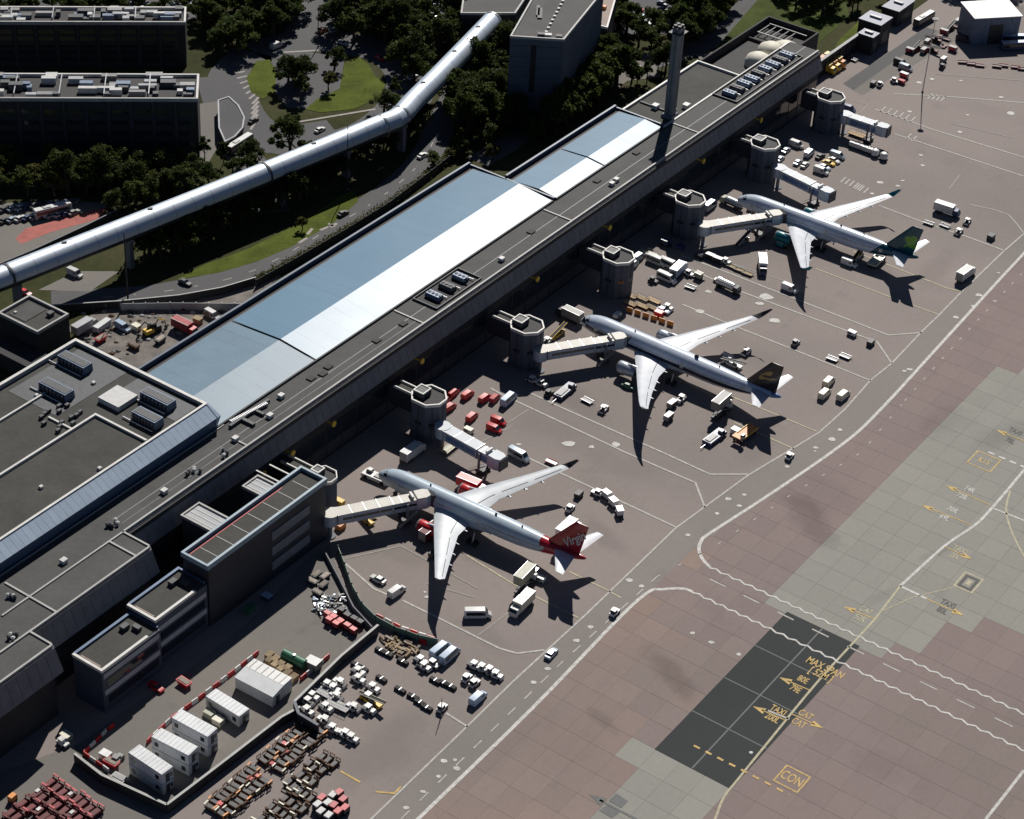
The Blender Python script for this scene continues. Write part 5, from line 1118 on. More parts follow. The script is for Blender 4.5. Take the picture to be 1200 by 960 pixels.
wall_run('retaining_wall', 'dark retaining wall along the lower side of the white cabins', 'wall', [(352, 838), (330, 850), (255, 908), (196, 953)], 2.6, .5, 'wall_black', 'coping_grey')
wall_run('retaining_wall', 'dark retaining wall closing the left end of the cabin compound', 'wall', [(196, 953), (120, 918), (88, 893)], 2.6, .5, 'wall_black', 'coping_grey')
wall_run('retaining_wall', 'square dark wall corner beside the nearest white tractors', 'wall', [(345, 834), (350, 848), (373, 862)], 3.2, .6, 'wall_dark', 'wall_grey')
wall_run('green_screen', 'curved green screen fence swinging round the stand of the red fin jet', 'fence', [(396, 648), (404, 668), (412, 692), (424, 714), (440, 730), (462, 742), (490, 752), (513, 757)], 2.2, .18, 'green_pale', None, 0, 'unit_dark')
wall_run('compound_wall', 'low wall on the inside of the curved green screen', 'wall', [(380, 650), (398, 684), (414, 716), (436, 740)], 1.5, .3, 'wall_grey')
wall_run('site_hoarding', 'pale site hoarding along the back of the building site', 'fence', [(142, 364), (200, 363), (290, 364)], 2.4, .15, 'wall_pale', None, 0, 'steel')
wall_run('road_fence', 'dark fence running between the curving road and the metal roof', 'fence', [(300, 337), (345, 312), (400, 280), (455, 246), (505, 208), (545, 176), (560, 160)], 2.6, .2, 'wall_black', None, 0, 'unit_dark')
wall_run('road_wall', 'dark wall along the lower edge of the curving road', 'wall', [(60, 366), (140, 361), (210, 354), (260, 345), (300, 333)], 2.4, .3, 'wall_black', 'coping_grey')
wall_run('parapet_wall', 'long grey parapet below the tube bridge at the left edge', 'wall', [(-20, 325), (40, 300), (100, 272), (140, 252)], 2.2, .3, 'wall_black', 'wall_grey')
BARS = {}
def barrier_row(pts, label, step=2.05, cols=('red', 'white'), h=1.0, group='red and white barrier blocks'):
    P = [at(*p) for p in pts]; k = 0
    for p, q in zip(P, P[1:]):
        d = q-p; n = max(1, int(d.length/step)); a = atan2(d.y, d.x)
        for i in range(n):
            c = cols[k % len(cols)]; k += 1
            if (c, h) not in BARS:
                mb = MB(); mb.loft([[(-.95, -.3, 0), (-.95, .3, 0), (-.95, .12, h), (-.95, -.12, h)], [(.95, -.3, 0), (.95, .3, 0), (.95, .12, h), (.95, -.12, h)]]); BARS[(c, h)] = mb.mesh('barrier', c)
            o = bpy.data.objects.new('barrier', BARS[(c, h)]); col.objects.link(o); o.location = p+d*((i+.5)/n); o.rotation_euler = (0, 0, a+random.uniform(-.04, .04))
            tag(o, label[0] if c == cols[0] else label[-1], 'barrier', group)
barrier_row([(98, 884), (125, 857), (135, 850)], ('red barrier block at the top left corner of the cabin compound', 'white barrier block at the top left corner of the cabin compound'))
barrier_row([(98, 884), (128, 905)], ('red barrier block in the short row running down from the compound corner', 'white barrier block in the short row running down from the compound corner'))
barrier_row([(172, 872), (200, 845), (240, 815), (275, 788), (303, 766)], ('red barrier block in the line along the upper ends of the white cabins', 'white barrier block in the line along the upper ends of the white cabins'), h=1.2)
barrier_row([(352, 798), (386, 770)], ('red barrier block beside the retaining wall near the green tank', 'white barrier block beside the retaining wall near the green tank'), h=1.2)
barrier_row([(455, 735), (500, 756)], ('red barrier block above the pile of scrap timber', 'white barrier block above the pile of scrap timber'), h=1.2)
barrier_row([(440, 722), (470, 737), (510, 751)], ('red barrier block along the green screen fence', 'white barrier block along the green screen fence'), h=1.0)
barrier_row([(733, 364), (790, 383)], ('orange barrier box in the row beside the lone gate tower',), 2.3, ('orange',), 1.5, 'orange barrier boxes')
# ================================================================== VEHICLES AND GROUND EQUIPMENT
KIT = {}
def kit_vehicle(key):
    """list of (part name, mesh, [sub-parts]) for a type and paint; local x is forward"""
    if key in KIT: return KIT[key]
    ty, c = key[0], key[1]; c2 = key[2] if len(key) > 2 else None; P = []
    def add(nm, m, f, sub=(), smooth=None):
        mb = MB(); f(mb); P.append((nm, mb.mesh(nm, m, smooth), [(a, (lambda q: (g(q), q)[1])(MB()).mesh(a, b2)) for a, b2, g in sub]))
    def wheels(xs, y, r, wd=.25):
        for x in xs:
            for s in (-1, 1): add('wheel', 'black', lambda mb: mb.wheel(x, s*y, r, r, wd, 10))
    def sec(x, w, z0, z1, k=.82): return [(x, -w, z0), (x, w, z0), (x, w, z0+(z1-z0)*.55), (x, w*k, z1), (x, -w*k, z1), (x, -w, z0+(z1-z0)*.55)]
    def lamps(x, y, z):
        for s in (-1, 1): add('headlight', 'lamp_clear', lambda mb: mb.box(x-.04, x+.03, s*y-.16, s*y+.16, z-.09, z+.09))
    def tails(x, y, z):
        for s in (-1, 1): add('tail_light', 'lamp_red', lambda mb: mb.box(x-.03, x+.04, s*y-.12, s*y+.12, z-.12, z+.12))
    if ty == 'car':
        add('body', c, lambda mb: mb.loft([sec(-2.15, .82, .3, .95), sec(-1.9, .9, .25, 1.0), sec(.7, .9, .25, 1.0), sec(1.9, .86, .25, .85), sec(2.2, .72, .3, .7)]), smooth=radians(40))
        add('cabin', 'glass', lambda mb: mb.box(-1.7, .95, -.8, .8, .95, 1.42, .2, (.75, .45)))
        add('roof', c, lambda mb: mb.box(-1.25, .25, -.64, .64, 1.4, 1.48, .04))
        wheels((-1.3, 1.35), .82, .33); lamps(2.1, .55, .6); tails(-2.17, .6, .75)
    elif ty in ('van', 'minibus'):
        L, H = (5.2, 2.2) if ty == 'van' else (6.6, 2.6)
        add('body', c, lambda mb: mb.loft([sec(-L/2, .93, .3, H-.05), sec(-L/2+.2, .98, .28, H), sec(L/2-1.7, .98, .28, H), sec(L/2-.9, .97, .28, 1.25 if ty == 'van' else 1.6), sec(L/2, .85, .32, .95)]), smooth=radians(40))
        add('windscreen', 'glass', lambda mb: mb.loft([[(L/2-1.62, -.78, H-.12), (L/2-1.62, .78, H-.12), (L/2-.93, .86, 1.3 if ty == 'van' else 1.62), (L/2-.93, -.86, 1.3 if ty == 'van' else 1.62)], [(L/2-1.55, -.78, H-.06), (L/2-1.55, .78, H-.06), (L/2-.86, .86, 1.36 if ty == 'van' else 1.68), (L/2-.86, -.86, 1.36 if ty == 'van' else 1.68)]]))
        for s in (-1, 1): add('side_window', 'glass', lambda mb: mb.box(L/2-2.4 if ty == 'van' else -L/2+.4, L/2-1.5, s*.97-.03, s*.97+.03, 1.2, H-.5))
        wheels((-L/2+1.0, L/2-1.0), .85, .36); lamps(L/2-.05, .6, .75); tails(-L/2, .75, 1.1)
    elif ty == 'truck':            # cab plus box body
        add('chassis', 'dark', lambda mb: mb.box(-4.2, 4.2, -.5, .5, .6, .95))
        add('cab', c, lambda mb: mb.loft([sec(2.4, 1.15, .5, 2.7, .94), sec(3.7, 1.15, .5, 2.6, .92), sec(4.25, 1.1, .5, 1.7, .96)]), [('windscreen', 'glass', lambda q: q.loft([[(3.72, -1, 2.5), (3.72, 1, 2.5), (4.2, 1, 1.75), (4.2, -1, 1.75)], [(3.78, -1, 2.55), (3.78, 1, 2.55), (4.27, 1, 1.8), (4.27, -1, 1.8)]]))])
        add('box_body', c2, lambda mb: mb.box(-4.3, 2.2, -1.22, 1.22, .95, 3.6, .02), [('roof_edge', 'steel', lambda q: [q.box(-4.32, 2.22, s*1.2-.05, s*1.2+.05, 3.5, 3.64) for s in (-1, 1)]), ('rear_door', 'grey', lambda q: q.box(-4.36, -4.3, -1.1, 1.1, 1.0, 3.45))])
        wheels((-2.9, -1.9, 3.0), 1.0, .48, .35); lamps(4.24, .8, .8); tails(-4.34, 1.0, .85)
    elif ty == 'lift':             # catering truck with its box raised on scissor legs
        add('chassis', 'dark', lambda mb: mb.box(-4.2, 4.2, -1.0, 1.0, .6, 1.0))
        add('cab', c, lambda mb: mb.loft([sec(2.6, 1.15, .5, 2.3, .94), sec(3.8, 1.15, .5, 2.2, .92), sec(4.25, 1.1, .5, 1.5, .96)]), [('windscreen', 'glass', lambda q: q.box(3.85, 4.2, -1, 1, 1.55, 2.1))])
        for s in (-1, 1):
            add('scissor_arm', 'steel', lambda mb: mb.loft([[(-3.6, s*.8-.08, 1.0), (-3.3, s*.8-.08, 1.0), (-3.3, s*.8+.08, 1.0), (-3.6, s*.8+.08, 1.0)], [(1.7, s*.8-.08, 3.6), (2.0, s*.8-.08, 3.6), (2.0, s*.8+.08, 3.6), (1.7, s*.8+.08, 3.6)]]))
            add('scissor_arm', 'steel', lambda mb: mb.loft([[(1.7, s*.95-.08, 1.0), (2.0, s*.95-.08, 1.0), (2.0, s*.95+.08, 1.0), (1.7, s*.95+.08, 1.0)], [(-3.6, s*.95-.08, 3.6), (-3.3, s*.95-.08, 3.6), (-3.3, s*.95+.08, 3.6), (-3.6, s*.95+.08, 3.6)]]))
        add('box_body', c2, lambda mb: mb.box(-4.4, 2.4, -1.24, 1.24, 3.6, 6.2, .02), [('roof_edge', 'steel', lambda q: [q.box(-4.42, 2.42, s*1.2-.05, s*1.2+.05, 6.1, 6.25) for s in (-1, 1)])])
        add('platform', 'steel', lambda mb: mb.box(2.4, 4.2, -1.2, 1.2, 3.6, 3.75)); wheels((-2.9, -1.9, 3.1), 1.0, .48, .35)
        for s in (-1, 1): add('outrigger', 'dark', lambda mb: mb.box(-.4, .1, s*1.05, s*1.6, .05, .7))
    elif ty == 'tug':
        add('body', c, lambda mb: mb.box(-1.5, 1.5, -.75, .75, .35, .95, .06))
        add('cab', c2 or 'glass', lambda mb: mb.box(-1.0, .35, -.68, .68, .95, 1.75, .1), [('cab_roof', c, lambda q: q.box(-1.1, .45, -.72, .72, 1.72, 1.85, .06))])
        add('bumper', 'dark', lambda mb: mb.box(1.45, 1.62, -.7, .7, .3, .7)); wheels((-.95, .95), .68, .34, .24)
    elif ty == 'pushback':
        add('body', c, lambda mb: mb.box(-4.0, 4.0, -1.45, 1.45, .4, 1.35, .1)); add('cab', 'glass', lambda mb: mb.box(1.6, 3.2, -1.3, .2, 1.35, 2.1, .15), [('cab_roof', c, lambda q: q.box(1.6, 3.1, -1.25, .1, 2.05, 2.2, .08))])
        add('engine_cover', 'grey', lambda mb: mb.box(-3.6, .4, -.9, .9, 1.35, 1.6, .12)); wheels((-2.6, 2.6), 1.3, .6, .4); add('tow_bar', 'steel', lambda mb: mb.tube([(-4, 0, .6), (-6.6, 0, .6)], .12, 6))
    elif ty == 'dolly':            # flat rail dolly
        add('deck', c, lambda mb: mb.box(-1.7, 1.7, -.85, .85, .42, .55)); 
        for s in (-1, 1): add('rail', c2 or 'steel', lambda mb: mb.box(-1.7, 1.7, s*.85-.05, s*.85+.05, .55, .75))
        add('tow_bar', 'dark', lambda mb: mb.tube([(1.7, 0, .45), (2.6, 0, .35)], .06, 5)); wheels((-1.2, 1.2), .6, .22, .18)
    elif ty == 'frame_cart':       # open-sided dolly with upright end frames (seen packed in rows)
        add('deck', c, lambda mb: mb.box(-1.6, 1.6, -.7, .7, .45, .58))
        for x in (-1.55, 1.55): add('end_frame', c2, lambda mb: (mb.box(x-.07, x+.07, -.72, -.6, .58, 1.55), mb.box(x-.07, x+.07, .6, .72, .58, 1.55), mb.box(x-.18, x+.18, -.72, .72, 1.5, 1.62)))
        add('side_board', c, lambda mb: mb.box(-1.4, 1.4, -.64, .64, .58, 1.0, .05)); add('tray', 'dark' if c == 'brown' else 'maroon', lambda mb: mb.box(-1.2, 1.2, -.48, .48, 1.0, 1.06)); wheels((-1.15, 1.15), .55, .22, .16)
    elif ty == 'cart':             # baggage cart with roof
        add('deck', 'dark', lambda mb: mb.box(-1.5, 1.5, -.8, .8, .4, .55)); add('roof', c, lambda mb: mb.box(-1.55, 1.55, -.85, .85, 1.85, 1.97, .05))
        for s in (-1, 1): add('end_wall', 'grey', lambda mb: mb.box(s*1.48-.04, s*1.48+.04, -.8, .8, .55, 1.85))
        add('curtain', c2 or 'dark', lambda mb: mb.box(-1.44, 1.44, -.7, .7, .55, 1.84)); wheels((-1.0, 1.0), .6, .25, .2); add('tow_bar', 'dark', lambda mb: mb.tube([(1.5, 0, .42), (2.3, 0, .35)], .06, 5))
    elif ty == 'uld':              # air cargo box on a dolly
        add('deck', 'dark', lambda mb: mb.box(-1.7, 1.7, -.85, .85, .4, .55)); add('cargo_box', c, lambda mb: mb.loft([[(-.95, -.78, .58), (.95, -.78, .58), (.95, .78, .58), (-.95, .78, .58)], [(-1.45, -.78, 1.0), (.95, -.78, 1.0), (.95, .78, 1.0), (-1.45, .78, 1.0)], [(-1.45, -.78, 2.15), (.95, -.78, 2.15), (.95, .78, 2.15), (-1.45, .78, 2.15)]]), [('edge_rail', 'steel', lambda q: [q.box(-1.47, .97, s*.78-.04, s*.78+.04, 2.1, 2.2) for s in (-1, 1)])])
        wheels((-1.2, 1.2), .6, .22, .18); add('tow_bar', 'dark', lambda mb: mb.tube([(1.7, 0, .45), (2.5, 0, .35)], .06, 5))
    elif ty == 'tanker':
        add('chassis', 'dark', lambda mb: mb.box(-4.2, 4.0, -.5, .5, .6, .95)); add('cab', c, lambda mb: mb.loft([sec(2.4, 1.12, .5, 2.6, .94), sec(3.6, 1.12, .5, 2.5, .92), sec(4.1, 1.05, .5, 1.6, .96)]), [('windscreen', 'glass', lambda q: q.box(3.68, 4.0, -1, 1, 1.6, 2.3))])
        add('tank', c2, lambda mb: mb.loft([[(x, cos(2*pi*i/16)*1.15*k, 1.95+sin(2*pi*i/16)*.95*k) for i in range(16)] for x, k in ((-4.3, .6), (-4.1, .95), (-3.8, 1), (1.9, 1), (2.1, .95), (2.25, .6))]), smooth=radians(50))
        add('walkway', 'steel', lambda mb: mb.box(-3.6, 1.6, -.3, .3, 2.9, 3.0)); wheels((-2.9, -1.9, 3.0), .95, .48, .35)
    elif ty == 'round_tank':
        add('tank', c, lambda mb: mb.loft([[(cos(2*pi*i/16)*r, sin(2*pi*i/16)*r, z) for i in range(16)] for z, r in ((.5, 1.15), (.6, 1.3), (2.1, 1.3), (2.4, 1.1), (2.55, .5))]), smooth=radians(50)); add('frame', 'dark', lambda mb: mb.box(-1.3, 1.3, -1.2, 1.2, .3, .5)); wheels((-.8, .8), 1.0, .3, .2); add('hatch', 'steel', lambda mb: mb.cyl(0, 0, 2.5, 2.7, .3, 10))
    elif ty == 'loader':           # belt loader
        add('body', c, lambda mb: mb.box(-3.0, 3.0, -.9, .9, .4, .95, .06)); add('belt', 'black', lambda mb: mb.loft([[(-3.8, -.45, .9), (-3.8, .45, .9), (-3.8, .45, 1.1), (-3.8, -.45, 1.1)], [(4.2, -.45, 2.5), (4.2, .45, 2.5), (4.2, .45, 2.7), (4.2, -.45, 2.7)]]))
        for s in (-1, 1): add('side_rail', c2 or 'white', lambda mb: mb.loft([[(-3.8, s*.52-.05, .95), (-3.8, s*.52+.05, .95), (-3.8, s*.52+.05, 1.25), (-3.8, s*.52-.05, 1.25)], [(4.2, s*.52-.05, 2.55), (4.2, s*.52+.05, 2.55), (4.2, s*.52+.05, 2.85), (4.2, s*.52-.05, 2.85)]]))
        add('cab', 'glass', lambda mb: mb.box(.4, 1.8, -.95, -.35, .95, 1.7, .05)); wheels((-2.0, 2.0), .8, .4, .3)
    elif ty == 'gse':              # open white tractor with seat, canopy and rear platform
        add('body', c, lambda mb: mb.box(-1.9, 1.9, -.85, .85, .4, .85, .08)); add('bonnet', c, lambda mb: mb.box(.7, 1.8, -.75, .75, .85, 1.2, .1)); add('seat', 'black', lambda mb: mb.box(-.3, .4, -.5, .5, .85, 1.25, .06))
        add('canopy', c, lambda mb: (mb.box(-.9, .6, -.75, .75, 1.85, 1.95, .05), [mb.box(x-.04, x+.04, s*.7-.04, s*.7+.04, .85, 1.85) for x in (-.8, .5) for s in (-1, 1)])); add('rear_deck', 'dark', lambda mb: mb.box(-1.8, -.5, -.7, .7, .85, .95)); wheels((-1.2, 1.2), .78, .4, .28)
    elif ty == 'platform':         # low scissor platform / flatbed
        add('deck', c, lambda mb: mb.box(-3.0, 3.0, -1.2, 1.2, .7, .9)); add('chassis', 'dark', lambda mb: mb.box(-2.8, 2.8, -1.0, 1.0, .35, .7)); 
        for s in (-1, 1): add('hand_rail', c2 or 'steel', lambda mb: (mb.tube([(-3, s*1.15, 1.7), (3, s*1.15, 1.7)], .05, 5), [mb.tube([(x, s*1.15, .9), (x, s*1.15, 1.7)], .04, 4) for x in (-3, -1, 1, 3)]))
        wheels((-2.0, 2.0), .95, .38, .25)
    elif ty == 'gpu':              # ground power unit
        add('body', c, lambda mb: mb.box(-1.3, 1.3, -.8, .8, .4, 1.5, .06)); add('vent', 'dark', lambda mb: mb.box(-.9, .3, -.82, .82, .7, 1.2)); add('tow_bar', 'dark', lambda mb: mb.tube([(1.3, 0, .5), (2.3, 0, .4)], .06, 5)); wheels((-.8, .8), .7, .28, .2)
    elif ty == 'kloader':          # cargo high loader
        add('deck', c, lambda mb: mb.box(-4.0, 2.6, -1.5, 1.5, 1.2, 1.6)); add('front_bridge', c, lambda mb: mb.box(2.7, 4.6, -1.5, 1.5, 1.9, 2.2)); add('cab', 'white', lambda mb: mb.box(2.8, 4.2, 1.0, 1.8, 2.2, 3.4, .05), [('cab_window', 'glass', lambda q: q.box(2.9, 4.25, .98, 1.82, 2.7, 3.2))])
        add('scissor', 'dark', lambda mb: mb.box(-3.2, 2.0, -1.0, 1.0, .5, 1.2)); wheels((-2.8, 3.4), 1.2, .5, .4)
        for s in (-1, 1): add('side_guide', c2 or 'steel', lambda mb: mb.box(-4.0, 2.6, s*1.5-.08, s*1.5+.08, 1.6, 1.9))
    elif ty == 'bus':
        add('body', c, lambda mb: mb.box(-6, 6, -1.25, 1.25, .35, 3.1, .08)); add('roof', c2 or 'white', lambda mb: mb.box(-5.9, 5.9, -1.15, 1.15, 3.1, 3.3, .1))
        for s in (-1, 1): add('side_window', 'glass', lambda mb: mb.box(-5.6, 5.6, s*1.22-.04, s*1.22+.04, 1.5, 2.6))
        add('windscreen', 'glass', lambda mb: mb.box(5.92, 6.0, -1.05, 1.05, 1.3, 2.7)); wheels((-3.6, 3.9), 1.05, .5, .35)
        add('roof_unit', 'unit_white', lambda mb: mb.box(-3, -.5, -.7, .7, 3.3, 3.55, .06))
    elif ty == 'stairs':
        add('chassis', c, lambda mb: mb.box(-3.2, 3.2, -1, 1, .4, .9)); add('flight', c2 or 'white', lambda mb: mb.loft([[(-3, -.7, .9), (-3, .7, .9), (-3, .7, 1.2), (-3, -.7, 1.2)], [(2.6, -.7, 4.0), (2.6, .7, 4.0), (2.6, .7, 4.3), (2.6, -.7, 4.3)]])); add('landing', c2 or 'white', lambda mb: mb.box(2.6, 4.2, -.8, .8, 4.0, 4.3))
        for s in (-1, 1): add('hand_rail', 'steel', lambda mb: mb.tube([(-3, s*.75, 2.1), (2.6, s*.75, 5.2), (4.2, s*.75, 5.2)], .05, 5))
        add('prop', 'dark', lambda mb: mb.box(2.4, 2.8, -.6, .6, .9, 4.0)); wheels((-2.2, 2.2), .85, .4, .25)
    elif ty == 'cabin':            # two-storey or single site cabins
        H = 5.3 if c2 == 2 else 2.7
        add('body', c, lambda mb: mb.box(-4.3, 4.3, -1.4, 1.4, .1, H)); add('roof', 'offwhite', lambda mb: mb.box(-4.35, 4.35, -1.45, 1.45, H, H+.12, .06))
        for k in range(2 if c2 == 2 else 1):
            z = .9+k*2.6
            for x in (-3.2, 3.0): add('window', 'glass', lambda mb: mb.box(x-.45, x+.45, -1.44, -1.38, z, z+1.0))
            add('end_door', 'unit_dark', lambda mb: mb.box(4.28, 4.36, -.5, .4, z-.7, z+1.2)); add('end_window', 'glass', lambda mb: mb.box(4.28, 4.36, .6, 1.1, z, z+.9))
        if c2 == 2: add('floor_band', 'wall_grey', lambda mb: mb.box(-4.34, 4.34, -1.44, 1.44, 2.66, 2.78))
        for i in range(10): add('rib', 'offwhite', lambda mb: mb.box(-4.1+i*.9, -4.02+i*.9, -1.43, 1.43, H+.12, H+.17))
    elif ty == 'workshop':         # wide double cabin with a stepped roof
        add('body', c, lambda mb: (mb.box(-5, 5, -3.2, .2, .1, 3.0), mb.box(-5.0, 5, .25, 3.2, .1, 3.5)))
        add('roof', 'offwhite', lambda mb: (mb.loft([[(-5.1, -3.3, 2.95), (5.1, -3.3, 2.95), (5.1, .2, 3.5), (-5.1, .2, 3.5)], [(-5.1, -3.3, 3.1), (5.1, -3.3, 3.1), (5.1, .2, 3.65), (-5.1, .2, 3.65)]])))
        add('roof', 'white', lambda mb: mb.box(-5.1, 5.1, .25, 3.3, 3.5, 3.65, .05))
        for i in range(6): add('roof_rib', 'grey', lambda mb: mb.box(-4.2+i*1.6, -4.05+i*1.6, .5, 3.1, 3.65, 3.72))
        add('door', 'unit_dark', lambda mb: mb.box(4.98, 5.06, -2.2, -1.0, .2, 2.3))
    elif ty == 'tank':
        add('tank', c, lambda mb: mb.loft([[(x, cos(2*pi*i/14)*1.25*k, 1.5+sin(2*pi*i/14)*1.25*k) for i in range(14)] for x, k in ((-3.4, .7), (-3.2, 1), (3.2, 1), (3.4, .7))]), smooth=radians(50)); 
        for x in (-2, 2): add('saddle', 'dark', lambda mb: mb.box(x-.3, x+.3, -1, 1, 0, .6))
        add('hatch', 'steel', lambda mb: mb.cyl(0, 0, 2.7, 2.95, .4, 10))
    elif ty == 'crate':
        add('box', c, lambda mb: mb.box(-1.2, 1.2, -.9, .9, .12, 1.5)); add('lid', c2 or c, lambda mb: mb.box(-1.25, 1.25, -.95, .95, 1.5, 1.6)); add('pallet', 'wood', lambda mb: mb.box(-1.2, 1.2, -.9, .9, 0, .12))
    elif ty == 'cage':             # tall wheeled cage with a bright top
        add('base', 'dark', lambda mb: mb.box(-.9, .9, -.7, .7, .25, .4)); add('cage', 'dark', lambda mb: [mb.box(x-.05, x+.05, y-.05, y+.05, .4, 1.7) for x in (-.8, .8) for y in (-.6, .6)]); add('top', c, lambda mb: mb.box(-.9, .9, -.7, .7, 1.6, 1.85, .08)); add('load', c2 or 'maroon', lambda mb: mb.box(-.75, .75, -.55, .55, .4, 1.5)); wheels((-.6, .6), .6, .16, .12)
    elif ty == 'block':            # dark rubber-faced ballast block
        add('block', c, lambda mb: mb.box(-1.5, 1.5, -.55, .55, 0, .8, .08)); add('strap', 'steel', lambda mb: mb.box(-.1, .1, -.57, .57, .02, .82))
    elif ty == 'skip':
        add('bin', c, lambda mb: mb.loft([[(-1.3, -.8, .1), (1.3, -.8, .1), (1.3, .8, .1), (-1.3, .8, .1)], [(-1.8, -.95, 1.4), (1.8, -.95, 1.4), (1.8, .95, 1.4), (-1.8, .95, 1.4)]])); add('load', c2 or 'rubble', lambda mb: mb.box(-1.6, 1.6, -.8, .8, 1.4, 1.55, .2))
    elif ty == 'digger':
        add('track', 'black', lambda mb: (mb.box(-1.6, 1.6, -1.3, -.8, 0, .7, .15), mb.box(-1.6, 1.6, .8, 1.3, 0, .7, .15))); add('body', c, lambda mb: mb.box(-1.6, 1.2, -1.1, 1.1, .8, 1.9, .1)); add('cab', 'glass', lambda mb: mb.box(0, 1.2, .1, 1.0, 1.9, 2.9, .1)); add('boom', c, lambda mb: mb.tube([(1.0, -.3, 1.6), (3.2, -.3, 4.2), (5.2, -.3, 3.0)], .2, 6)); add('stick', c, lambda mb: mb.tube([(5.2, -.3, 3.0), (5.6, -.3, 1.0)], .15, 6)); add('bucket', 'dark', lambda mb: mb.box(5.2, 6.0, -.7, .1, .3, 1.1, .1))
    elif ty == 'shelter':          # long canopy shelter
        add('roof', c, lambda mb: mb.loft([[(x, -1.6, 2.6), (x, 0, 3.2), (x, 1.6, 2.6), (x, 1.6, 2.5), (x, 0, 3.1), (x, -1.6, 2.5)] for x in (-7, 7)]))
        for x in (-6.5, -2.2, 2.2, 6.5):
            for s in (-1, 1): add('post', 'dark', lambda mb: mb.box(x-.08, x+.08, s*1.5-.08, s*1.5+.08, 0, 2.6))
        add('back_wall', 'navy', lambda mb: mb.box(-6.8, 6.8, 1.45, 1.55, 0, 2.5))
    KIT[key] = P; return P
NAMES = dict(car='parked_car', van='van', minibus='minibus', truck='box_truck', lift='catering_truck', tug='baggage_tug', pushback='pushback_tug', dolly='flat_dolly', frame_cart='frame_dolly', cart='baggage_cart', uld='cargo_dolly', tanker='tanker_truck', round_tank='water_bowser', loader='belt_loader', gse='tractor', platform='platform_truck', gpu='power_unit', kloader='cargo_loader', bus='coach', stairs='passenger_stairs', cabin='site_cabin', workshop='workshop_cabin', tank='storage_tank', crate='crate', cage='wheeled_cage', block='ballast_block', skip='skip', digger='excavator', shelter='shelter')
CATS = dict(car='car', gse='tractor', tug='tug', pushback='tug', dolly='dolly', frame_cart='dolly', uld='cargo dolly', truck='truck', lift='truck', gpu='power unit', cabin='cabin', workshop='cabin', round_tank='water tank', tank='tank', kloader='loader', loader='belt loader', platform='platform truck', bus='coach', stairs='stairs', cart='baggage cart', tanker='tanker', cage='cage', block='block', skip='skip', digger='excavator', shelter='shelter')
def direction(d, p):
    if d == 'u': return TA
    if d == 'U': return TA+pi
    if d == 'v': return VA
    if d == 'V': return VA+pi
    if isinstance(d, tuple): return heading(p[0], p[1], *d)
    return radians(d)
def put(key, p, d, label, group=None, z=0.0, world=None, scale=None, name=None, cat=None, lite=False):
    key = key if isinstance(key, tuple) else (key,)
    P = kit_vehicle(key); loc = world if world is not None else at(p[0], p[1]); loc = Vector((loc.x, loc.y, z))
    t = thing(name or NAMES[key[0]], label, cat or CATS.get(key[0], key[0]), loc, direction(d, p)+random.uniform(-.09, .09), group)
    if scale: t.scale = (scale, scale, scale)
    for nm, me, sub in P:
        if lite and nm in ('wheel', 'headlight', 'tail_light', 'tow_bar'): continue
        o = bpy.data.objects.new(nm, me); col.objects.link(o); o.parent = t
        for a, m2 in sub:
            q = bpy.data.objects.new(a, m2); col.objects.link(q); q.parent = o
    return t
G1_ = 'red vans parked behind the first gate tower'
for q in [(('van', 'red'), (531, 463), 'u', 'red van first in the upper row behind the gate tower'), (('van', 'red'), (548, 465), 'u', 'red van second in the upper row behind the gate tower'),
          (('van', 'red'), (527, 480), 'u', 'red van close against the side of the gate tower'), (('van', 'red'), (521, 472), 'u', 'red van half hidden by the coping of the gate tower'),
          (('van', 'red'), (568, 469), 'u', 'red van left of the touching pair near the pale blue van'), (('van', 'red_dull'), (580, 469), 'u', 'duller red van wedged beside the pale blue van'),
          (('van', 'red'), (553, 491), 'u', 'red van standing alone in the middle of the red vans'), (('van', 'red'), (584, 496), 'v', 'upper van of the crosswise red pair'), (('van', 'red'), (579, 505), 'v', 'lower van of the crosswise red pair')]: put(*q, group=G1_, scale=.86 if q[0][1] == 'red' else .8)
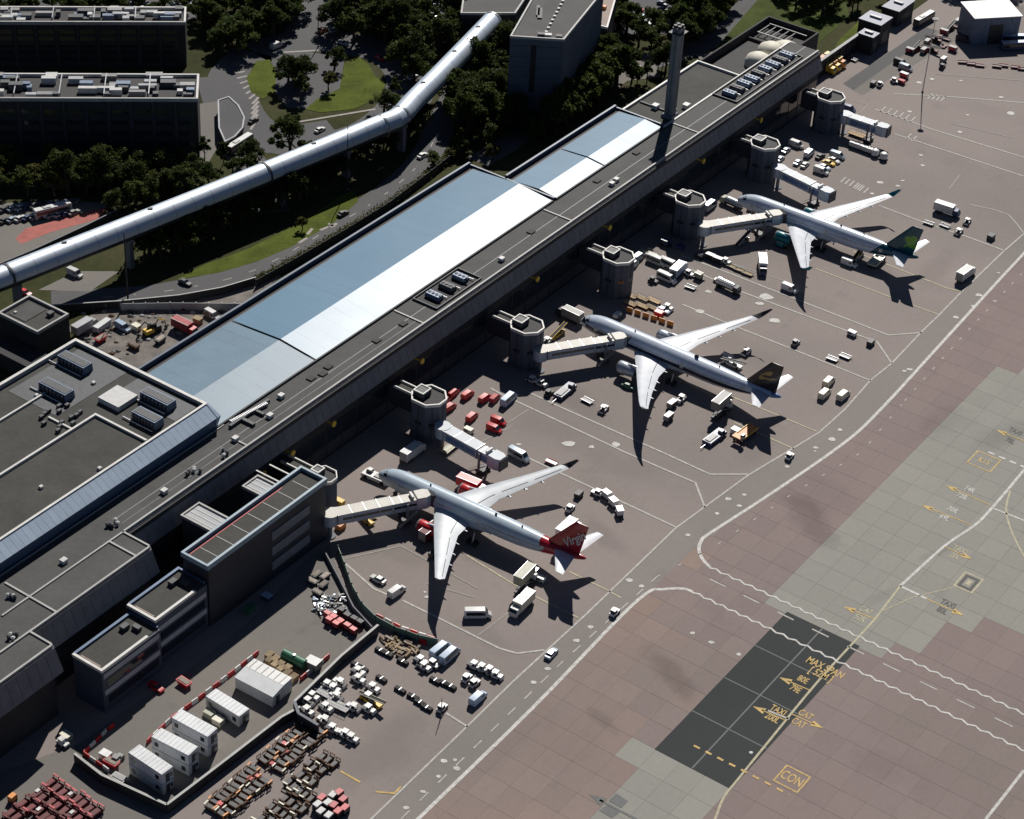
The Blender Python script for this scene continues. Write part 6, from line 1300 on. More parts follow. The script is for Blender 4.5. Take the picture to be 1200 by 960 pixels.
for q in [(('minibus', 'blue_van'), (596, 471), 'u', 'pale blue minibus at the end of the red vans'), (('minibus', 'silver'), (608, 537), 'v', 'grey minibus beside the head of the clear silver bridge'),
          (('truck', 'white', 'offwhite'), (484, 535), 'u', 'white box truck in the shadow above the red fin jet nose'), (('pushback', 'white'), (441, 562), (-12, -6), 'large white pushback tug in front of the red fin jet nose'),
          (('truck', 'red', 'red'), (553, 575), 'v', 'red truck behind the body of the red fin jet'), (('truck', 'red', 'maroon'), (507, 628), 'u', 'red truck in the shadow under the near red engine'), (('gpu', 'cream'), (549, 507), 'v', 'cream power unit beyond the clear silver bridge'),
          (('platform', 'olive', 'yellow'), (527, 527), 'u', 'olive platform truck beneath the clear silver bridge'), (('loader', 'white'), (477, 575), 'v', 'belt loader waiting near the red fin jet nose door'),
          (('gpu', 'yellow'), (398, 591), 'v', 'yellow power unit behind the docked cream bridge'), (('loader', 'yellow', 'yellow'), (428, 610), (14, 10), 'yellow belt loader lying below the docked cream bridge'), (('crate', 'orange'), (399, 619), 'u', 'orange crate by the foot of the docked cream bridge'),
          (('car', 'white'), (443, 681), 'V', 'white car on the clear paving inside the curved green screen'), (('van', 'white'), (465, 696), 'u', 'white van behind the white car near the curved green screen'),
          (('minibus', 'white'), (560, 723), (20, -1), 'white minibus under the wing shadow of the red fin jet'), (('lift', 'white', 'olive'), (616, 688), 'u', 'catering truck with its olive box raised behind the red fin jet'),
          (('truck', 'white', 'cream'), (611, 714), 'U', 'cream box truck parked below the raised catering truck'), (('gpu', 'white'), (633, 681), 'v', 'white power unit in the tail shadow of the red fin jet'),
          (('lift', 'white', 'white'), (665, 634), 'u', 'catering truck with a white raised box behind the red fin'), (('tug', 'white', 'black'), (668, 598), 'u', 'white tug above the red fin with a dark trolley behind'), (('gpu', 'dark'), (678, 582), 'u', 'dark trolley above the red fin next to a white tug'),
          (('tug', 'white', 'black'), (699, 580), 'V', 'white tug leading the three curved cargo boxes'), (('uld', 'white'), (711, 584), (14, 9), 'first cargo box behind the tug, beyond the red fin'), (('uld', 'white'), (719, 593), (13, 13), 'second cargo box behind the tug, beyond the red fin'), (('uld', 'white'), (726, 604), (7, 14), 'last cargo box of the curved train, beyond the red fin'),
          (('dolly', 'white', 'red_dull'), (646, 543), 'v', 'red and white dolly behind the far wing tip of the red fin jet'), (('gpu', 'dark', ), (508, 652), 'u', 'dark unit under the near wing of the red fin jet'),
          (('tug', 'white', 'black'), (720, 720), 'u', 'white roofed tug driving on the service road by the crossing'), (('car', 'silver'), (646, 768), 'u', 'silver car driving down the service road'), (('tug', 'white', 'black'), (925, 537), 'u', 'white roofed tug on the service road near the black fin jet')]: put(*q)
# around the jet with the black fin
for q in [(('truck', 'dark', 'grey'), (667, 374), 'V', 'dark truck with a pale roof just before the black fin jet nose'), (('loader', 'yellow', 'yellow'), (653, 394), 'u', 'yellow belt loader behind the bridge of the black fin jet'), (('gse', 'white'), (641, 402), 'u', 'white tractor behind the bridge of the black fin jet'),
          (('gse', 'white'), (624, 448), 'v', 'left white tractor in the shadow below the middle gate tower'), (('gse', 'white'), (634, 452), 'v', 'right white tractor in the shadow below the middle gate tower'), (('tug', 'dark', 'black'), (643, 463), 'u', 'dark tug between the white tractors and the blue tow truck'),
          (('pushback', 'navy'), (662, 461), 'u', 'navy tow tractor with a white cab roof and tow bar'), (('dolly', 'grey'), (688, 471), 'v', 'grey tow bar dolly beside the navy tow tractor'), (('gse', 'white'), (707, 482), 'u', 'white tractor alone below the wing of the black fin jet'),
          (('car', 'green'), (737, 455), 'v', 'green car under the near wing of the black fin jet'), (('gse', 'white'), (798, 470), 'U', 'first tug of the short train under the black fin jet'), (('cart', 'white'), (787, 477), 'u', 'middle cart of the short train under the black fin jet'), (('cart', 'white'), (783, 492), 'u', 'last cart of the short train under the black fin jet'),
          (('lift', 'white', 'grey'), (845, 485), 'u', 'catering truck with a grey box raised to the black fin jet'), (('pushback', 'navy'), (837, 515), 'u', 'navy loader with tan cargo at the tail of the black fin jet'), (('kloader', 'orange', 'yellow'), (873, 512), 'U', 'orange cargo loader beside the tail shadow of the black fin jet'), (('crate', 'white'), (862, 508), 'v', 'white crate next to the orange cargo loader'),
          (('gse', 'white'), (874, 415), 'u', 'white tractor behind the far wing of the black fin jet'), (('dolly', 'white'), (852, 418), 'v', 'white dolly by the body of the black fin jet'), (('loader', 'white'), (858, 429), 'v', 'white belt loader at the rear hold of the black fin jet'),
          (('tug', 'grey', 'black'), (932, 404), 'u', 'small grey tug on the clear paving beyond the black fin'), (('gpu', 'white'), (998, 393), 'v', 'white box trolley on the stand line, left of the dark one'), (('gpu', 'dark'), (1020, 404), 'u', 'dark trolley with a pale lid at the end of the stand line'), (('dolly', 'grey'), (975, 422), 'v', 'left grey flat dolly of the pair beyond the black fin'), (('dolly', 'grey'), (990, 419), 'v', 'right grey flat dolly of the pair beyond the black fin'),
          (('van', 'cream'), (966, 464), 'u', 'cream van behind another, beyond the black fin'), (('van', 'cream'), (971, 450), 'u', 'cream van in front of another, beyond the black fin'), (('van', 'cream'), (988, 466), 'u', 'cream van on its own beside the service road edge'), (('crate', 'red'), (772, 370), 'v', 'red crate at the orange barrier boxes'), (('gse', 'white'), (782, 363), 'v', 'white tractor beside the orange barrier boxes'), (('gpu', 'white'), (723, 372), 'u', 'white unit behind the cockpit of the black fin jet'), (('car', 'silver'), (777, 366), 'v', 'silver car between the orange boxes and the stand line')]: put(*q)
for k in range(6):
    put(('platform', 'tan', 'steel'), (738+(k % 3)*14, 348+(k//3)*9+(k % 3)*3), 'v', 'empty tan pallet platform on the pink paving behind the orange boxes', group='pallet platforms', name='pallet_platform', lite=True, scale=.75)
# between the gate towers and the teal jet
for q in [(('minibus', 'silver'), (832, 244), 'u', 'silver minibus beside the tower before the teal tailed jet'), (('tanker', 'olive', 'silver'), (857, 242), 'V', 'silver tanker at the nose of the teal tailed jet'), (('gpu', 'red_dull'), (880, 247), 'v', 'faded red unit below the nose of the teal tailed jet'),
          (('van', 'silver'), (741, 313), 'u', 'nearest of the silver vans beside the lone gate tower'), (('van', 'silver'), (748, 304), 'u', 'second of the silver vans beside the lone gate tower'), (('platform', 'olive'), (759, 299), 'v', 'olive platform truck behind the white vans'),
          (('minibus', 'white'), (769, 309), 'v', 'left white minibus in the close group past the lone tower'), (('minibus', 'white'), (784, 313), 'v', 'right white minibus in the close group past the lone tower'), (('truck', 'white', 'blue_van'), (795, 321), 'u', 'pale blue box truck in the close group past the lone tower'), (('minibus', 'white'), (781, 329), 'v', 'white minibus with a dark front below the pale blue truck'), (('tug', 'dark', 'black'), (765, 331), 'v', 'dark tug at the rear of the close vehicle group'),
          (('tug', 'white', 'black'), (807, 323), 'v', 'white tug hauling the olive load'), (('uld', 'olive'), (819, 327), 'v', 'olive load on the dolly behind the white tug'), (('dolly', 'dark'), (809, 338), 'v', 'empty dark dolly below the olive load'),
          (('tug', 'white', 'black'), (842, 331), 'V', 'white tug at the head of the small white tank'), (('tanker', 'dark', 'white'), (853, 340), 'v', 'dark chassis with a white tank in mid apron'), (('tug', 'dark', 'white'), (820, 302), 'V', 'dark tug leading the dolly train under the teal jet bridge'), (('cart', 'white', 'black'), (832, 304), 'v', 'first cart of the dolly train by the teal jet bridge'), (('cart', 'white', 'black'), (841, 308), 'v', 'second cart of the dolly train by the teal jet bridge'), (('gse', 'white'), (850, 309), 'v', 'white tractor at the end of the dolly train'),
          (('dolly', 'tan', 'olive'), (858, 314), 'v', 'first empty tan dolly past the white tractor'), (('dolly', 'tan', 'olive'), (867, 318), 'v', 'second empty tan dolly past the white tractor'), (('dolly', 'tan', 'olive'), (876, 322), 'v', 'third empty tan dolly past the white tractor'), (('truck', 'navy', 'white'), (893, 316), (3, 14), 'navy box truck with a white roof near the teal jet wing'), (('van', 'white'), (925, 341), 'v', 'white van by the wing tip shadow of the teal tailed jet'), (('crate', 'navy'), (797, 293), 'v', 'navy stack of cargo in the shadow by the teal jet tower'), (('uld', 'navy'), (780, 288), 'v', 'navy cargo box deep in the terminal shadow'), (('van', 'white'), (995, 311), 'v', 'white van under the tail of the teal jet'), (('loader', 'white', 'yellow'), (1005, 302), 'u', 'belt loader at the rear hold of the teal jet'), (('kloader', 'cream'), (1027, 309), 'u', 'cream cargo loader under the tail of the teal jet'), (('loader', 'steel'), (870, 285), 'u', 'steel belt loader under the docked bridge of the teal jet'), (('uld', 'teal'), (915, 290), 'v', 'teal cargo box in the shadow of the teal jet wing')]: put(*q)
# parked rows near the far towers
for i, (x, y, c, d) in enumerate([(921, 178, 'silver', 'u'), (914, 188, 'silver', 'u'), (933, 172, 'white', 'v'), (948, 182, 'silver', 'u'), (935, 192, 'silver', 'u'), (943, 195, 'white', 'u'), (961, 185, 'dark', 'u'), (981, 185, 'silver', 'v'), (977, 190, 'white', 'v'), (971, 193, 'yellow', 'v'), (966, 198, 'silver', 'v'), (962, 203, 'white', 'v')]):
    put(('van' if i in (2, 3, 7, 11) else 'car', c), (x, y), d, ['silver car half hidden behind the gate tower by the van rows', 'silver car touching the side of the gate tower by the van rows', 'white van at the back of the far parked group', 'silver van at the right of the far parked group', 'silver car at the front left of the far parked pair', 'white car at the front right of the far parked pair', 'dark car between the two far parked groups', 'silver van at the top of the far diagonal row', 'white car second in the far diagonal row', 'yellow car in the far diagonal row', 'silver car below the yellow car in the far row', 'white van at the near end of the far diagonal row'][i], group='vehicles parked near the far gate towers')
for i in range(5): put(('uld', 'white'), (1000+i*5.2, 173+i*1.9), 'v', 'small white cargo dolly in the line below the farthest bridge', group='line of small white cargo dollies')
for q in [(('round_tank', 'white'), (1025, 183), 'v', 'left of two round white tanks by the farthest bridge'), (('round_tank', 'white'), (1035, 187), 'v', 'right of two round white tanks by the farthest bridge'), (('platform', 'tan', 'orange'), (1004, 160), 'v', 'tan and orange platform below the farthest bridge'), (('van', 'navy'), (994, 130), 'v', 'navy van at the foot of the farthest tower'),
          (('truck', 'yellow', 'yellow'), (966, 84), 'v', 'first yellow lift truck beyond the farthest tower'), (('truck', 'yellow', 'orange'), (972, 80), 'v', 'second yellow lift truck beyond the farthest tower'), (('truck', 'orange', 'yellow'), (978, 76), 'v', 'third yellow lift truck, farthest from the tower'), (('crate', 'white', 'white'), (950, 92), 'u', 'white crate behind the coping of the farthest tower'),
          (('platform', 'dark'), (987, 66), 'v', 'dark platform truck above the yellow lift trucks'), (('dolly', 'dark'), (999, 71), 'v', 'dark dolly next to the far asphalt lane'),
          (('tug', 'white', 'black'), (1031, 101), 'u', 'white roofed tug first from the far asphalt lane'), (('gpu', 'dark'), (1023, 100), 'u', 'dark trolley behind the first tug by the far lane'), (('tug', 'white', 'black'), (1048, 97), 'v', 'white roofed tug with red trolley near the tall mast'), (('gpu', 'red_dull'), (1056, 98), 'v', 'red trolley by the white tug near the tall mast'), (('cart', 'white', 'red_dull'), (1059, 91), 'v', 'white topped cart nearest the tall mast'), (('van', 'silver'), (1061, 82), 'v', 'silver van left of the tall mast'), (('van', 'dark'), (1055, 76), 'v', 'dark van behind the silver van by the tall mast'), (('cart', 'white'), (1105, 73), 'u', 'white topped cart right of the tall mast'), (('tug', 'dark', 'black'), (1104, 80), 'u', 'dark tug in front of the cart right of the mast'),
          (('bus', 'dark', 'white'), (1082, 27), 'u', 'white roofed coach at the end of the far asphalt lane'), (('bus', 'navy', 'silver'), (1190, 58), (14, 0), 'front coach beside the blue metal shed'), (('bus', 'navy', 'silver'), (1192, 50), (14, 0), 'rear coach beside the blue metal shed'), (('van', 'dark'), (1128, 48), 'v', 'dark van left of the blue metal shed'),
          (('truck', 'navy', 'white'), (1109, 251), 'v', 'navy truck with a white roof right of the teal tail'), (('gse', 'white'), (1133, 262), 'u', 'white tractor right of the navy truck'), (('gse', 'white'), (1123, 274), 'u', 'white tractor below the flat dollies right of the teal tail'), (('dolly', 'dark'), (1107, 266), 'v', 'dark dolly between the teal tail and the tractors'), (('dolly', 'dark'), (1088, 263), 'v', 'dark dolly closest to the teal tail'), (('crate', 'unit_dark', 'unit_dark'), (1161, 280), 'u', 'blue grey crate alone by the service road'), (('truck', 'white', 'unit_white'), (1131, 326), 'u', 'white box truck parked alone below the teal tail')]: put(*q)
# red equipment beyond the tall mast
k = 0
for x, y in [(1066, 62), (1072, 60), (1078, 56), (1086, 52), (1094, 48), (1100, 44), (1106, 40), (1112, 36), (1118, 32), (1082, 62), (1090, 60), (1106, 55), (1116, 60), (1128, 74), (1138, 76), (1148, 78), (1168, 79), (1176, 78), (1190, 80), (1198, 82), (1108, 47), (1122, 28)]:
    k += 1
    if y > 70: put(('dolly', 'dark', 'red_dull'), (x, y), (10, 1), 'low red railed dolly in the line below the blue metal shed', group='red railed dollies')
    else: put((('dolly', 'maroon', 'grey'), ('cart', 'grey', 'red_dull'), ('loader', 'maroon', 'grey'))[k % 3], (x, y), ('u', 'v')[k % 2], ('dark red dolly', 'grey topped red cart', 'dark red belt loader')[k % 3]+' in the crowded equipment park beyond the tall mast', group='crowded equipment park at the far end')
# ------------------------------------------------------------------ lower left: white tractor park
GP = 'white tractors packed beside the dark retaining wall'
for i, (x, y) in enumerate([(420, 799), (437, 809), (398, 803), (391, 810), (384, 806), (394, 819), (376, 812), (366, 819), (360, 825), (382, 832), (396, 829), (414, 832), (432, 834), (360, 836), (380, 847), (420, 790), (390, 857), (404, 863), (412, 868), (432, 820)]):
    put(('gse', 'white') if i not in (6, 10) else ('platform', 'grey'), (x, y), (('v', 'v', 'V')[i % 3]), 'white open tractor packed beside the dark retaining wall, '+('front' if y > 840 else 'back' if y < 812 else 'middle')+(' left' if x < 385 else ' right' if x > 410 else ' centre') if i not in (6, 10) else ('grey flat platform truck %s the packed white tractors' % ('at the back of' if i == 6 else 'in the middle of')), group=GP)
put(('loader', 'yellow', 'cream'), (435, 824), 'v', 'pale yellow belt loader in front of the packed white tractors')
for q in [(('minibus', 'blue_van'), (516, 765), 'u', 'left of two pale blue minibuses parked side by side'), (('minibus', 'blue_van'), (527, 771), 'u', 'right of two pale blue minibuses parked side by side'), (('gse', 'white'), (493, 777), 'v', 'white tractor at the back beside the pale blue minibuses'), (('gse', 'white'), (497, 784), 'v', 'white tractor in the middle beside the pale blue minibuses'), (('tug', 'white', 'black'), (508, 781), 'v', 'white tug tucked in front of the pale blue minibuses'),
          (('gse', 'white'), (556, 783), 'v', 'rearmost white tractor by the service road'), (('gse', 'white'), (565, 786), 'v', 'second white tractor by the service road'), (('gse', 'white'), (574, 789), 'v', 'third white tractor by the service road'), (('gse', 'white'), (581, 794), 'v', 'white tractor closest to the service road'), (('tug', 'white', 'black'), (547, 797), 'u', 'left white tug of the pair by the blue van'), (('tug', 'white', 'black'), (556, 803), 'u', 'right white tug of the pair by the blue van'), (('van', 'blue_van'), (560, 821), 'u', 'pale blue van alone beside the service road'), (('tug', 'white', 'black'), (518, 832), 'u', 'white tug beside the slim apron lamp post')]: put(*q)
GB = 'black ballast blocks laid in two rows'
for i, (x, y) in enumerate([(425, 785), (418, 781), (447, 797), (469, 810), (484, 818), (492, 825), (500, 831), (446, 764), (454, 768), (472, 777), (510, 799), (520, 802), (528, 806)]):
    put(('block', 'black'), (x, y), 'v', 'black ballast block in the long row facing the white tractors' if i < 7 else ('black ballast block below the pile of scrap timber' if i < 10 else 'black ballast block in the short row below the pale blue minibuses'), group=GB)
# timber pile: loose boards
pile = thing('timber_pile', 'heap of brown scrap timber inside the green screen', 'wood pile', at(468, 757)); pc = at(468, 757)
for i in range(110):
    x, y = random.uniform(445, 492), random.uniform(744, 772)
    if abs((x-468)/24)+abs((y-758-(x-468)*.25)/13) > 1.1: continue
    p = at(x, y)-pc; mb = MB(); mb.obox((p.x, p.y), random.choice((TA, VA, TA+.4, VA-.3)), random.uniform(1, 2.6), random.uniform(.25, .7), random.uniform(.02, .3), random.uniform(.35, .9)); mb.build('board', ('tan', 'wood', 'brown', 'rubble')[i % 4], pile)
# ------------------------------------------------------------------ cabin compound
put(('cabin', 'offwhite', 2), (178, 915), 'v', 'two-storey white site cabin nearest the lower left corner', group='two-storey white site cabins', scale=1.2); put(('cabin', 'offwhite', 2), (206, 894), 'v', 'middle one of the three two-storey white site cabins', group='two-storey white site cabins', scale=1.2); put(('cabin', 'offwhite', 2), (229, 872), 'v', 'two-storey white site cabin farthest up the row', group='two-storey white site cabins', scale=1.2)
put(('cabin', 'white', 1), (267, 836), 'v', 'single-storey white cabin with a ribbed roof', scale=1.2); put(('workshop', 'offwhite'), (309, 808), 'v', 'wide double workshop cabin with a stepped white roof', scale=1.1); put(('tank', 'green'), (345, 778), 'v', 'green cylindrical tank beside the workshop cabin'); put(('crate', 'grey', 'white'), (367, 782), 'v', 'white topped crate beside the green tank', scale=1.4)
for q in [(('crate', 'cream', 'cream'), (256, 848), 'v', 'cream generator box below the single-storey cabin'), (('crate', 'olive', 'olive'), (246, 840), 'v', 'olive box above the cream generator box'), (('crate', 'unit_white', 'white'), (124, 888), 'v', 'white box inside the compound corner'), (('skip', 'red'), (131, 897), 'v', 'red skip inside the compound corner'), (('gse', 'grey'), (137, 893), 'u', 'grey machine behind the red skip'), (('car', 'red'), (183, 807), 'v', 'red vehicle in deep shade beside the low dark block'), (('skip', 'red'), (216, 803), 'v', 'red skip in deep shade beside the low dark block'), (('crate', 'green'), (292, 717), 'u', 'green crate in deep shade below the tall black building'), (('crate', 'navy', 'blue_van'), (313, 703), 'v', 'blue crate stack in deep shade below the tall black building'),
          (('tug', 'white', 'white'), (74, 873), 'v', 'white cabbed tug in the shade left of the cabin compound'), (('crate', 'olive', 'cream'), (78, 866), 'v', 'cream lidded box behind the shaded white tug'), (('skip', 'unit_white', 'grey'), (140, 916), 'v', 'white frame trailer below the compound corner')]: put(*q)
for i in range(9): put(('crate', 'tan', 'wood'), (316+i % 5*7, 777+(i % 5)*5-(i//5)*6), 'u', 'timber crate stacked behind the workshop cabin', group='timber crates behind the workshop cabin', scale=.85)
# scaffold heap and red cages by the curved wall
for i, (x, y) in enumerate([(371, 676), (366, 684), (379, 688), (372, 697), (381, 678)]): put(('skip', 'unit_dark', 'rubble'), (x, y), ('u', 'v')[i % 2], 'dark skip at the tip of the works compound by the low wall', group='dark skips by the low wall', scale=.8)
hp = thing('scaffold_heap', 'grey heap of scaffold tubes and fittings by the low wall', 'scaffolding', at(388, 712)); pc = at(388, 712)
for i in range(90):
    p = at(random.uniform(368, 405), random.uniform(698, 722))-pc; a = random.uniform(0, pi); L = random.uniform(.6, 1.8); z = random.uniform(.1, .8); mb = MB(); mb.obox((p.x, p.y), a, L, random.uniform(.15, .6), z-.1, z+.15); mb.build('tube', ('silver', 'steel', 'grey', 'unit', 'unit_dark')[i % 5], hp)
for i, (x, y) in enumerate([(384, 724), (391, 728), (399, 733), (407, 738), (414, 743), (386, 731), (394, 736)]): put(('cage', 'red', 'red_dull'), (x, y), 'v', 'red wheeled cage in the row below the scaffold heap', group='red wheeled cages')
for i, (x, y) in enumerate([(407, 726), (415, 730), (422, 734), (400, 720)]): put(('cage', 'dark', 'unit_dark'), (x, y), 'v', 'dark wheeled cage above the row of red cages', group='dark wheeled cages')
# red dollies packed at the lower left edge
u0_, v0_ = UV(58, 921)
for i in range(8):
    for j in range(7):
        uu, vv = u0_-j*3.7, v0_+i*2.05
        P = T(uu, vv); q = P-Vector((0, 0, CAM_H)); sx, sy = 600+F_PX*q.dot(rt)/q.dot(fw), 480-F_PX*q.dot(up)/q.dot(fw)
        if sx < -12 or sx > 142 or sy > 975 or (j in (3, 4) and i in (2, 3, 4)): continue
        put(('frame_cart', 'maroon', 'red_pink' if j == 0 or (i+2*j) % 5 == 0 else 'maroon'), None, 'u', 'maroon dolly with a bleached red end in the packed rows at the lower left' if j == 0 or (i+2*j) % 5 == 0 else 'plain maroon dolly in the packed rows at the lower left, '+('row nearest the wall' if j == 0 else 'second row from the wall' if j == 1 else 'left part' if i < 4 else 'right part'), group='maroon dollies', world=P+Vector((random.uniform(-.35, .35), random.uniform(-.35, .35), 0)), scale=1.12)
        if (i*2+j) % 5 == 1: put(('crate', 'white', 'white'), None, 'u', 'white case lying on a maroon dolly', group='white cases on the maroon dollies', world=T(uu+.3, vv), scale=.42, z=.72)
put(('cage', 'orange', 'orange'), (15, 939), 'u', 'orange wheeled cage in shade beside the maroon dollies')
# brown dollies packed in rows
ub_, vb_ = UV(240, 944)
for i in range(21):
    for r in range(2):
        if i in (9, 10) and r == 1 or i == 10: continue
        put(('frame_cart', 'brown', 'cream' if (i*2+r*3) % 5 == 0 else ('orange' if (i+r) % 4 == 1 else 'brown')), None, 'v', ('pale ended brown dolly' if (i*2+r*3) % 5 == 0 else 'plain brown dolly')+' in the %s row below the dark wall, %s' % (('upper', 'lower')[r], ('left end', 'left of the gap', 'right of the gap', 'right end')[min(i//5, 3)]), group='brown frame dollies', world=T(ub_+i*1.62+random.uniform(-.2, .2), vb_+1.6+r*3.7+random.uniform(-.6, .6)), scale=random.uniform(.85, 1.05))
for i, m_ in ((1, 'red'), (7, 'red_dull'), (8, 'red'), (14, 'red_dull'), (15, 'red'), (16, 'orange'), (11, 'red_dull')):
    put(('crate', m_, m_), None, 'v', 'red crate resting on the packed brown dollies', group='red crates on the brown dollies', world=T(ub_+i*1.62, vb_+2.0+(i % 3)), z=.6, scale=.5)
for blk, (bu, bv) in enumerate(((ub_+1, vb_+12.0), (ub_+16, vb_+10.0))):
    for i in range(5 if blk == 0 else 4):
        for r in range(4 if blk == 0 else 3):
            put(('frame_cart', 'brown', 'cream' if (i+r*2) % 4 == 0 else 'brown'), None, 'u', ('pale ended brown dolly' if (i+r*2) % 4 == 0 else 'plain brown dolly')+(' in the loose block nearest the bottom edge' if blk == 0 else ' in the loose block nearest the tractors')+(', left side', ', centre', ', right side')[min(i//2, 2)], group='brown frame dollies', world=T(bu+i*3.5+random.uniform(-.5, .5), bv+r*1.75+(.7 if i % 2 else 0)+random.uniform(-.2, .2)), scale=random.uniform(.85, 1.05))
for i, (x, y) in enumerate([(377, 941), (390, 938), (397, 935), (384, 947), (402, 943), (372, 949), (391, 950), (376, 957), (396, 957), (385, 962), (404, 953)]): put(('cage', 'red_pink' if i % 2 == 0 else 'unit_white', 'dark'), (x, y), 'u', ('pale red topped' if i % 2 == 0 else 'white topped')+' wheeled cage in the cluster at the bottom edge', group='wheeled cages at the bottom edge', scale=1.1)
# ------------------------------------------------------------------ building site behind the terminal
put(('truck', 'grey', 'wall_pale'), (100, 388), 'u', 'pale long site cabin truck at the building site'); put(('cabin', 'offwhite', 1), (120, 385), 'u', 'small white cabin at the building site', scale=.7)
for q in [(('digger', 'yellow'), (175, 392), (10, -4), 'excavator digging in the middle of the building site'), (('digger', 'dark'), (182, 388), (-10, 4), 'dark excavator behind the first at the building site'), (('van', 'blue_van'), (144, 386), 'v', 'blue and white van at the building site'), (('truck', 'red', 'red_dull'), (217, 389), 'v', 'red lorry at the right of the building site'), (('skip', 'red'), (118, 400), 'u', 'red skip near the corner of the blue clad hall'), (('skip', 'brown'), (157, 408), 'v', 'brown skip of rubble at the building site'), (('crate', 'cream'), (160, 386), 'v', 'cream stack of blocks at the building site'), (('skip', 'unit_dark'), (188, 401), 'u', 'dark skip below the excavators'), (('crate', 'tan'), (232, 378), 'v', 'tan stack of boards at the building site'), (('crate', 'rubble', 'tan'), (245, 370), 'u', 'rubble bag near the site hoarding')]: put(*q)
sp = MB(); o0 = at(170, 395)
for i in range(260):
    x, y = random.uniform(95, 275), random.uniform(362, 432)
    if y > 436-(x-105)*.42: continue
    c = at(x, y)-o0; r = random.uniform(.25, 1.1); a0 = random.random(); sp.m = i % 6
    sp.loft([[(c.x+cos(2*pi*k/6+a0)*r*s*random.uniform(.8, 1.2), c.y+sin(2*pi*k/6+a0)*r*s*.8, z) for k in range(6)] for s, z in ((1, 0.02), (.8, r*.35), (.25, r*.6))])
sp = sp.build('spoil', ['rubble', 'unit_dark', 'brown', 'grey', 'dark', 'wall_pale']); sp.location = o0; tag(sp, 'scattered spoil and small clutter over the churned building site', kind='stuff')
# ------------------------------------------------------------------ landside cars
LS = [('car', 'dark', 217, 333, 'v2', 'dark car on the curving road above the building site'), ('car', 'dark', 402, 252, 'u', 'dark car on the curving road by the grass verge'), ('car', 'white', 495, 184, 'u', 'white car on the curving road near the tower block'), ('van', 'white', 88, 323, 'v', 'white van on the paved triangle under the tube bridge'), ('car', 'red', 30, 345, 'v', 'red car behind the dark box building'), ('car', 'red', 445, 70, 'v', 'red car on the right side of the roundabout'), ('van', 'white', 324, 56, 'u', 'white van leaving the roundabout by the upper road'), ('car', 'white', 402, 52, 'v', 'white car in the shade at the top of the roundabout'), ('car', 'white', 391, 37, 'u', 'white car waiting on the upper branch road'), ('car', 'orange', 379, 37, 'u', 'orange car on the upper branch road'), ('bus', 'dark', 281, 174, (9, -6), 'white roofed bus beside the curved pavilion'), ('car', 'dark', 297, 143, 'u', 'dark car leaving the roundabout beside the pavilion'), ('car', 'white', 375, 154, 'u', 'white car half hidden by the tree below the roundabout'), ('car', 'dark', 430, 146, 'u', 'dark car just above the tube bridge bend'), ('car', 'white', 484, 92, 'u', 'white car beside the upper run of the tube bridge'), ('car', 'white', 573, 86, 'u', 'upper of two white cars between the tube bridge and the tower'), ('car', 'white', 580, 102, 'u', 'lower of two white cars between the tube bridge and the tower'), ('van', 'orange', 584, 68, 'v', 'orange van between the tube bridge and the tower'), ('van', 'white', 249, 372, 'v', 'white van behind the site hoarding'), ('car', 'red', 748, 12, 'v', 'red car in the car park beyond the tower block'), ('van', 'orange', 733, 68, 'v', 'orange van on the pale forecourt'), ('car', 'white', 748, 82, 'u', 'white car on the pale forecourt'), ('bus', 'white', 62, 252, (12, -3), 'white bus in the yard at the left edge'), ('truck', 'white', 25, 262, (12, -5), ) ][:-1]
for q in LS: put((q[0], q[1]) if q[0] != 'bus' else ('bus', q[1], 'white'), (q[2], q[3]), 'v' if q[4] == 'v2' else q[4], q[5])
for i, (x, y) in enumerate([(748, 20), (754, 22), (750, 26), (776, 6), (777, 13), (778, 20), (779, 27), (757, 28), (505, 5), (506, 10), (507, 15), (508, 20), (147, 5), (155, 7), (163, 9), (172, 6), (206, 8), (212, 10), (220, 6), (240, 9), (247, 10), (110, 3), (56, 2), (720, 60), (733, 76)]):
    put(('car', ('dark', 'silver', 'white', 'navy', 'grey')[i % 5]), (x, y), 'v', ('dark', 'silver', 'white', 'navy', 'grey')[i % 5]+' car parked '+('beyond the tower block' if i < 8 else 'beside the upper tube bridge' if i < 12 else 'behind the dark car park building' if i < 23 else 'on the pale forecourt'), group='cars in the far landside car parks')
for i in range(20): put(('car', ('dark', 'silver', 'white', 'navy', 'grey')[i % 5]), (6+(i % 10)*9, 247+(i//10)*13+(i % 10)*-1), 'u', ('dark', 'silver', 'white', 'navy', 'grey')[i % 5]+' car parked in the yard by the red surfacing', group='cars in the left yard')
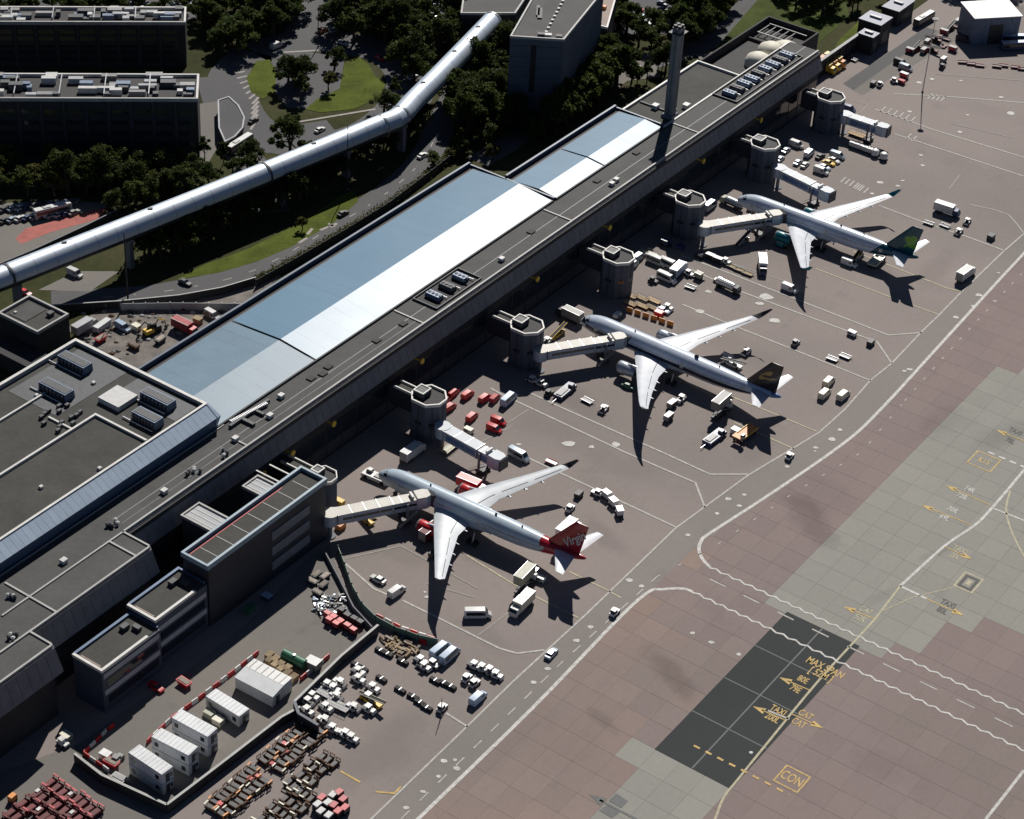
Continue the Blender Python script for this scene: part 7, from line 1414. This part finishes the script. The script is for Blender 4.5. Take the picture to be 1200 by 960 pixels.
# ================================================================== TREES AND SHRUBS
def tree_meshes(seed, R, H, n, kind):
    """tapered trunk with limbs, and a crown of leaf-sized faces gathered in clumps with gaps between"""
    rg = random.Random(seed); tr = MB(); zt = H*.38
    tr.tube([(0, 0, -.2), (rg.uniform(-.2, .2), rg.uniform(-.2, .2), zt*.5), (rg.uniform(-.3, .3), rg.uniform(-.3, .3), zt), (rg.uniform(-.4, .4), rg.uniform(-.4, .4), H*.8)], [.45*R/4, .36*R/4, .27*R/4, .05], 7)
    cl = []
    for k in range(19):
        a = rg.uniform(0, 2*pi); e = rg.uniform(-.6, 1.4); q = rg.uniform(.35, 1.12)
        c = Vector((cos(a)*cos(e)*R*q, sin(a)*cos(e)*R*q, H*.6+sin(e)*H*.36*q)); cl.append((c, rg.uniform(.16, .46)*R))
        if k % 2 == 0: tr.tube([(0, 0, zt*rg.uniform(.7, 1.4)), tuple(c*.55+Vector((0, 0, zt*.4))), tuple(c)], [.16*R/4, .1*R/4, .03], 5)
    cl.append((Vector((0, 0, H*.68)), R*.5))
    lf = MB()
    for i in range(n):
        c, r = cl[rg.randrange(len(cl))]
        d = Vector((rg.gauss(0, 1), rg.gauss(0, 1), rg.gauss(0, 1))).normalized()*r*(rg.random()**.4); p = c+Vector((d.x, d.y, d.z*.8))
        a = Vector((rg.gauss(0, 1), rg.gauss(0, 1), rg.gauss(0, .7))).normalized(); b = a.cross(Vector((rg.gauss(0, 1), rg.gauss(0, 1), rg.gauss(0, 1)))).normalized(); s = rg.uniform(.22, .5)
        lf.face([p-a*s, p-b*s*.6, p+a*s, p+b*s*.6])
    return tr.mesh('trunk', 'bark'), lf.mesh('crown', kind)
TREES = [tree_meshes(11, 4.2, 9, 2600, 'leaf_dark'), tree_meshes(12, 5.2, 11, 3800, 'leaf_dark'), tree_meshes(13, 3.6, 8.5, 2200, 'leaf_mid'), tree_meshes(14, 4.6, 10, 3000, 'leaf_mid'), tree_meshes(15, 3.0, 7, 1500, 'leaf_olive'), tree_meshes(16, 2.0, 8, 1200, 'leaf_dark')]
WHAT = ['dark round tree', 'large dark spreading tree', 'mid green tree', 'broad mid green tree', 'small olive tree', 'slim dark tree']
def tree(x, y, k, s, where, grp='trees on the landside'):
    t = thing('tree', WHAT[k]+(', ' if where.split()[0] in ('upper', 'mid', 'lower') else ' ')+where, 'tree', at(x, y), random.random()*6.28, grp); t.scale = (s, s, s*random.uniform(.9, 1.1))
    for nm, me in zip(('trunk', 'crown'), TREES[k]):
        o = bpy.data.objects.new(nm, me); col.objects.link(o); o.parent = t
rg = random.Random(5)
def grove(poly, n, kinds, where, smin=.8, smax=1.2, tries=4000, gap=8):
    got = []
    xs = [p[0] for p in poly]; ys = [p[1] for p in poly]
    for _ in range(tries):
        if len(got) >= n: break
        x, y = rg.uniform(min(xs), max(xs)), rg.uniform(min(ys), max(ys))
        if not inside((x, y), poly) or any(hypot(x-a, (y-b)*1.5) < gap for a, b in got): continue
        got.append((x, y)); tree(x, y, rg.choice(kinds), rg.uniform(smin, smax)*1.22, ('%s%s ' % (('upper ', 'mid ', 'lower ')[min(2, int(3*(y-min(ys))/(max(ys)-min(ys)+1e-3)))], ('left', 'centre', 'right')[min(2, int(3*(x-min(xs))/(max(xs)-min(xs)+1e-3)))]) if n > 9 else '')+where)
for q in [(340, 190, 1, 1.35, 'standing alone below the roundabout, above the tube bridge'), (345, 105, 1, 1.1, 'filling the left of the roundabout island'), (356, 98, 0, 1.15, 'in the middle of the roundabout island'), (338, 96, 0, 1.1, 'at the left edge of the roundabout island'), (392, 82, 1, .8, 'at the top of the bright roundabout lawn'), (385, 106, 4, .9, 'casting shade on the bright roundabout lawn'), (450, 132, 0, 1.0, 'between the lawn and the bend of the tube bridge'), (463, 118, 5, 1.1, 'touching the upper bend of the tube bridge'), (352, 120, 5, 1.3, 'at the foot of the roundabout island'), (240, 190, 5, 1.1, 'at the corner of the car park building'), (262, 192, 5, 1.0, 'beside the curved pavilion'), (354, 270, 4, .6, 'on the grass verge by the curving road'), (213, 196, 2, .8, 'below the end of the car park building')]: tree(*q)
grove([(395, 48), (400, -30), (480, -30), (500, 20), (560, 30), (530, 60), (480, 100), (455, 64)], 46, (0, 1, 0, 3), 'in the dense grove left of the upper tube bridge', .95, 1.3)
grove([(230, 62), (265, 78), (300, 52), (330, 46), (360, 10), (330, -20), (262, 10), (235, 30)], 30, (0, 1, 2, 3), 'in the clump behind the car park building end', .85, 1.2)
grove([(-20, 16), (215, 14), (240, 26), (215, 22), (-20, 24)], 18, (2, 0, 3), 'in the belt behind the second dark block', .6, .9)
grove([(-20, 205), (120, 200), (235, 206), (245, 226), (130, 238), (60, 232), (-20, 234)], 34, (0, 1, 2, 4), 'in the shaded belt below the car park building', .7, 1.1, gap=8)
grove([(130, 248), (230, 218), (300, 196), (305, 205), (215, 232), (140, 256)], 12, (0, 2), 'along the upper side of the tube bridge', .6, .9, gap=7)
grove([(160, 310), (200, 286), (260, 262), (330, 232), (345, 236), (280, 266), (200, 302)], 30, (0, 1), 'in the belt thickened for shade under the tube bridge', .7, 1.05, gap=6)  # extra trees added here to darken ground lying in the tube's shadow
grove([(330, 230), (400, 196), (470, 160), (500, 145), (480, 168), (420, 204), (350, 238)], 24, (0, 1), 'in the belt below the bend of the tube bridge', .7, 1.0, gap=6)
grove([(520, 120), (560, 80), (596, 60), (598, 150), (570, 165), (535, 180)], 26, (0, 1, 2), 'between the tube bridge and the tower block', .9, 1.25)
grove([(655, 150), (672, 80), (690, 72), (730, 100), (720, 118), (690, 130), (640, 165)], 26, (1, 3, 3, 2), 'in the clump right of the tower block', .95, 1.3)
grove([(715, 60), (720, 5), (740, 20), (775, 40), (770, 60), (735, 62)], 9, (3, 2), 'at the edge of the car park beyond the tower', .7, 1.0)
grove([(765, 95), (735, 96), (745, 106), (790, 84), (775, 76)], 6, (5, 0), 'lining the road behind the chimney', .7, .9, gap=7)
grove([(785, 50), (795, -20), (860, -25), (850, 15), (830, 40), (800, 60)], 26, (0, 1, 3), 'in the wood behind the chimney', .9, 1.2)
grove([(905, -25), (1010, -25), (1012, 10), (960, 30), (920, 8)], 18, (0, 3, 2, 4), 'on the far slope beyond the terminal end', .7, 1.1)
grove([(1040, 8), (1100, -6), (1200, -10), (1200, -26), (1040, -26)], 14, (0, 2), 'in the far belt above the apron end', .7, 1.0)
grove([(600, 185), (560, 195), (560, 160), (600, 150), (660, 150), (630, 172)], 10, (0, 2, 4), 'behind the metal roofs', .6, .9, gap=8)
grove([(500, 205), (530, 190), (560, 172), (560, 160), (540, 165), (500, 195)], 8, (4, 2), 'beside the fence behind the metal roof', .4, .6, gap=6)
# hedge of clipped shrubs along the dark fence: too fine to tell apart
hb = MB(); hp_ = smooth_pts(px([(300, 330), (345, 306), (400, 274), (455, 240), (505, 203), (540, 176)]), 8)
for i in range(5200):
    k = rg.randrange(len(hp_)-1); p = hp_[k]+(hp_[k+1]-hp_[k])*rg.random()+Vector((rg.gauss(0, .8), rg.gauss(0, .8), rg.uniform(.1, 1.6)))
    a = Vector((rg.gauss(0, 1), rg.gauss(0, 1), rg.gauss(0, 1))).normalized(); b = a.cross(Vector((rg.gauss(0, 1), rg.gauss(0, 1), rg.gauss(0, 1)))).normalized(); s = rg.uniform(.2, .4)
    hb.face([p-a*s, p-b*s*.6, p+a*s, p+b*s*.6])
tag(hb.build('roadside_hedge', 'leaf_olive'), 'ragged hedge along the dark fence beside the curving road', 'hedge', kind='stuff')
